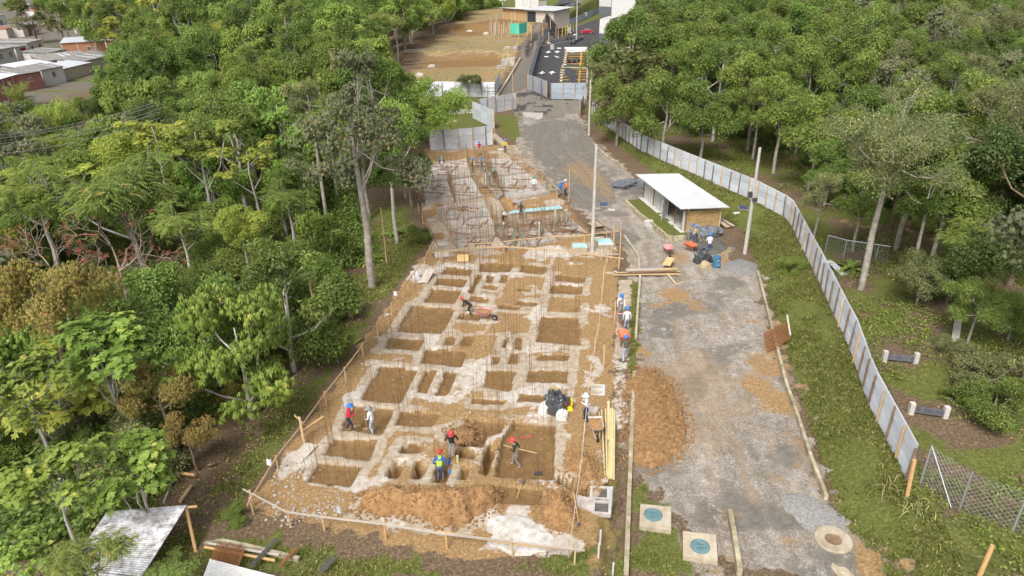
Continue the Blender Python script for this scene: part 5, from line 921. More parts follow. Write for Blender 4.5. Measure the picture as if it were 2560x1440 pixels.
    for v, r in (((0, .10, -.01), (.013, .02, .018)), ((-.083, .0, -.01), (.012, .022, .03)), ((.083, .0, -.01), (.012, .022, .03))): mb.ball(hd + hq @ Vector(v), r, 0, 6, 4)
    for x in (-.034, .034): mb.ball(hd + hq @ Vector((x, .088, .015)), .011, 5, 6, 4)
    mb.ball(hd + hq @ Vector((0, .088, -.052)), (.026, .010, .006), 6, 6, 4)
    root = thing('person', label, 'person', b, group); root.rotation_euler = (0, 0, -math.radians(face))
    body = link('body', mb.mesh('body', [MT['skin'], MT[shirt], MT[trousers], MT[boots], MT[vest or shirt], MT['black'], MT['darkcl']], smooth=True), root)
    if helmet:
        hm = MB(); cr = J['head'] * k + hr @ Vector((0, .0, .035)); prof = [(.135, 0), (.132, .05), (.112, .10), (.07, .135), (0.001, .148)]
        vs = MB().lathe((0, 0, 0), prof, 14, sy=1.15); hm.add([cr + hr @ Vector(v) for v in vs.v], vs.f)
        br = MB().lathe((0, .03, -.005), [(.13, .012), ((.165 if not brim else .2), -.005 if not brim else -.03), ((.165 if not brim else .2), -.012 if not brim else -.04), (.12, -.004)], 14, sy=1.2); hm.add([cr + hr @ Vector(v) for v in br.v], br.f)
        link('helmet', hm.mesh('helmet', MT[helmet], smooth=True), root)
        if not brim:
            nk = MB(); nk.ball(J['head'] * k + hr @ Vector((0, -.05, -.03)), (.078, .06, .07), 0, 8, 5); link('hair', nk.mesh('hair', MT['darkcl'], smooth=True), root)
    if extra == 'bag':
        mm = MB(); mm.tube([J['lsh'] * k + Vector((.04, .09, .06)), J['chest'] * k + Vector((0, .155, 0)), J['rhj'] * k + Vector((.1, .1, .1))], .02, 5).tube([J['lsh'] * k + Vector((.04, -.07, .06)), J['chest'] * k + Vector((0, -.15, 0)), J['rhj'] * k + Vector((.1, -.1, .1))], .02, 5).box(J['rhj'] * k + Vector((.16, 0, .05)), (.08, .24, .2)); link('shoulder_bag', mm.mesh('bag', MT['darkcl']), root)
    if extra == 'kneepads':
        mm = MB()
        for n in 'lr': mm.tube([J[n + 'kn'] * k + Vector((0, 0, -.15)), J[n + 'kn'] * k + Vector((0, .0, -.24))], .085, 8)
        link('reflective_bands', mm.mesh('bands', MT['whitecl']), root)
    root['_'] = 0; del root['_']
    Rz = Matrix.Rotation(-math.radians(face), 3, 'Z'); return {n: b + Rz @ (J[n] * k) for n in J}
def tool(name, label, a, b, headm=None, kind='shovel'):
    a, b = Vector(a), Vector(b); t = thing(name, label, kind, b); part('handle', MB().tube([a, b], .018, 6), MT['wood'], t)
    d = (b - a).normalized()
    if kind == 'broom': part('brush_head', MB().box(b, (.42, .12, .10), .3), MT['khaki'], t)
    elif kind == 'hoe': part('blade', MB().box(b, (.22, .02, .16), .3, tilt=Matrix.Rotation(.6, 3, 'X')), MT['steel'], t)
    else:
        s = d.orthogonal().normalized(); w = d.cross(s); part('blade', MB().add([b + s * .11 + w * .02, b - s * .11 + w * .02, b - s * .12 + d * .22, b + d * .31, b + s * .12 + d * .22, b + s * .11 - w * .004, b - s * .11 - w * .004, b - s * .12 + d * .22 - w * .02, b + d * .31 - w * .02, b + s * .12 + d * .22 - w * .02], [(0, 1, 2, 3, 4), (9, 8, 7, 6, 5), (0, 5, 6, 1), (1, 6, 7, 2), (2, 7, 8, 3), (3, 8, 9, 4), (4, 9, 5, 0)]), MT['steel'], t)
j = person(874, 1079, 75, dict(lean=12, stride=.16, hands=((-.1, .36, .12), (.14, .38, .2))), 'worker in a red shirt and blue helmet standing in the pit at the left edge', 'blue', 'redcl', 'navy'); tool('broom', 'broom held by the worker in the red shirt', j['rpa'] + Vector((0, 0, .25)), gs(893, 1068, .06), kind='broom')
j = person(935, 1084, -70, dict(lean=10, stride=.05, hands=((-.15, .3, .05), (.12, .16, .72))), 'worker in a white hooded shirt raising a hand to his grey brimmed helmet', 'greycl', 'whitecl', 'palejeans', brim=True); tool('broom', 'pale broom held by the worker in the white hooded shirt', j['lpa'] + Vector((0, 0, .2)), gs(919, 1075, .08), kind='broom')
person(1132, 1144, 175, dict(lean=6, stride=.12, head=30, wide=.05), 'worker in a dark T-shirt and red helmet looking down beside a trench', 'red', 'darkcl', 'greycl', 'darkcl', sleeves=False)
person(1102, 1203, 5, dict(lean=22, hands=((-.3, .22, .0), (.3, .22, 0))), 'worker in a blue and lime vest and red helmet bending in the trench', 'red', 'bluecl', 'jeans', vest='lime')
j = person(1292, 1166, -80, dict(lean=14, stride=.22, hands=((-.1, .3, .2), (.16, -.1, .05))), 'worker in a red helmet and black-and-yellow vest walking with a long tool', 'red', 'darkcl', 'greycl', vest='khaki'); tool('pickaxe', 'long-handled tool carried by the worker in the black-and-yellow vest', j['lpa'] + Vector((-.3, .1, .15)), j['rpa'] + Vector((1.0, -.1, -.1)), kind='hoe')
person(1467, 1052, -75, dict(lean=5, stride=.12, hands=((-.08, .3, .3), (.1, .3, .34))), 'man in a white hat, white shirt and navy trousers at the right-hand rail', 'white', 'whitecl', 'navy', 'darkcl', brim=True)
JB3 = person(1562, 903, 3, dict(lean=8, stride=.22, hands=((-.25, .28, -.08), (.25, .28, -.08))), 'worker in a dark jacket and jeans walking away behind the orange wheelbarrow', 'blue', 'olivecl', 'palejeans', 'darkcl')
person(1566, 828, 2, dict(lean=6, stride=.2, hands=((-.26, .1, -.1), (.26, .1, -.1))), 'worker in a white shirt and blue helmet walking away up the concrete strip', 'blue', 'whitecl', 'palejeans')
JB1 = person(1550, 789, 180, dict(lean=12, stride=.2, hands=((-.25, .3, -.08), (.25, .3, -.08))), 'worker with a shoulder bag pushing the pink wheelbarrow toward the camera', 'blue', 'whitecl', 'greycl', extra='bag')
j = person(1177, 790, -75, dict(lean=62, head=40, stride=.12, hands=((-.05, .62, -.2), (.12, .5, -.25))), 'worker in dark clothes and red helmet bent double over a hoe in the near foundations', 'red', 'darkcl', 'darkcl', extra='kneepads'); tool('hoe', 'hoe used by the worker bent double', j['lpa'] + Vector((0, 0, .05)), gs(1155, 796, .05), kind='hoe')
j = person(1771, 634, 10, dict(lean=8, stride=.1, hands=((-.2, .3, .0), (.1, .34, .05))), 'worker in a white T-shirt and jeans standing on the dark sand heap', 'blue', 'whitecl', 'jeans', sleeves=False); tool('shovel', 'shovel of the worker in the white T-shirt', j['lpa'] + Vector((-.1, 0, .1)), gs(1752, 603, .3))
j = person(1731, 611, 60, dict(lean=32, stride=.18, hands=((-.1, .45, -.1), (.15, .4, -.05))), 'worker in a khaki shirt bending at the edge of the dark sand heap', 'blue', 'khaki', 'jeans'); tool('shovel', 'shovel of the worker in the khaki shirt', j['rpa'] + Vector((0, 0, .1)), gs(1752, 612, .25))
person(1716, 604, 90, dict(lean=35, stride=.1, hands=((-.1, .4, -.1), (.15, .4, -.1))), 'worker in grey crouching behind the one in the khaki shirt', 'blue', 'greycl', 'greycl')
for a in [(1106, 429, 170, dict(), 'worker in a green helmet and white vest at the left of the far block', 'teal', 'navy', 'greycl', 'whitecl'), (1199, 388, 180, dict(lean=8), 'worker in a red shirt and blue helmet under the white hoarding', 'blue', 'redcl', 'khaki', None), (1263, 383, 0, dict(), 'worker in a yellow shirt and blue helmet on the concrete edge by the white hoarding', 'blue', 'yellowcl', 'darkcl', None),
          (1181, 432, 90, dict(lean=10), 'worker in an olive shirt and blue helmet standing among the far bars', 'blue', 'olivecl', 'olivecl', None), (1205, 432, 0, dict(lean=4, hands=((-.3, .2, .2), (.3, .2, .2))), 'worker in dark vest and blue jeans, right of the olive-shirted one among the bars', 'blue', 'greycl', 'jeans', 'darkcl'), (1237, 462, 20, dict(lean=14), 'worker in dark clothes half hidden by bars beside the corridor trench', 'teal', 'darkcl', 'darkcl', None),
          (1335, 482, 0, dict(), 'worker in a white shirt and green helmet on the right of the far block', 'teal', 'whitecl', 'greycl', None), (1415, 490, 270, dict(), 'worker in a white helmet and orange vest by the gravel road edge', 'white', 'orangecl', 'darkcl', 'orangecl'), (1394, 492, 60, dict(lean=55, hands=((-.1, .5, -.3), (.1, .5, -.3))), 'worker in a blue shirt bending beside the one in the orange vest', 'blue', 'bluecl', 'greycl', None),
          (1303, 549, 10, dict(), 'worker in black with a blue helmet standing in front of the pale cyan pipes', 'blue', 'darkcl', 'darkcl', None), (1258, 571, 150, dict(lean=30, head=20, hands=((-.2, .45, 0), (.2, .45, 0))), 'worker with a white-brimmed blue helmet bending at the left end of the cyan pipes', 'white', 'darkcl', 'darkcl', None)]:
    person(a[0], a[1], a[2], a[3], a[4], a[5], a[6], a[7], 'darkcl', vest=a[8], brim='brimmed' in a[4])
person(1419, 160, 0, dict(), 'person in black standing beside a parked motorcycle in the parking bays', 'black', 'darkcl', 'darkcl', 'darkcl', group='people in the car park')
# ------------------------------------------------------------------ wheelbarrows
def barrow(b, rot, label, m, load=None, tilt=0.):
    t = thing('wheelbarrow', label, 'wheelbarrow', b, 'wheelbarrows'); t.rotation_euler = (tilt, 0, rot)           # wheel toward +y
    def P(n, mb, mt, sm=False): o = link(n, mb.mesh(n, MT[mt], smooth=sm), t); return o
    tr = MB(); r0 = [(-.22, -.28), (.22, -.28), (.2, .26), (.12, .36), (-.12, .36), (-.2, .26)]; r1 = [(-.36, -.46), (.36, -.46), (.37, .36), (.24, .62), (-.24, .62), (-.37, .36)]
    n = 6; vs = [(x, y, .36) for x, y in r0] + [(x, y, .66) for x, y in r1] + [(x * 1.04, y * 1.04, .665) for x, y in r1] + [(x, y, .345) for x, y in r0]
    fs = [tuple(range(n))] + [(k, (k + 1) % n, n + (k + 1) % n, n + k)[::-1] for k in range(n)] + [(n + k, n + (k + 1) % n, 2 * n + (k + 1) % n, 2 * n + k)[::-1] for k in range(n)] + [(2 * n + k, 2 * n + (k + 1) % n, 3 * n + (k + 1) % n, 3 * n + k)[::-1] for k in range(n)] + [tuple(range(4 * n - 1, 3 * n - 1, -1))]
    P('tray', tr.add(vs, fs), m)
    fr = MB()
    for s in (-1, 1): fr.tube([(s * .10, .80, .2), (s * .22, .1, .34), (s * .28, -.5, .42), (s * .30, -1.0, .62)], .02, 6).tube([(s * .24, -.1, .35), (s * .25, -.42, 0), (s * .25, -.5, .4)], .016, 5)
    P('frame', fr, 'rust' if m != 'greyb' else 'greyb'); 
    w = MB(); w.tube([(-.04, .80, .2), (.04, .80, .2)], .2, 16); wo = P('wheel', w, 'rubber'); h = MB(); h.tube([(-.05, .80, .2), (.05, .80, .2)], .09, 10); o = link('hub', h.mesh('hub', MT['galv']), wo)
    for s in (-1, 1): P('grip', MB().tube([(s * .30, -.98, .61), (s * .305, -1.12, .66)], .024, 6), 'rubber')
    if load:
        l = MB(); vv = [(x * .92, y * .92, .60) for x, y in r1] + [(0, .05, .67)]; l.add(vv, [(k, (k + 1) % 6, 6) for k in range(6)]); o = solo('load', l, MT[load[0]], load[1], load[2], (0, 0, 0)); o.matrix_world = Matrix.Translation(b) @ Matrix.Rotation(rot, 4, 'Z')
    return t
barrow(gs(1549, 786) + Vector((0, -1.5, 0)), math.pi, 'pink wheelbarrow full of grey mortar on the concrete strip', 'pink', ('sand', 'grey mortar filling the pink wheelbarrow', 'mortar'))
barrow(gs(1560, 862) + Vector((0, .3, 0)), .02, 'empty orange wheelbarrow pushed by the worker in the dark jacket', 'orange'); barrow(gs(1210, 797), -1.9, 'pink wheelbarrow beside the worker bent double', 'pink', ('soil', 'soil heaped in the pink wheelbarrow in the foundations', 'soil'))
barrow(gs(1489, 1080), math.pi, 'worn grey wheelbarrow by the cream pipes', 'greyb', ('soil', 'brown soil in the worn grey wheelbarrow', 'soil')); barrow(gs(1669, 634), math.pi, 'reddish wheelbarrow standing alone on the gravel road', 'pink'); barrow(gs(1725, 627), math.pi + .5, 'rusty orange wheelbarrow at the edge of the dark sand heap', 'orange')
# ------------------------------------------------------------------ pipes, boxes, manholes
a0 = gs(1520, 1200); t = thing('pipe_bundle', 'bundle of long cream plastic pipes lying along the right edge of the near foundations', 'pipes', a0)
for k, (x0, y0, x1, y1, r) in enumerate([(1512, 1199, 1504, 1029, .045), (1517, 1200, 1514, 1027, .045), (1521, 1108, 1521, 1012, .09), (1519, 1202, 1520, 1110, .06), (1524, 1202, 1526, 1028, .06), (1529, 1203, 1531, 1028, .06), (1534, 1203, 1536, 1030, .06)]):
    part('pipe', MB().tube([gs(x0, y0, r + .05 + .03 * (k % 3)), gs(x1, y1, r + .05 + .03 * (k % 3))], r, 10), MT['pipe'], t)
def chamber(label, q, rim=.13, depth=.9, h=.12):
    P = [Vector((*p, 0)) for p in poly(q)]; c = sum(P, Vector()) / 4; z = float(hat(c.x, c.y)); t = thing('inspection_chamber', label, 'inspection chamber', (c.x, c.y, z)); I = [c + (p - c) * .74 for p in P]
    for i in range(4):
        a, b, d, e = P[i], P[(i + 1) % 4], I[(i + 1) % 4], I[i]; part('wall', MB().prism([a[:2], b[:2], d[:2], e[:2]], z - .1, z + h + .004 * i), MT['concrete'] if i % 2 else MT['palecon'], t)
    part('floor', MB().prism([p[:2] for p in I], z - .05, z + .03), MT['sand'], t)
chamber('upper of two open concrete inspection chambers at the bottom right of the foundations', [(1476, 1215), (1524, 1217), (1524, 1250), (1474, 1247)]); chamber('lower of two open concrete inspection chambers at the bottom right of the foundations', [(1482, 1254), (1527, 1256), (1527, 1290), (1480, 1286)])
p = gs(1465, 1262); solo('concrete_slab', MB().prism([q[:2] for q in (gs(1444, 1242), gs(1488, 1252), gs(1486, 1284), (gs(1442, 1268)))], p.z, p.z + .12), MT['palecon'], 'pale concrete slab left of the lower inspection chamber', 'slab', p); p = gs(1506, 1205); solo('concrete_slab', MB().prism([q[:2] for q in (gs(1486, 1214), gs(1492, 1202), gs(1514, 1202), gs(1520, 1214))], p.z, p.z + .12), MT['palecon'], 'pale concrete slab behind the upper inspection chamber', 'slab', p)
t = thing('downpipe', 'thick grey upright pipe at the corner of the lower inspection chamber', 'pipe', gs(1524, 1290)); part('tube', MB().tube([gs(1524, 1290), gs(1524, 1290, 1.7)], .09, 10), MT['grayp'], t)
for x, y, hh, lb in ((1500, 1364, .9, 'white upright pipe in the weeds below the chambers, upper one'), (1496, 1394, .8, 'white upright pipe in the weeds below the chambers, lower one'), (1532, 1438, .7, 'short white pipe at the bottom edge beside the drain')): b = gs(x, y); solo('standpipe', MB().tube([b, b + Vector((.0, 0, hh))], .045, 8), MT['white'], lb, 'pipe', b)
def manhole(label, q, c, r, rot):
    P = [G(*p) for p in q]; z = max(bh(p.x, p.y) for p in P); cc = gs(*c); t = thing('manhole', label, 'manhole', (cc.x, cc.y, z)); part('slab', MB().prism([p[:2] for p in P], z - .3, z + .2), MT['creamcon'], t)
    o = part('cover', MB().lathe((cc.x, cc.y, z + .2), [(r, -.02), (r, .035), (r * .92, .045), (r * .9, .03), (r * .8, .03), (r * .78, .04), (0.001, .04)], 32), MT['cover'], t)
    mb = MB()
    for dx, dy, w, h_ in ((0, .08, .34, .05), (-.05, .16, .14, .05), (.05, -.08, .42, .03), (.0, -.16, .26, .03)): mb.box((cc.x + dx, cc.y + dy, z + .243), (w, h_, .006), rot)
    part('lettering', mb, MT['coverd'], o)
manhole('manhole with a round blue cover in a cream concrete slab, upper left one', [(1600, 1268), (1677, 1276), (1677, 1336), (1598, 1324)], (1632, 1296), .41, .1); manhole('manhole with a round blue cover in a cream concrete slab, lower right one', [(1706, 1336), (1788, 1346), (1793, 1412), (1707, 1400)], (1749, 1376), .41, -.1)
w = gp(2083, 1350); t = thing('round_well', 'round cream concrete well with a dark off-centre opening at the lower right', 'well', w); part('ring', MB().lathe((w.x, w.y, w.z), [(.78, -.3), (.78, .06), (.74, .10), (.36, .08), (.33, .03)], 28), MT['creamcon'], t); part('opening', MB().lathe((w.x + .02, w.y - .05, w.z), [(.34, .07), (.28, .03), (.001, .02)], 20), MT['darkwood'], t)
w = gp(1995, 1398); solo('concrete_slab', MB().lathe((w.x + 2.2, w.y - .6, w.z), [(1.15, -.1), (1.1, .02), (1.0, .04), (.001, .05)], 24, sy=.7), MT['mossy'], 'cream round concrete base half sunk in the ground right of the round well', 'slab', w)
p = gs(1492, 976); t = thing('toilet_slab', 'white double pan slab beside the right-hand rail', 'slab', p); part('base', MB().prism([q[:2] for q in (gs(1478, 962), gs(1513, 964), gs(1512, 990), gs(1476, 987))], p.z, p.z + .08), MT['white'], t)
for k in (-1, 1): part('pan', MB().lathe((p.x - .1, p.y + k * .28, p.z + .08), [(.42, 0), (.4, .05), (.3, .02), (.001, .0)], 16, sy=.45), MT['creamcon'], t)
# tarpaulin heaps
def lump(name, label, cat, px, py, sx, sy, sz, m, rot=0., seed=0, rough=.35):
    b = gs(px, py); mb = MB(); n, k = 22, 12; V = []
    for j in range(k + 1):
        for i in range(n):
            a = 2 * math.pi * i / n; q = j / k; r = 1 - q; nz = float(fbm(np.array([math.cos(a) * 1.3 + q * 2 + seed * 9.]), np.array([math.sin(a) * 1.3 + q]), 1.6, 4, seed)[0]); rr = math.sin(q * math.pi / 2); s_ = 1 + (nz - .5) * rough * 2.4
            x, y = math.cos(a) * sx * rr * s_, math.sin(a) * sy * rr * s_; V.append((b.x + x * math.cos(rot) - y * math.sin(rot), b.y + x * math.sin(rot) + y * math.cos(rot), b.z + sz * (math.cos(q * math.pi / 2) ** .8) * (.6 + .8 * nz) - .03 * (j == k)))
    mb.add(V, [(j * n + i, (j + 1) * n + i, (j + 1) * n + (i + 1) % n, j * n + (i + 1) % n) for j in range(k) for i in range(n)]); return solo(name, mb, MT[m], label, cat, b, smooth=False)
lump('tarpaulin', 'black plastic sheet draped over a heap between bags at the right of the foundations', 'tarpaulin', 1388, 1022, .75, .65, 1.05, 'black', .5, 1); lump('sack', 'white sack with red print left of the black plastic sheet', 'sack', 1362, 1030, .35, .28, .65, 'white', 0, 2, .3); lump('sack', 'white and yellow sack in front of the black plastic sheet', 'sack', 1405, 1045, .36, .3, .55, 'white', .4, 3, .3)
p = gs(1384, 1008); t = thing('carton', 'open brown cardboard box behind the black plastic sheet', 'box', p)
for dx, dy, w_, d_2 in ((0, .2, .42, .02), (0, -.2, .42, .02), (.2, 0, .02, .4), (-.2, 0, .02, .4)): part('side', MB().box(p + Vector((dx, dy, .75)), (w_, d_2, .5)), MT['wood'], t)
part('bottom', MB().box(p + Vector((0, 0, .3)), (.42, .42, .6)), MT['wood'], t)
p = gs(1419, 1022); t = thing('plate_compactor', 'yellow plate compactor with a dark engine right of the black plastic sheet', 'compactor', p); part('plate', MB().box(p + Vector((0, 0, .06)), (.55, .6, .06)).box(p + Vector((0, .05, .16)), (.45, .5, .16)), MT['yellowp'], t); part('engine', MB().box(p + Vector((0, .1, .42)), (.38, .34, .34)).lathe(p + Vector((0, .1, .59)), [(.14, 0), (.14, .08), (.001, .1)], 12), MT['black'], t); part('tank', MB().box(p + Vector((.22, .05, .45)), (.12, .3, .3)), MT['yellowp'], t); part('air_filter', MB().box(p + Vector((-.16, -.1, .4)), (.16, .14, .16)), MT['red'], t); part('handle', MB().tube([p + Vector((-.2, .2, .2)), p + Vector((-.25, .8, 1.)), p + Vector((.25, .8, 1.)), p + Vector((.2, .2, .2))], .018, 6), MT['steel'], t)
lump('tarpaulin', 'crumpled black tarpaulin on the gravel beside the far end of the shed', 'tarpaulin', 1578, 467, 2.3, 1.2, .8, 'tarp', .1, 4); lump('tarpaulin', 'grey tarpaulin bunched at the back of the dark sand heap', 'tarpaulin', 1768, 588, 1.3, .7, .8, 'tarp', 0, 5); lump('rubbish_sack', 'black plastic sack heap left of the blue drum', 'sack', 1757, 655, .8, .55, 1.1, 'black', 0, 6); lump('rubbish_sack', 'small paper sack in front of the black plastic sack heap', 'sack', 1762, 668, .4, .3, .5, 'khaki', 0, 7)
p = gs(1790, 667); t = thing('drum', 'blue steel drum with a white painted S beside the gravel heap', 'drum', p); part('shell', MB().lathe(p, [(.30, 0), (.30, .3), (.315, .31), (.30, .33), (.30, .6), (.315, .61), (.30, .63), (.30, .9), (.28, .92), (.28, .87), (.001, .87)], 24), MT['drum'], t)
mb = MB(); Sx = [(.10, .62), (.06, .70), (-.05, .70), (-.11, .60), (-.05, .50), (.05, .44), (.11, .34), (.06, .24), (-.06, .23), (-.12, .30)]
for (x0, z0), (x1, z1) in zip(Sx, Sx[1:]):
    f = lambda x, z: p + Vector((.318 * math.sin(x / .3 + .25), -.318 * math.cos(x / .3 + .25), z)); mb.beam(f(x0, z0), f(x1, z1), .012, .045, up=(0, -1, 0))
mb.beam(p + Vector((-.24, -.22, .70)), p + Vector((-.27, -.17, .78)), .012, .05, up=(0, -1, 0)); part('lettering', mb, MT['white'], t)
# plank stack, board sheets
t = thing('plank_stack', 'stack of planks and poles lying across the kerb at the gravel road', 'planks', gs(1620, 690))
for k, (x0, y0, x1, y1, w_, m, z) in enumerate([(1565, 687, 1690, 684, .35, 'greywood', .42), (1566, 692, 1692, 690, .1, 'bamboo', .2), (1530, 693, 1700, 692, .09, 'wood', .2), (1540, 687, 1700, 683, .09, 'wood', .18), (1578, 690, 1660, 687, .3, 'darkwood', .34), (1640, 687, 1690, 685, .32, 'plank', .46)]): part('plank', MB().beam(gs(x0, y0, z), gs(x1, y1, z), w_, .06), MT[m], t)
a, b = gs(1664, 678, .52), gs(1680, 668, .6); solo('plywood_sheet', MB().beam(a, b + Vector((0, .6, 0)), .62, .03), MT['ply'], 'orange plywood sheet lying on the plank stack', 'board', a); solo('plank', MB().beam(gs(1668, 692, .25), gs(1690, 712, .06), .12, .05), MT['wood'], 'short plank leaning off the plank stack onto the gravel', 'plank', gs(1690, 712)); solo('plank', MB().beam(gs(1690, 712, .04), gs(1710, 706, .04), .1, .04), MT['wood'], 'small loose plank right of the plank stack', 'plank', gs(1700, 708))
def board(px, py, w_, l, rot, label, m='greywood', z=.06, tilt=0.): b = gs(px, py, z + l * .5 * math.sin(abs(tilt))); return solo('board', MB().box(b, (w_, l, .04), rot, tilt=Matrix.Rotation(tilt, 3, 'X')), MT[m], label, 'board', b)
board(758, 1134, .75, 1.5, -.35, 'grey weathered board lying at the left edge of the near foundations'); board(1068, 698, .7, 1.6, -.3, 'pale board leaning by the left handrail near the back of the foundations', tilt=.3); board(1051, 702, .6, 1.0, .4, 'smaller pale board left of the leaning pale board'); board(1158, 655, .95, .6, 0, 'upright plywood formwork board at the back left of the near foundations', 'ply', .1, 1.1); board(1105, 640, 1.2, .8, .2, 'tilted board by the corner post between the foundation blocks', tilt=.25)
board(1078, 552, .9, .7, .2, 'pale board on the soil left of the far foundation block, upper one'); board(1102, 612, 1.2, .9, .3, 'pale board on the soil left of the far foundation block, lower one'); board(1040, 700, .5, .8, .6, 'white board standing behind a post of the left handrail', 'white', .1, .9)
board(1253, 375, .9, .8, .4, 'white board at the feet of the worker in the yellow shirt', 'white'); board(1292, 406, 1.6, .9, .2, 'pale formwork crate lid on the road side of the far foundation block'); board(1087, 430, .7, .8, .3, 'white sheet lying on the left slab of the far block', 'white', .34)
def glazed(label, px, py, w_, l, rot, h=.45):
    b = gs(px, py); t = thing('crate', label, 'crate', b)
    for dx, dy, a_, c_ in ((0, l / 2, w_, .08), (0, -l / 2, w_, .08), (w_ / 2, 0, .08, l - .08), (-w_ / 2, 0, .08, l - .08)):
        v = Matrix.Rotation(rot, 3, 'Z') @ Vector((dx, dy, 0)); part('side', MB().box(b + v + Vector((0, 0, h / 2)), (a_, c_, h), rot), MT['creamcon'], t)
    part('panel', MB().box(b + Vector((0, 0, h * .8)), (w_ - .07, l - .07, .04), rot), MT['cyan'], t)
glazed('concrete box with a pale blue panel left of the light pole', 1449, 625, 1.3, 1.1, -.05); glazed('concrete box with a pale blue panel right of the light pole', 1511, 614, 1.3, 1.3, .1)
board(1492, 566, 1.3, 1.2, .3, 'square board behind the light pole', 'creamcon', .2); board(1497, 600, 1.0, .9, .1, 'pale board between the light pole and the blue-panelled box', 'greywood', .1); board(1494, 586, 1.1, .5, .1, 'rough board pile behind the blue-panelled box', 'darkwood', .15)
p = gs(1512, 650); t = thing('trestle', 'wooden trestle frame by the top right corner of the near foundations', 'trestle', p)
for dx in (-.3, .5): part('leg', MB().beam(p + Vector((dx, 0, -.05)), p + Vector((dx, 0, 1.4)), .07, .07), MT['greywood'], t)
part('beam', MB().beam(p + Vector((-.8, -.1, .5)), p + Vector((1.1, -.1, .55)), .05, .1), MT['greywood'], t); part('top', MB().beam(p + Vector((-.6, 0, 1.42)), p + Vector((.7, 0, 1.42)), .3, .05), MT['white'], t)
# rebar mat on the bank
a, b, c, d = gp(1907, 843, .35), gp(1965, 822, .55), gp(1974, 862, .45), gp(1918, 887, .25); t = thing('rebar_mat', 'rusty square reinforcement mat leaning over the kerb on the grass bank', 'reinforcement mat', a)
for k in range(15): f = k / 14; part('bar', MB().tube([a.lerp(b, f), d.lerp(c, f)], .012, 5), MT['rust'], t)
for k in range(17): f = k / 16; part('bar', MB().tube([a.lerp(d, f) + Vector((0, 0, .02)), b.lerp(c, f) + Vector((0, 0, .02))], .012, 5), MT['rust'], t)
for zz in (.05, .1):
    for k in range(12): f = (k + .5) / 12; part('bar', MB().tube([a.lerp(d, f) + Vector((0, 0, -zz)), b.lerp(c, f) + Vector((0, 0, -zz))], .012, 4), MT['rust'], t)
solo('plank', MB().beam(gp(1963, 812, .75), gp(1972, 858, .6), .1, .06), MT['greywood'], 'pale stick resting on the rusty reinforcement mat', 'plank', gp(1966, 840))
# leftover pieces near the trenches
for x, y, lb in ((1092, 1190, 'left'), (1147, 1195, 'right')):
    b = gs(x, y); t = thing('soil_pipe', f'cream drain pipe standing in the deep trenches, {lb} one', 'pipe', b); part('tube', MB().tube([Vector((b.x, b.y, -.9)), Vector((b.x, b.y, .45 if lb == 'right' else .2))], .06, 10), MT['pipe'], t)
    if lb == 'right': part('branch', MB().tube([Vector((b.x, b.y, -.35)), Vector((b.x + .55, b.y - .05, -.3))], .05, 8), MT['pipe'], t)
solo('pry_bar', MB().tube([gs(1298, 1100, .1), gs(1329, 1096, .12)], .02, 6), MT['red'], 'red bar lying in the big pit behind the walking worker', 'bar', gs(1310, 1098)); tool('shovel', 'shovel lying on the soil in front of the big pit', gs(1291, 1250, .05), gs(1304, 1215, .15)); tool('shovel', 'shovel stuck in the soil at the string-line rail near the bottom right', gs(1432, 1275, 1.1), gs(1446, 1312, .15)); p = gs(1345, 1186); t = thing('hand_tamper', 'dark hand tamper standing in the big pit', 'tamper', p); part('foot', MB().box(p + Vector((0, 0, .06)), (.4, .2, .1)), MT['black'], t); part('handle', MB().tube([p + Vector((0, 0, .1)), p + Vector((.05, 0, 1.3))], .018, 6), MT['steel'], t)
for x, y, lb in ((1123, 1160, 'upper'), (1123, 1184, 'lower')): b = gs(x, y); solo('bottle', MB().lathe(b, [(.05, 0), (.055, .18), (.02, .24), (.02, .28), (.001, .28)], 10), MT['blue'], f'small blue bottle beside the trench of the worker in the lime vest, {lb} one', 'bottle', b)
for x, y, m, lb in ((990, 752, 'whitecl', 'white cloth hung over the long left handrail'), (677, 1180, 'whitecl', 'white cloth tied near the bottom of the long left handrail'), (851, 1300, 'white', 'white paper fixed below the bottom handrail')):
    b = gs(x, y, .55); solo('cloth', MB().sheet(lambda a, c: b + Vector((.24 * (a - .5), .04 * math.sin(a * 7) + .04 * c, .34 * (c - .4))), 6, 5).sheet(lambda a, c: b + Vector((.24 * (.5 - a), .02 + .04 * math.sin((1 - a) * 7) + .04 * c, .34 * (c - .4))), 6, 5), MT[m], lb, 'cloth', b)
p = gp(792, 880); t = thing('electrical_cabinet', 'grey electrical cabinet on legs beside a post on the wooded slope', 'cabinet', p); part('box', MB().box(p + Vector((0, 0, 1.05)), (.75, .55, 1.1), .25), MT['grayp'], t); part('roof', MB().box(p + Vector((0, 0, 1.63)), (.85, .65, .06), .25), MT['concrete'], t)
for dx, dy in ((-.25, -.2), (.25, -.2), (.25, .2), (-.25, .2)): part('leg', MB().tube([p + Vector((dx, dy, -.1)), p + Vector((dx, dy, .5))], .025, 6), MT['galv'], t)
b = gp(806, 880); solo('post', MB().tube([b + Vector((0, 0, -.2)), b + Vector((-.1, 0, 5.))], [.07, .05], 8), MT['bamboo'], 'wooden post right of the grey electrical cabinet', 'post', b)
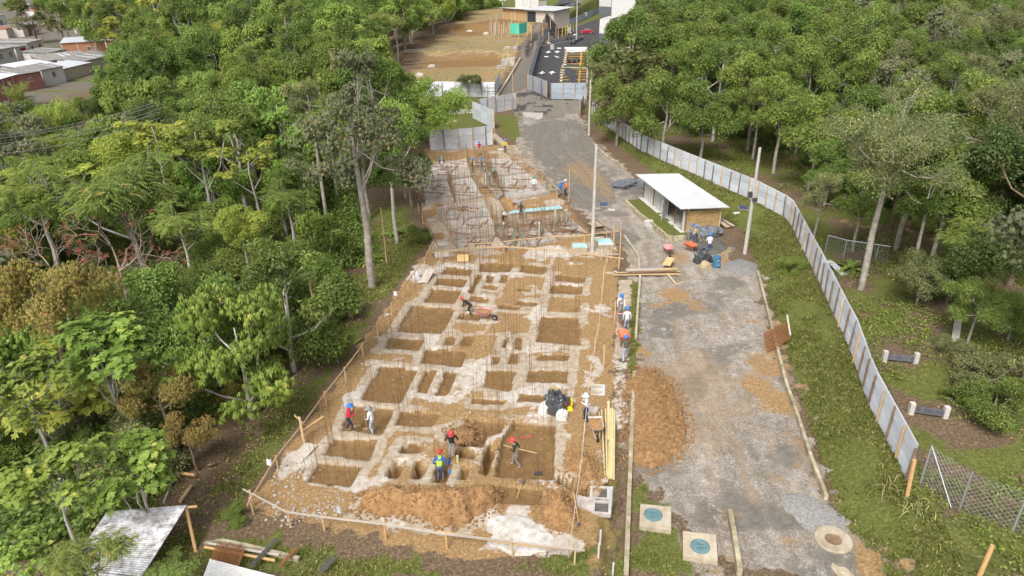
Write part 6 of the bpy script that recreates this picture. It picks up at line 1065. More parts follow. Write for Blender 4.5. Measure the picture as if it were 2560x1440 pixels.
# ------------------------------------------------------------------ lower left: roofed shelter, bar rack, logs
def tin_roof(root, corners, m, nr, name='roof', amp=.018):
    a, b, c, d = [Vector(v) for v in corners]; mb = MB(); f = lambda s, q: a.lerp(b, s).lerp(d.lerp(c, s), q)
    mb.sheet(lambda s, q: f(s, q) + Vector((0, 0, amp * (1 if int(round(q * nr)) % 2 else -1))), 1, nr); mb.sheet(lambda s, q: f(1 - s, q) - Vector((0, 0, .04)), 1, 1); return part(name, mb, MT[m], root)
r = [G(170, 1420, 1.4), G(268, 1278, 1.6), G(468, 1261, 1.7), G(355, 1440, 1.4)]; t = thing('shelter', 'open shelter with a corrugated zinc roof strewn with leaf litter at the lower left', 'shelter', gp(330, 1400)); tin_roof(t, (r[0], r[3], r[2], r[1]), 'zincdirty', 70)
r2 = [G(100, 1470, 1.3), G(168, 1422, 1.38), G(353, 1442, 1.38), G(330, 1500, 1.2)]; tin_roof(t, (r2[0], r2[3], r2[2], r2[1]), 'zincdirty', 24)
for x0, y0, x1, y1 in ((465, 1270, 490, 1382), (340, 1330, 345, 1440)): part('post', MB().tube([G(x0, y0, 1.55), gp(x1, y1, -.2)], .075, 8), MT['bamboo'], t)
part('beam', MB().tube([G(270, 1284, 1.5), G(493, 1266, 1.58)], .06, 8), MT['bamboo'], t)
r = [G(497, 1470, 1.0), G(525, 1396, 1.0), G(700, 1442, 1.0), G(720, 1500, 1.0)]; t = thing('shelter', 'plain white corrugated roof at the bottom edge beside the bar rack', 'shelter', gp(600, 1460)); tin_roof(t, (r[1], r[2], r[3], r[0]), 'white', 30)
for q in (r[1], r[2]): part('post', MB().tube([q - Vector((0, 0, .05)), Vector((q.x + .1, q.y - .15, bh(q.x, q.y) - .1))], .06, 8), MT['bamboo'], t)
def bars(label, a, b, c, n, m, r=.012, z=.35): 
    t = thing('rebar_bundle', label, 'reinforcing bars', gp(*a))
    for k in range(n): f = (k + random.uniform(-.3, .3)) / n; p0, p1 = gp(*a, z), gp(*b, z); w_ = (gp(*c, z) - p0); o = Vector((0, 0, random.uniform(0, .05))); e = random.uniform(-.12, .12); part('bar', MB().tube([p0 + w_ * f + o + (p1 - p0) * e, p1 + w_ * f + o + (p1 - p0) * e], r, 4), MT[m], t)
bars('wide bundle of rusty bars on the timber rack at the lower left', (548, 1372), (520, 1440), (620, 1385), 46, 'rust'); bars('bundle of dark steel bars right of the wide rusty bundle', (690, 1360), (625, 1432), (698, 1364), 14, 'steel'); bars('narrow bundle of rusty bars crossing the weedy kerb', (742, 1385), (700, 1432), (748, 1388), 10, 'rust'); bars('bundle of bars half sunk in the grass at the bottom edge', (830, 1405), (800, 1440), (845, 1412), 14, 'steel')
t = thing('bar_rack', 'timber bearers under the rusty bars at the lower left', 'rack', gp(600, 1390))
for x0, y0, x1, y1, m in ((514, 1376, 690, 1410, 'bamboo'), (520, 1366, 700, 1396, 'greywood')): part('bearer', MB().tube([gp(x0, y0, .2), gp(x1, y1, .2)], .06, 8), MT[m], t)
kerb('mossy concrete edging round the timber rack at the lower left', [(512, 1368), (522, 1352), (590, 1366), (680, 1386), (750, 1405)], .14, .25)
for x0, y0, x1, y1, m, lb in ((436, 1186, 490, 1196, 'bamboo', 'short log lying across the dirt track'), (480, 1220, 452, 1262, 'wood', 'squared log leaning at the corner of the leaf-strewn shelter'), (465, 1128, 411, 1265, 'white', 'long thin white pipe lying beside the dirt track'), (520, 1170, 542, 1165, 'darkwood', 'rotten stick on the weeds right of the dirt track'), (510, 980, 640, 890, 'barkd', 'fallen grey trunk lying on the wooded slope')):
    solo('log', MB().tube([gp(x0, y0, .15), gp(x1, y1, .2)], .03 if m == 'white' else .08, 8), MT.get(m, BD), lb, 'log', gp(x0, y0))
b0 = gp(2268, 1243); solo('stake', MB().tube([b0 + Vector((0, 0, -.3)), b0 + Vector((-.1, .1, 2.0))], [.09, .08], 9), MT['bamboo'], 'thick bamboo post standing past the near end of the zinc fence', 'stake', b0); b0 = gp(2445, 1446); solo('stake', MB().tube([b0 + Vector((0, 0, -.3)), b0 + Vector((.15, .1, 1.6))], [.09, .08], 9), MT['bamboo'], 'thick bamboo post at the bottom edge on the right', 'stake', b0)
for k, (x0, y0, x1, y1) in enumerate(((2209, 902, 2287, 908), (2275, 1034, 2361, 1044))):
    a, b = gp(x0, y0), gp(x1, y1); t = thing('concrete_bench', f'low dark bench beam between two pale concrete posts beyond the zinc fence, {("upper", "lower")[k]} one', 'bench', a)
    for q in (a, b): part('post', MB().box(q + Vector((0, 0, .3)), (.24, .24, .75), -.1), MT['concrete'], t)
    part('beam', MB().beam(a + Vector((.15, 0, .28)), b + Vector((-.15, 0, .28)), .14, .32), MT['tarp'], t)
a, b = gp(2384, 872, .06), gp(2396, 797, .06); t = thing('concrete_gutter', 'strip of grey concrete channel pieces in the dark wood floor at the right', 'channel', a)
for k in range(8): part('channel_piece', MB().beam(a.lerp(b, k / 8 + .005), a.lerp(b, (k + 1) / 8 - .005), .40, .10), MT['concrete'], t)
a, b = gp(2068, 655, .1), gp(2112, 690, .1); solo('tin_sheet', MB().sheet(lambda s, q: a.lerp(b, s) + Vector((.55 * (q - .5), .3 * (q - .5), .02 + .02 * (int(round(q * 12)) % 2) + .06 * math.sin(s * 5))), 8, 12), MT['zincw'], 'leaf-strewn tin sheet lying behind the zinc fence', 'sheet', a)
# big-leaved plants
def leafy_plant(name, px, py, n, L, w_, m, label, cat='plant', arch=.5):
    b = gp(px, py); V, F, T = [], [], []
    for k in range(n):
        a = random.uniform(0, 6.28); d = np.array([math.cos(a), math.sin(a), 0]); e = random.uniform(.3, 1.0); l = L * random.uniform(.7, 1.15); o = np.array([random.gauss(0, L * .3), random.gauss(0, L * .3), 0]) if n > 20 else 0; s = np.array([-d[1], d[0], 0]); q = len(V); ns = 7; tn = random.random()
        for i in range(ns + 1):
            f = i / ns; c = o + d * l * f * (.4 + .6 * (1 - e)) * 1.2 + np.array([0, 0, l * (e * f - arch * f * f)]); ww_ = w_ * math.sin(math.pi * min(1, .08 + f * .92)) ** .7 if i < ns else .01
            V += [c - s * ww_ - np.array([0, 0, -.25 * ww_]), c, c + s * ww_ + np.array([0, 0, .25 * ww_])]; T += [tn] * 3
        for i in range(ns): F += [(q + 3 * i, q + 3 * i + 1, q + 3 * i + 4, q + 3 * i + 3), (q + 3 * i + 1, q + 3 * i + 2, q + 3 * i + 5, q + 3 * i + 4)]
    o = link(name, np_mesh(name, np.array(V), np.array(F), m, {'tint': T}), None, b); return tag(o, label, cat)
leafy_plant('broad_leaved_plant', 842, 868, 46, 1.3, .13, LYG, 'yellow-green broad-leaved plant right of the grey electrical cabinet'); leafy_plant('banana_plant', 2124, 672, 12, 1.9, .20, LG, 'dark banana-like plant behind the tin sheet'); leafy_plant('broad_leaved_plant', 925, 655, 40, 1.3, .2, LB, 'bright big-leaved plant climbing at the thick pale trunk'); leafy_plant('fern', 985, 590, 18, 1.6, .16, LB, 'bright fern-like plant beside the tall bamboo stake')
leafy_plant('grass_clump', 2235, 1222, 60, 1.1, .02, LGR, 'long green grass clump at the near end of the zinc fence', 'grass clump', .7); leafy_plant('grass_clump', 2290, 1262, 50, 1.0, .02, LO, 'dry drooping grass clump at the foot of the thick bamboo post', 'grass clump', .9)
def bush(pk, px, py, rpx, label, sq=1.): hero(pk, px, py, rpx, bh(*G(px, py, 1)[:2]) + rpx * .006 * sq, label, None, 'shrub')
for a in [('olive2', 2455, 930, 95, 'big-leaved shrub with yellow leaves at the right edge', 1.2), ('green', 2480, 1010, 100, 'big-leaved green shrub at the right edge, below the one with yellow leaves'), ('dense2', 1985, 670, 42, 'light green bush on the grass bank against the zinc fence'), ('rust2', 595, 1000, 70, 'low shrub with reddish tips beside the dirt track'), ('dense2', 1050, 598, 42, 'round clump of bright weeds at the corner of the left handrail'), ('dense2', 588, 1290, 40, 'round clump of bright weeds beside the dirt track'), ('olive2', 2360, 860, 45, 'pale feathery shrub before the dark wood floor at the right'),
          ('green', 2350, 560, 70, 'bushy dark undergrowth shrub right of the leaning trunk')]: bush(*a)
# ------------------------------------------------------------------ far buildings
def brickmat(name, c1, c2, mo, w=.5, h=.22):
    m = bpy.data.materials.new(name); m.use_nodes = True; t = m.node_tree; N = t.nodes; b = N['Principled BSDF']; b.inputs['Roughness'].default_value = .9
    tc = N.new('ShaderNodeTexCoord'); br = N.new('ShaderNodeTexBrick'); br.inputs['Color1'].default_value = (*c1, 1); br.inputs['Color2'].default_value = (*c2, 1); br.inputs['Mortar'].default_value = (*mo, 1); br.inputs['Scale'].default_value = 1; br.inputs['Brick Width'].default_value = w; br.inputs['Row Height'].default_value = h; br.inputs['Mortar Size'].default_value = .03
    sx = N.new('ShaderNodeSeparateXYZ'); cx = N.new('ShaderNodeCombineXYZ'); ad = N.new('ShaderNodeMath'); t.links.new(tc.outputs['Object'], sx.inputs[0]); t.links.new(sx.outputs[0], ad.inputs[0]); t.links.new(sx.outputs[1], ad.inputs[1]); t.links.new(ad.outputs[0], cx.inputs[0]); t.links.new(sx.outputs[2], cx.inputs[1]); t.links.new(cx.outputs[0], br.inputs['Vector']); t.links.new(br.outputs[0], b.inputs['Base Color']); return m
MT['brickw'] = brickmat('orange brickwork', (.46, .18, .08), (.38, .14, .06), (.40, .27, .18)); MT['rbrickw'] = brickmat('dark red brickwork', (.32, .09, .07), (.26, .07, .06), (.52, .44, .40), .8, .4)
def house(label, l, r, h, depth, wall='white', roof='roofgrey', wins=0, wz=(.5, .8), base=None, slope=.5, over=.35, cat='house', nm='house', door=None, winw=.9, frame='white', bars=True, roofstrip=True, grp=None, pil=None):
    a, b = gp(*l), gp(*r); z = max(a.z, b.z) - .3; a.z = b.z = z; zl = z - 1.4; d = (b - a); L = d.length; d.normalize(); n = Vector((-d.y, d.x, 0)); t = thing(nm, label, cat, a, grp); hh = h + .3
    W = lambda s, q, zz: a + d * (s * L) + n * q + Vector((0, 0, zz))
    th = .2
    part('wall', MB().prism([W(0, 0, 0)[:2], W(1, 0, 0)[:2], W(1, th, 0)[:2], W(0, th, 0)[:2]], zl, z + hh), MT[wall], t); part('wall', MB().prism([W(0, depth - th, 0)[:2], W(1, depth - th, 0)[:2], W(1, depth, 0)[:2], W(0, depth, 0)[:2]], zl, z + hh + slope - .05), MT[wall], t)
    for s0, s1 in ((0, th / L), (1 - th / L, 1)):
        p = [W(s0, th, 0), W(s1, th, 0), W(s1, depth - th, 0), W(s0, depth - th, 0)]; vs = [(q.x, q.y, zl) for q in p] + [(q.x, q.y, z + hh + (slope if k > 1 else 0) - .04) for k, q in enumerate(p)]; part('wall', MB().add(vs, [(3, 2, 1, 0), (4, 5, 6, 7), (0, 1, 5, 4), (1, 2, 6, 5), (2, 3, 7, 6), (3, 0, 4, 7)]), MT[wall], t)
    nr = max(4, int(L / .5)); R_ = lambda s, q, dz: W(0, 0, 0) + d * (-over + s * (L + 2 * over)) + n * (-over + q * (depth + 2 * over)) + Vector((0, 0, hh + slope * q + dz))
    mb = MB(); mb.sheet(lambda s, q: R_(s, q, .05 + .035 * (int(round(s * nr * 2)) % 2)), nr * 2, 1); mb.sheet(lambda s, q: R_(1 - s, q, -.02), 1, 1); mb.add([R_(0, 0, .05), R_(1, 0, .05), R_(1, 0, -.02), R_(0, 0, -.02)], [(0, 3, 2, 1)]); mb.add([R_(0, 0, .05), R_(0, 1, .05), R_(0, 1, -.02), R_(0, 0, -.02)], [(0, 1, 2, 3)]); mb.add([R_(1, 0, .05), R_(1, 1, .05), R_(1, 1, -.02), R_(1, 0, -.02)], [(0, 3, 2, 1)])
    rf = part('roof', mb, MT[roof], t)
    if roofstrip:
        for k in range(max(1, int(L / 6))): s = random.uniform(.1, .85); part('skylight_sheet', MB().sheet(lambda u, v: R_(s + u * .06, .1 + v * .7, .10), 1, 1), MT['zincw'], rf)
    if base: part('plinth', MB().prism([W(-.003, -.06, 0)[:2], W(1.003, -.06, 0)[:2], W(1.003, -.005, 0)[:2], W(-.003, -.005, 0)[:2]], z, z + .3 + base), MT['tarp'], t)
    for k in range(wins):
        s = (k + .5) / wins; z0, z1 = hh * wz[0], hh * wz[1]; ww = min(winw, L / wins * .38)
        w = part('window', MB().box(W(s, -.02, (z0 + z1) / 2), (ww * 2, .10, z1 - z0), math.atan2(d.y, d.x)), MT['glass'], t)
        fm = MB()
        for zz in (z0, z1): fm.box(W(s, -.06, zz), (ww * 2 + .16, .1, .10), math.atan2(d.y, d.x))
        for e in (-1, 1) + ((-.33, .33) if bars else ()): fm.box(W(s + e * ww / L, -.06, (z0 + z1) / 2), (.10 if abs(e) == 1 else .06, .1, z1 - z0 - .1), math.atan2(d.y, d.x))
        part('frame', fm, MT[frame], w)
    if door: part('door', MB().box(W(door[0], -.03, door[2] / 2 + .3), (door[1], .1, door[2]), math.atan2(d.y, d.x)), MT[door[3]], t)
    for s in pil or (): part('pillar', MB().box(W(s, -.04, hh / 2), (.28, .1, hh - .02), math.atan2(d.y, d.x)), MT['mortar'], t)
    return t
house('white house with two dark barred windows and a grey roof', (80, 153), (117, 141), 5.2, 10, wins=2, frame='white'); house('white house with a tall red door between the two windowed ones', (50, 160), (79, 154), 4.7, 9, door=(.6, 2.0, 4.2, 'reddoor')); house('white house at the left edge with two dark barred windows', (0, 174), (47, 163), 5.0, 10, wins=2)
house('orange brick house with pale roof sheets beside the bamboo', (163, 147), (292, 139), 4.6, 12, 'brickw', 'zincw', 1, (.45, .7), pil=(.0, .3, .62, 1.), winw=.5); house('low house with a long grey roof before the orange brick house', (120, 180), (240, 166), 2.8, 9, 'brickw', 'roofgrey', slope=.9); house('low house with grey and white roof sheets near the bamboo', (215, 182), (300, 160), 2.9, 7, 'white', 'roofgrey', slope=.8)
house('low house with a white sheet roof below the red-doored house', (60, 200), (140, 184), 2.8, 6, 'mortar', 'zincw', slope=.7); house('dark red brick house with pale mortar grid', (55, 232), (113, 220), 3.9, 7, 'rbrickw', 'roofgrey', 1, (.55, .75), winw=.4); house('small white house right of the dark red brick house', (114, 216), (168, 205), 3.8, 7, 'white', 'roofgrey', 1, winw=.5); house('half-built brick house with white pillars at the left edge', (0, 292), (68, 268), 6.5, 6, 'rbrickw', 'zincw', 1, (.55, .75), pil=(.1, .45, .8), winw=.6)
house('low brick house with a grey roof at the left edge below the white houses', (0, 222), (54, 208), 3.4, 8, 'brickw', 'roofgrey'); house('white two-storey house at the top left edge', (0, 95), (28, 88), 8, 12, 'white', 'roofgrey', 1); house('grey walled house with a red roof beside the brown street tree', (22, 96), (60, 88), 3.6, 9, 'mortar', 'roofred', roofstrip=False); house('far house with a broad grey roof at the top left', (78, 32), (165, 24), 4, 14, 'white', 'roofgrey', 3); house('low far house with a red tiled front', (88, 40), (122, 36), 2.5, 4, 'white', 'roofred', roofstrip=False); house('far white and orange house at the top edge', (304, 18), (374, 20), 7, 10, 'brickw', 'white', 2, frame='white', pil=(.0, .35, .7, 1.), roofstrip=False)
house('low grey-roofed house between the red-doored house and the brick house', (125, 160), (170, 148), 3, 7, 'white', 'roofgrey', slope=.6); house('small grey-roofed lean-to left of the dark red brick house', (10, 262), (56, 246), 3.2, 6, 'mortar', 'roofgrey', slope=.5); house('low roof of grey and white sheets above the small white house', (165, 202), (232, 184), 2.8, 6, 'mortar', 'zincw', slope=.6)
house('grey house at the far end of the street', (62, 92), (100, 84), 4, 8, 'mortar', 'roofgrey', door=(.4, 3, 2.6, 'darkwood'))
for x, y, lb in ((112, 112, 'tall street lamp in front of the white houses'), (180, 118, 'low street lamp on the street corner by the palm')):
    b = gp(x, y); t = thing('street_lamp', lb, 'street lamp', b); part('pole', MB().tube([b, b + Vector((0, 0, 6)), b + Vector((1.2, 0, 7))], .12, 6), MT['barkd' if False else 'rust'], t); part('lamp', MB().ball(b + Vector((1.7, 0, 7.1)), (.7, .35, .3)), MT['white'], t)
b = gp(193, 85); t = thing('palm_tree', 'palm with a tall white trunk beside the street', 'palm tree', b); part('trunk', MB().tube([b, b + Vector((-1.2, 0, 8)), b + Vector((-2.6, 0, 17))], [.6, .5, .35], 8), MT['white'], t); V = leafy_plant('crown', 193, 85, 24, 4.5, .5, LG, None, None, .8); V.parent = t; V.location = (-2.6, 0, 17)
# big white building and its walls
kw = dict(cat='building', nm='white_building', slope=.02, roof='white', over=.02, roofstrip=False)
house('big white building above the car park, blank front block', (1528, 56), (1606, 60), 15, 14, **kw); house('white wing left of the blank front block, over a dark base', (1497, 40), (1527, 42), 12, 12, base=3.5, **kw); house('white wing right of the blank front block', (1609, 34), (1655, 38), 9, 12, base=0, **kw)
house('white stair tower with tall dark window strips behind the trees', (1680, 76), (1722, 78), 12, 10, wins=5, wz=(.08, .92), bars=False, winw=.5, **kw); house('low white block with a dark base at the edge of the car park', (1497, 114), (1522, 114), 6.5, 8, base=3., **kw)
# timber huts on the upper terrace
house('brown timber site hut with a pale tin roof beside the stake yard', (1258, 48), (1318, 53), 3.4, 9, 'plank', 'whiteroof', slope=-.6, over=.9, cat='hut', nm='site_hut', pil=(.0, .5, 1.)); house('long site hut with dark net doors under a pale tin roof', (1319, 54), (1384, 54), 3.4, 8, 'greywood', 'whiteroof', slope=.5, over=.9, cat='hut', nm='site_hut', door=(.16, 3.2, 2.9, 'greynet'))
t = thing('net_door', 'dark shade-net bay at the right end of the long site hut', 'net', gp(1372, 55)); a = gp(1362, 55, 1.5); b = gp(1390, 55, 1.5)
part('net', MB().beam(a + Vector((0, -.3, 0)), b + Vector((0, -.3, 0)), .05, 2.9), MT['greynet'], t)
for k in range(3): q = a.lerp(b, k / 2); part('post', MB().beam(q + Vector((0, -.4, -1.6)), q + Vector((0, -.4, 1.6)), .15, .15), MT['wood'], t)
t = thing('screen', 'white cloth screen of four panels behind the site huts', 'screen', gp(1288, 24)); q = [gp(x, 24) for x in (1288, 1307, 1326, 1346)] + [gp(1366, 20)]
for k, (a, b) in enumerate(zip(q, q[1:])):
    hh = 4.2 if k < 3 else 2.6; part('panel', MB().beam(a + Vector((0, .03 * k, hh / 2)), b + Vector((0, .03 * k, hh / 2)), .06, hh), MT['white'], t); part('post', MB().beam(a + Vector((0, -.1, 0)), a + Vector((0, -.1, 4.4)), .12, .12), MT['greywood'], t)
t = thing('screen', 'bright green mesh screen in front of the brown site hut', 'screen', gp(1279, 90)); a, b, c = gp(1277, 92), gp(1298, 94), gp(1317, 88)
for k, (p0, p1) in enumerate(((a, a.lerp(b, .55)), (a.lerp(b, .56), b), (b.lerp(c, .02), c))): part('mesh', MB().beam(p0 + Vector((0, 0, 2.2)), p1 + Vector((0, 0, 2.2)), .06, 2.7), MT['greennet'], t)
for p0 in (a, a.lerp(b, .555), b, c): part('post', MB().tube([p0 + Vector((0, .15, -.3)), p0 + Vector((0, .15, 3.9))], .08, 6), MT['wood'], t)
k = 0
for i in range(34):
    x, y = random.uniform(1218, 1282), random.uniform(58, 74); b = gp(x, y); h = random.uniform(1.6, 3.6); o = solo('stake', MB().tube([b + Vector((0, 0, -.2)), b + Vector((random.uniform(-.1, .1), 0, h))], .08, 5), MT[random.choice(('greywood', 'wood', 'greywood'))], 'pale stake of the yard of upright stakes left of the green mesh screen', 'stake', b, 'stakes of the stake yard')
for i, x in enumerate((1406, 1414, 1419, 1427, 1434)): b = gp(x, 56 - i * 2.5); solo('stake', MB().tube([b, b + Vector((0, 0, 2.8))], .09, 5), MT['yellowp'], f'yellow stake above the far hoarding, {("leftmost", "second from left", "middle one", "second from right", "rightmost")[i]} of five', 'stake', b, 'yellow stakes above the hoarding')
for i, (x, y, h) in enumerate(((1328, 76, 4), (1357, 68, 4.5), (1372, 70, 3.4), (1396, 60, 3.4), (1310, 88, 3), (1318, 90, 3.4), (1337, 86, 2.4))): b = gp(x, y); solo('stake', MB().tube([b, b + Vector((0, 0, h))], .09, 5), MT['wood'], f'thin wooden post beside the upper concrete road, number {i + 1} of seven from the left' if False else ('post by the road', 'post before the long hut', 'post with a white cap', 'post below the yellow stakes', 'post at the green screen', 'second post at the green screen', 'low post at the road edge')[i] + ' on the upper terrace', 'stake', b)
for i, (x, y, s) in enumerate(((1253, 172, 1.), (1262, 161, 1.3), (1270, 150, .9), (1279, 140, .9), (1284, 130, 1.), (1292, 122, 1.))): b = gp(x, y); solo('concrete_block', MB().box(b + Vector((0, 0, s * .35)), (s * 1.7, s * 1.2, s * .8), random.uniform(0, 2)), MT['palecon'], f'broken pale concrete block beside the concrete road kerb, {("nearest", "second", "third", "fourth", "fifth", "farthest")[i]} in the row', 'concrete block', b, 'broken blocks beside the kerb')
for i, (x, y) in enumerate(((1080, 168), (1175, 82), (1216, 86), (1268, 122), (1050, 190))): lump('rock', f'pale rock on the dry field, {("lower left one", "upper left one", "upper right one", "one by the board post", "one at the left corner")[i]}', 'rock', x, y, .9, .7, .6, 'limestone', 0, 10 + i, .3)
lump('tarpaulin', 'dark tarpaulin heap on the yellow grass behind the huts', 'tarpaulin', 1420, 14, 4.5, 3, 1.8, 'black', 0, 20)
b = gp(1257, 22); t = thing('basketball_hoop', 'white basketball backboard on a post at the wood edge', 'basketball hoop', b); part('post', MB().tube([b, b + Vector((0, 0, 4))], .12, 6), MT['white'], t); part('backboard', MB().box(b + Vector((0, -.2, 3.6)), (2.4, .1, 1.6)), MT['white'], t); part('hoop', MB().tube([b + Vector((.5 * math.cos(a), -.8 + .5 * math.sin(a), 3.1)) for a in np.linspace(0, 6.28, 13)], .04, 5), MT['red'], t)
# car park: markings, bays, red car, motorcycles
def mark(pts, m, nm, label, cat='road marking', g=None): P = [gp(*p) for p in pts]; z = max(p.z for p in P) + .05; return solo(nm, MB().prism([p[:2] for p in P], z - .08, z + .05), MT[m], label, cat, P[0], g)
def arrow(x, y, dn, lb):
    c = gp(x, y); f = Vector((.12, .99, 0)) * (-1 if dn else 1); s = Vector((f.y, -f.x, 0)); mb = MB(); z = c.z + .13
    P = [c + s * .16 - f * 2.0, c + s * .16 + f * .2, c + s * .75 + f * .0, c + f * 2.0, c - s * .75 + f * .0, c - s * .16 + f * .2, c - s * .16 - f * 2.0]; solo('road_arrow', MB().prism([p[:2] for p in P], z - .05, z + .02), MT['paintw'], lb, 'road marking', c, 'white arrows in the car park')
arrow(1371, 131, 1, 'white arrow pointing toward the camera, far left of four'); arrow(1393, 131, 0, 'white arrow pointing away, far right of four'); arrow(1355, 183, 1, 'white arrow pointing toward the camera, near left of four'); arrow(1380, 183, 0, 'white arrow pointing away, near right of four')
for i, (x, y) in enumerate(((1366, 142), (1392, 144), (1398, 121), (1372, 109), (1424, 82), (1438, 87))): mark([(x - 5, y - .6), (x + 5, y - .6), (x + 5, y + .7), (x - 5, y + .7)], 'paintw', 'road_dash', f'short white cross line on the car park asphalt, {("left one before the far arrows", "right one before the far arrows", "right one behind the far arrows", "left one behind the far arrows", "one by the far hoarding", "one by the red car")[i]}', g='short white lines in the car park')
for bl, (ys_, x0, x1, nmz) in enumerate((((125, 130.5, 136, 142, 148, 154, 160.5), 1411, 1468, 'far'), ((174, 179.5, 186, 193, 200.5, 208.5), 1401, 1466, 'near'))):
    t = thing('parking_bays', f'yellow line markings of the {nmz} row of parking bays', 'road marking', gp(x0, ys_[0]))
    for k, yy in enumerate(ys_):
        xo = x0 - (yy - ys_[0]) * .14; P = [gp(xo, yy), gp(x1, yy)]; part('bay_line', MB().beam(P[0] + Vector((0, 0, .08)), P[1] + Vector((0, 0, .08)), .26, .1), MT['painty'], t)
        P = [gp(xo + 3, yy + 2.4), gp(xo + 8, yy + 2.4)]; part('bay_number', MB().beam(P[0] + Vector((0, 0, .08)), P[1] + Vector((0, 0, .08)), .7, .1), MT['paintw'], t)
    y0, y1 = ys_[0] - 2, ys_[-1] + 6; P = [gp(1453 - bl * 4, y0), gp(1457 - bl * 4, y0), gp(1452 - bl * 3.5, y1), gp(1448 - bl * 3.5, y1)]; part('wheel_stop_line', MB().prism([p[:2] for p in P], P[0].z - .03, max(p.z for p in P) + .13), MT['painty'], t)
t = thing('kerb_island', 'cream kerb island with grass between the two rows of parking bays', 'kerb', gp(1405, 169)); P = [gp(1404, 166), gp(1468, 166), gp(1468, 171), gp(1404, 171)]; part('kerb', MB().prism([p[:2] for p in P], P[0].z - .1, P[0].z + .22), MT['creamcon'], t); P = [gp(1407, 167), gp(1466, 167), gp(1466, 169), gp(1407, 169)]; part('turf', MB().prism([p[:2] for p in P], P[0].z - .1, P[0].z + .3), MT['lime'] if False else mat('turf', (.06, .10, .02)), t)
mark([(1411, 119), (1470, 119), (1470, 122), (1411, 122)], 'paintw', 'kerb_edge', 'white kerb at the far end of the parking bays', 'kerb'); mark([(1468, 120), (1471, 120), (1468, 240), (1465, 240)], 'creamcon', 'kerb_edge', 'long cream kerb along the right side of the parking bays', 'kerb'); mark([(1476, 121), (1490, 121), (1489, 150), (1475, 150)], 'palecon', 'paving_slab', 'pale paved square beside the parking bays', 'paving')
lump('tarpaulin', 'white sheet crumpled on the far end of the parking bays', 'tarpaulin', 1440, 128, 2.6, 2.0, .7, 'white', 0, 30, .3)
def car(label, x, y, rot, m):
    b = gp(x, y); t = thing('car', label, 'car', b); t.rotation_euler = (0, 0, rot)
    prof = [(-2.0, .3), (-2.05, .62), (-1.95, .82), (-1.1, .9), (-.55, 1.38), (.75, 1.42), (1.35, .98), (1.95, .86), (2.08, .6), (2.0, .3)]
    def body(pr, w0, w1):
        mb = MB(); n = len(pr); vs = []
        for s in (-1, 1): vs += [(px_, s * (w0 if z < 1. else w1), z) for px_, z in pr]
        mb.add(vs, [tuple(range(n))[::1], tuple(range(2 * n - 1, n - 1, -1))] + [(i, n + i, n + (i + 1) % n, (i + 1) % n) for i in range(n)]); return mb
    link('body', body(prof, .84, .68).mesh('body', MT[m]), t); g = MB(); g.add([(-1.0, -.70, .95), (-.58, -.69, 1.32), (.68, -.69, 1.36), (1.22, -.72, 1.0)], [(0, 3, 2, 1)]).add([(-1.0, .86, .95), (-.58, .74, 1.32), (.68, .74, 1.36), (1.22, .86, 1.0)], [(0, 1, 2, 3)]).add([(-1.0, -.86, .95), (-.58, -.74, 1.32), (.68, -.74, 1.36), (1.22, -.86, 1.0)], [(3, 2, 1, 0)]).add([(1.36, -.7, 1.0), (1.36, .7, 1.0), (.82, .62, 1.42), (.82, -.62, 1.42)], [(0, 1, 2, 3)]); link('windows', g.mesh('windows', MT['glass']), t)
    for sx in (-1.3, 1.3):
        for sy in (-.78, .78): w = link('wheel', MB().tube([(sx, sy - .1, .32), (sx, sy + .1, .32)], .32, 14).mesh('wheel', MT['rubber']), t); link('hub', MB().tube([(sx, sy - .11, .32), (sx, sy + .11, .32)], .18, 10).mesh('hub', MT['galv']), w)
    for sy in (-.6, .6): link('headlight', MB().box((2.03, sy, .66), (.06, .3, .16)).mesh('headlight', MT['white']), t)
    return t
car('red car parked at the top of the car park, partly behind leaves', 1466, 84, -.1, 'carred')
def moto(label, x, y, rot, m='black'):
    b = gp(x, y); t = thing('motorcycle', label, 'motorcycle', b, 'parked motorcycles'); t.rotation_euler = (0, 0, rot)
    for sx in (-.65, .65): w = link('wheel', MB().tube([(sx, -.06, .3), (sx, .06, .3)], .3, 14).mesh('wheel', MT['rubber']), t)
    link('frame', MB().tube([(-.65, 0, .3), (-.2, 0, .45), (.35, 0, .5), (.5, 0, .85), (.65, 0, .3)], .06, 6).box((.05, 0, .45), (.4, .25, .35)).mesh('frame', MT['steel']), t); link('tank', MB().ball((.15, 0, .78), (.3, .14, .15)).mesh('tank', MT[m]), t); link('seat', MB().box((-.35, 0, .78), (.7, .24, .12)).mesh('seat', MT['rubber']), t); link('handlebar', MB().tube([(.42, -.36, 1.02), (.5, 0, .95), (.42, .36, 1.02)], .025, 6).mesh('handlebar', MT['galv']), t); return t
mp = moto('parked motorcycle leftmost in the row by the power pole', 1423, 100, .4)
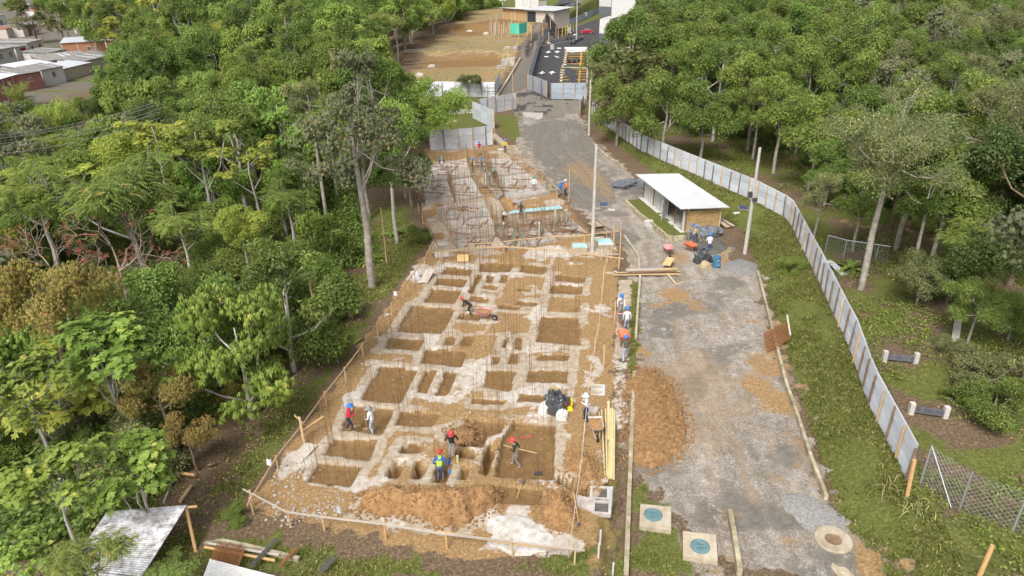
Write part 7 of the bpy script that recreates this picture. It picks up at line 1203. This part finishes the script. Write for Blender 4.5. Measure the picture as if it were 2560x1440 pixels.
for x, y, r_, m, lb in ((1432, 113, .9, 'blue', 'blue-tanked motorcycle in front of the row by the power pole'), (1440, 108, 1.2, 'blue', 'motorcycle just left of the power pole'), (1447, 104, 1., 'black', 'motorcycle just right of the power pole'), (1455, 100, 1.1, 'greyb', 'grey motorcycle at the right end of the row by the power pole'), (1430, 157, .1, 'black', 'black motorcycle in the parking bays beside the standing person'), (1441, 155, .2, 'black', 'second black motorcycle in the parking bays')): moto(lb, x, y, r_, m)
# on the lawn and the verge
lump('debris', 'white crumpled sheet on the lawn', 'sheet', 1102, 301, .9, .5, .25, 'white', 0, 40); board(1137, 303, .5, 1.9, .15, 'reddish plank on the lawn', 'wood', .06); board(1158, 326, 1.2, 1.6, .25, 'white sheet lying on the lawn by the white hoarding', 'white', .1)
a, b = gp(1120, 278), gp(1182, 278); solo('paving_path', MB().prism([p[:2] for p in (gp(1040, 290), gp(1182, 283), gp(1182, 275), gp(1130, 272), gp(1040, 276))], a.z - .1, a.z + .05), MT['palecon'], 'pale concrete path across the lawn', 'path', a)
p = gp(1342, 293); solo('concrete_slab', MB().prism([q[:2] for q in (gp(1306, 283), gp(1358, 284), gp(1356, 298), gp(1345, 300), (gp(1310, 292)))], p.z - .1, p.z + .16), MT['palecon'], 'broken pale concrete slab at the end of the gravel road', 'slab', p); heap('rubble_heap', 'rubble beside the broken slab at the end of the gravel road', 'rubble', [(1303, 308), (1310, 297), (1335, 298), (1340, 308), (1322, 315)], .3, MT['grit'], .8, .3, 30)
for i, (x, y) in enumerate(((1160, 246), (1190, 246))):
    PR = PRO['olive2']; q = gp(x, y); set_tree(PR, q.x, q.y, .5, .55, ('left' if i == 0 else 'right') + ' one of two small saplings before the white field hoarding', 'saplings before the field hoarding')
solo('metal_frame', MB().tube([gp(1219, 244), gp(1219, 244, 2.2), gp(1238, 244, 2.2), gp(1238, 244)], .05, 6).tube([gp(1219, 244, 1.1), gp(1238, 244, 1.1)], .05, 6), MT['steel'], 'dark metal frame standing against the white field hoarding', 'frame', gp(1219, 244))
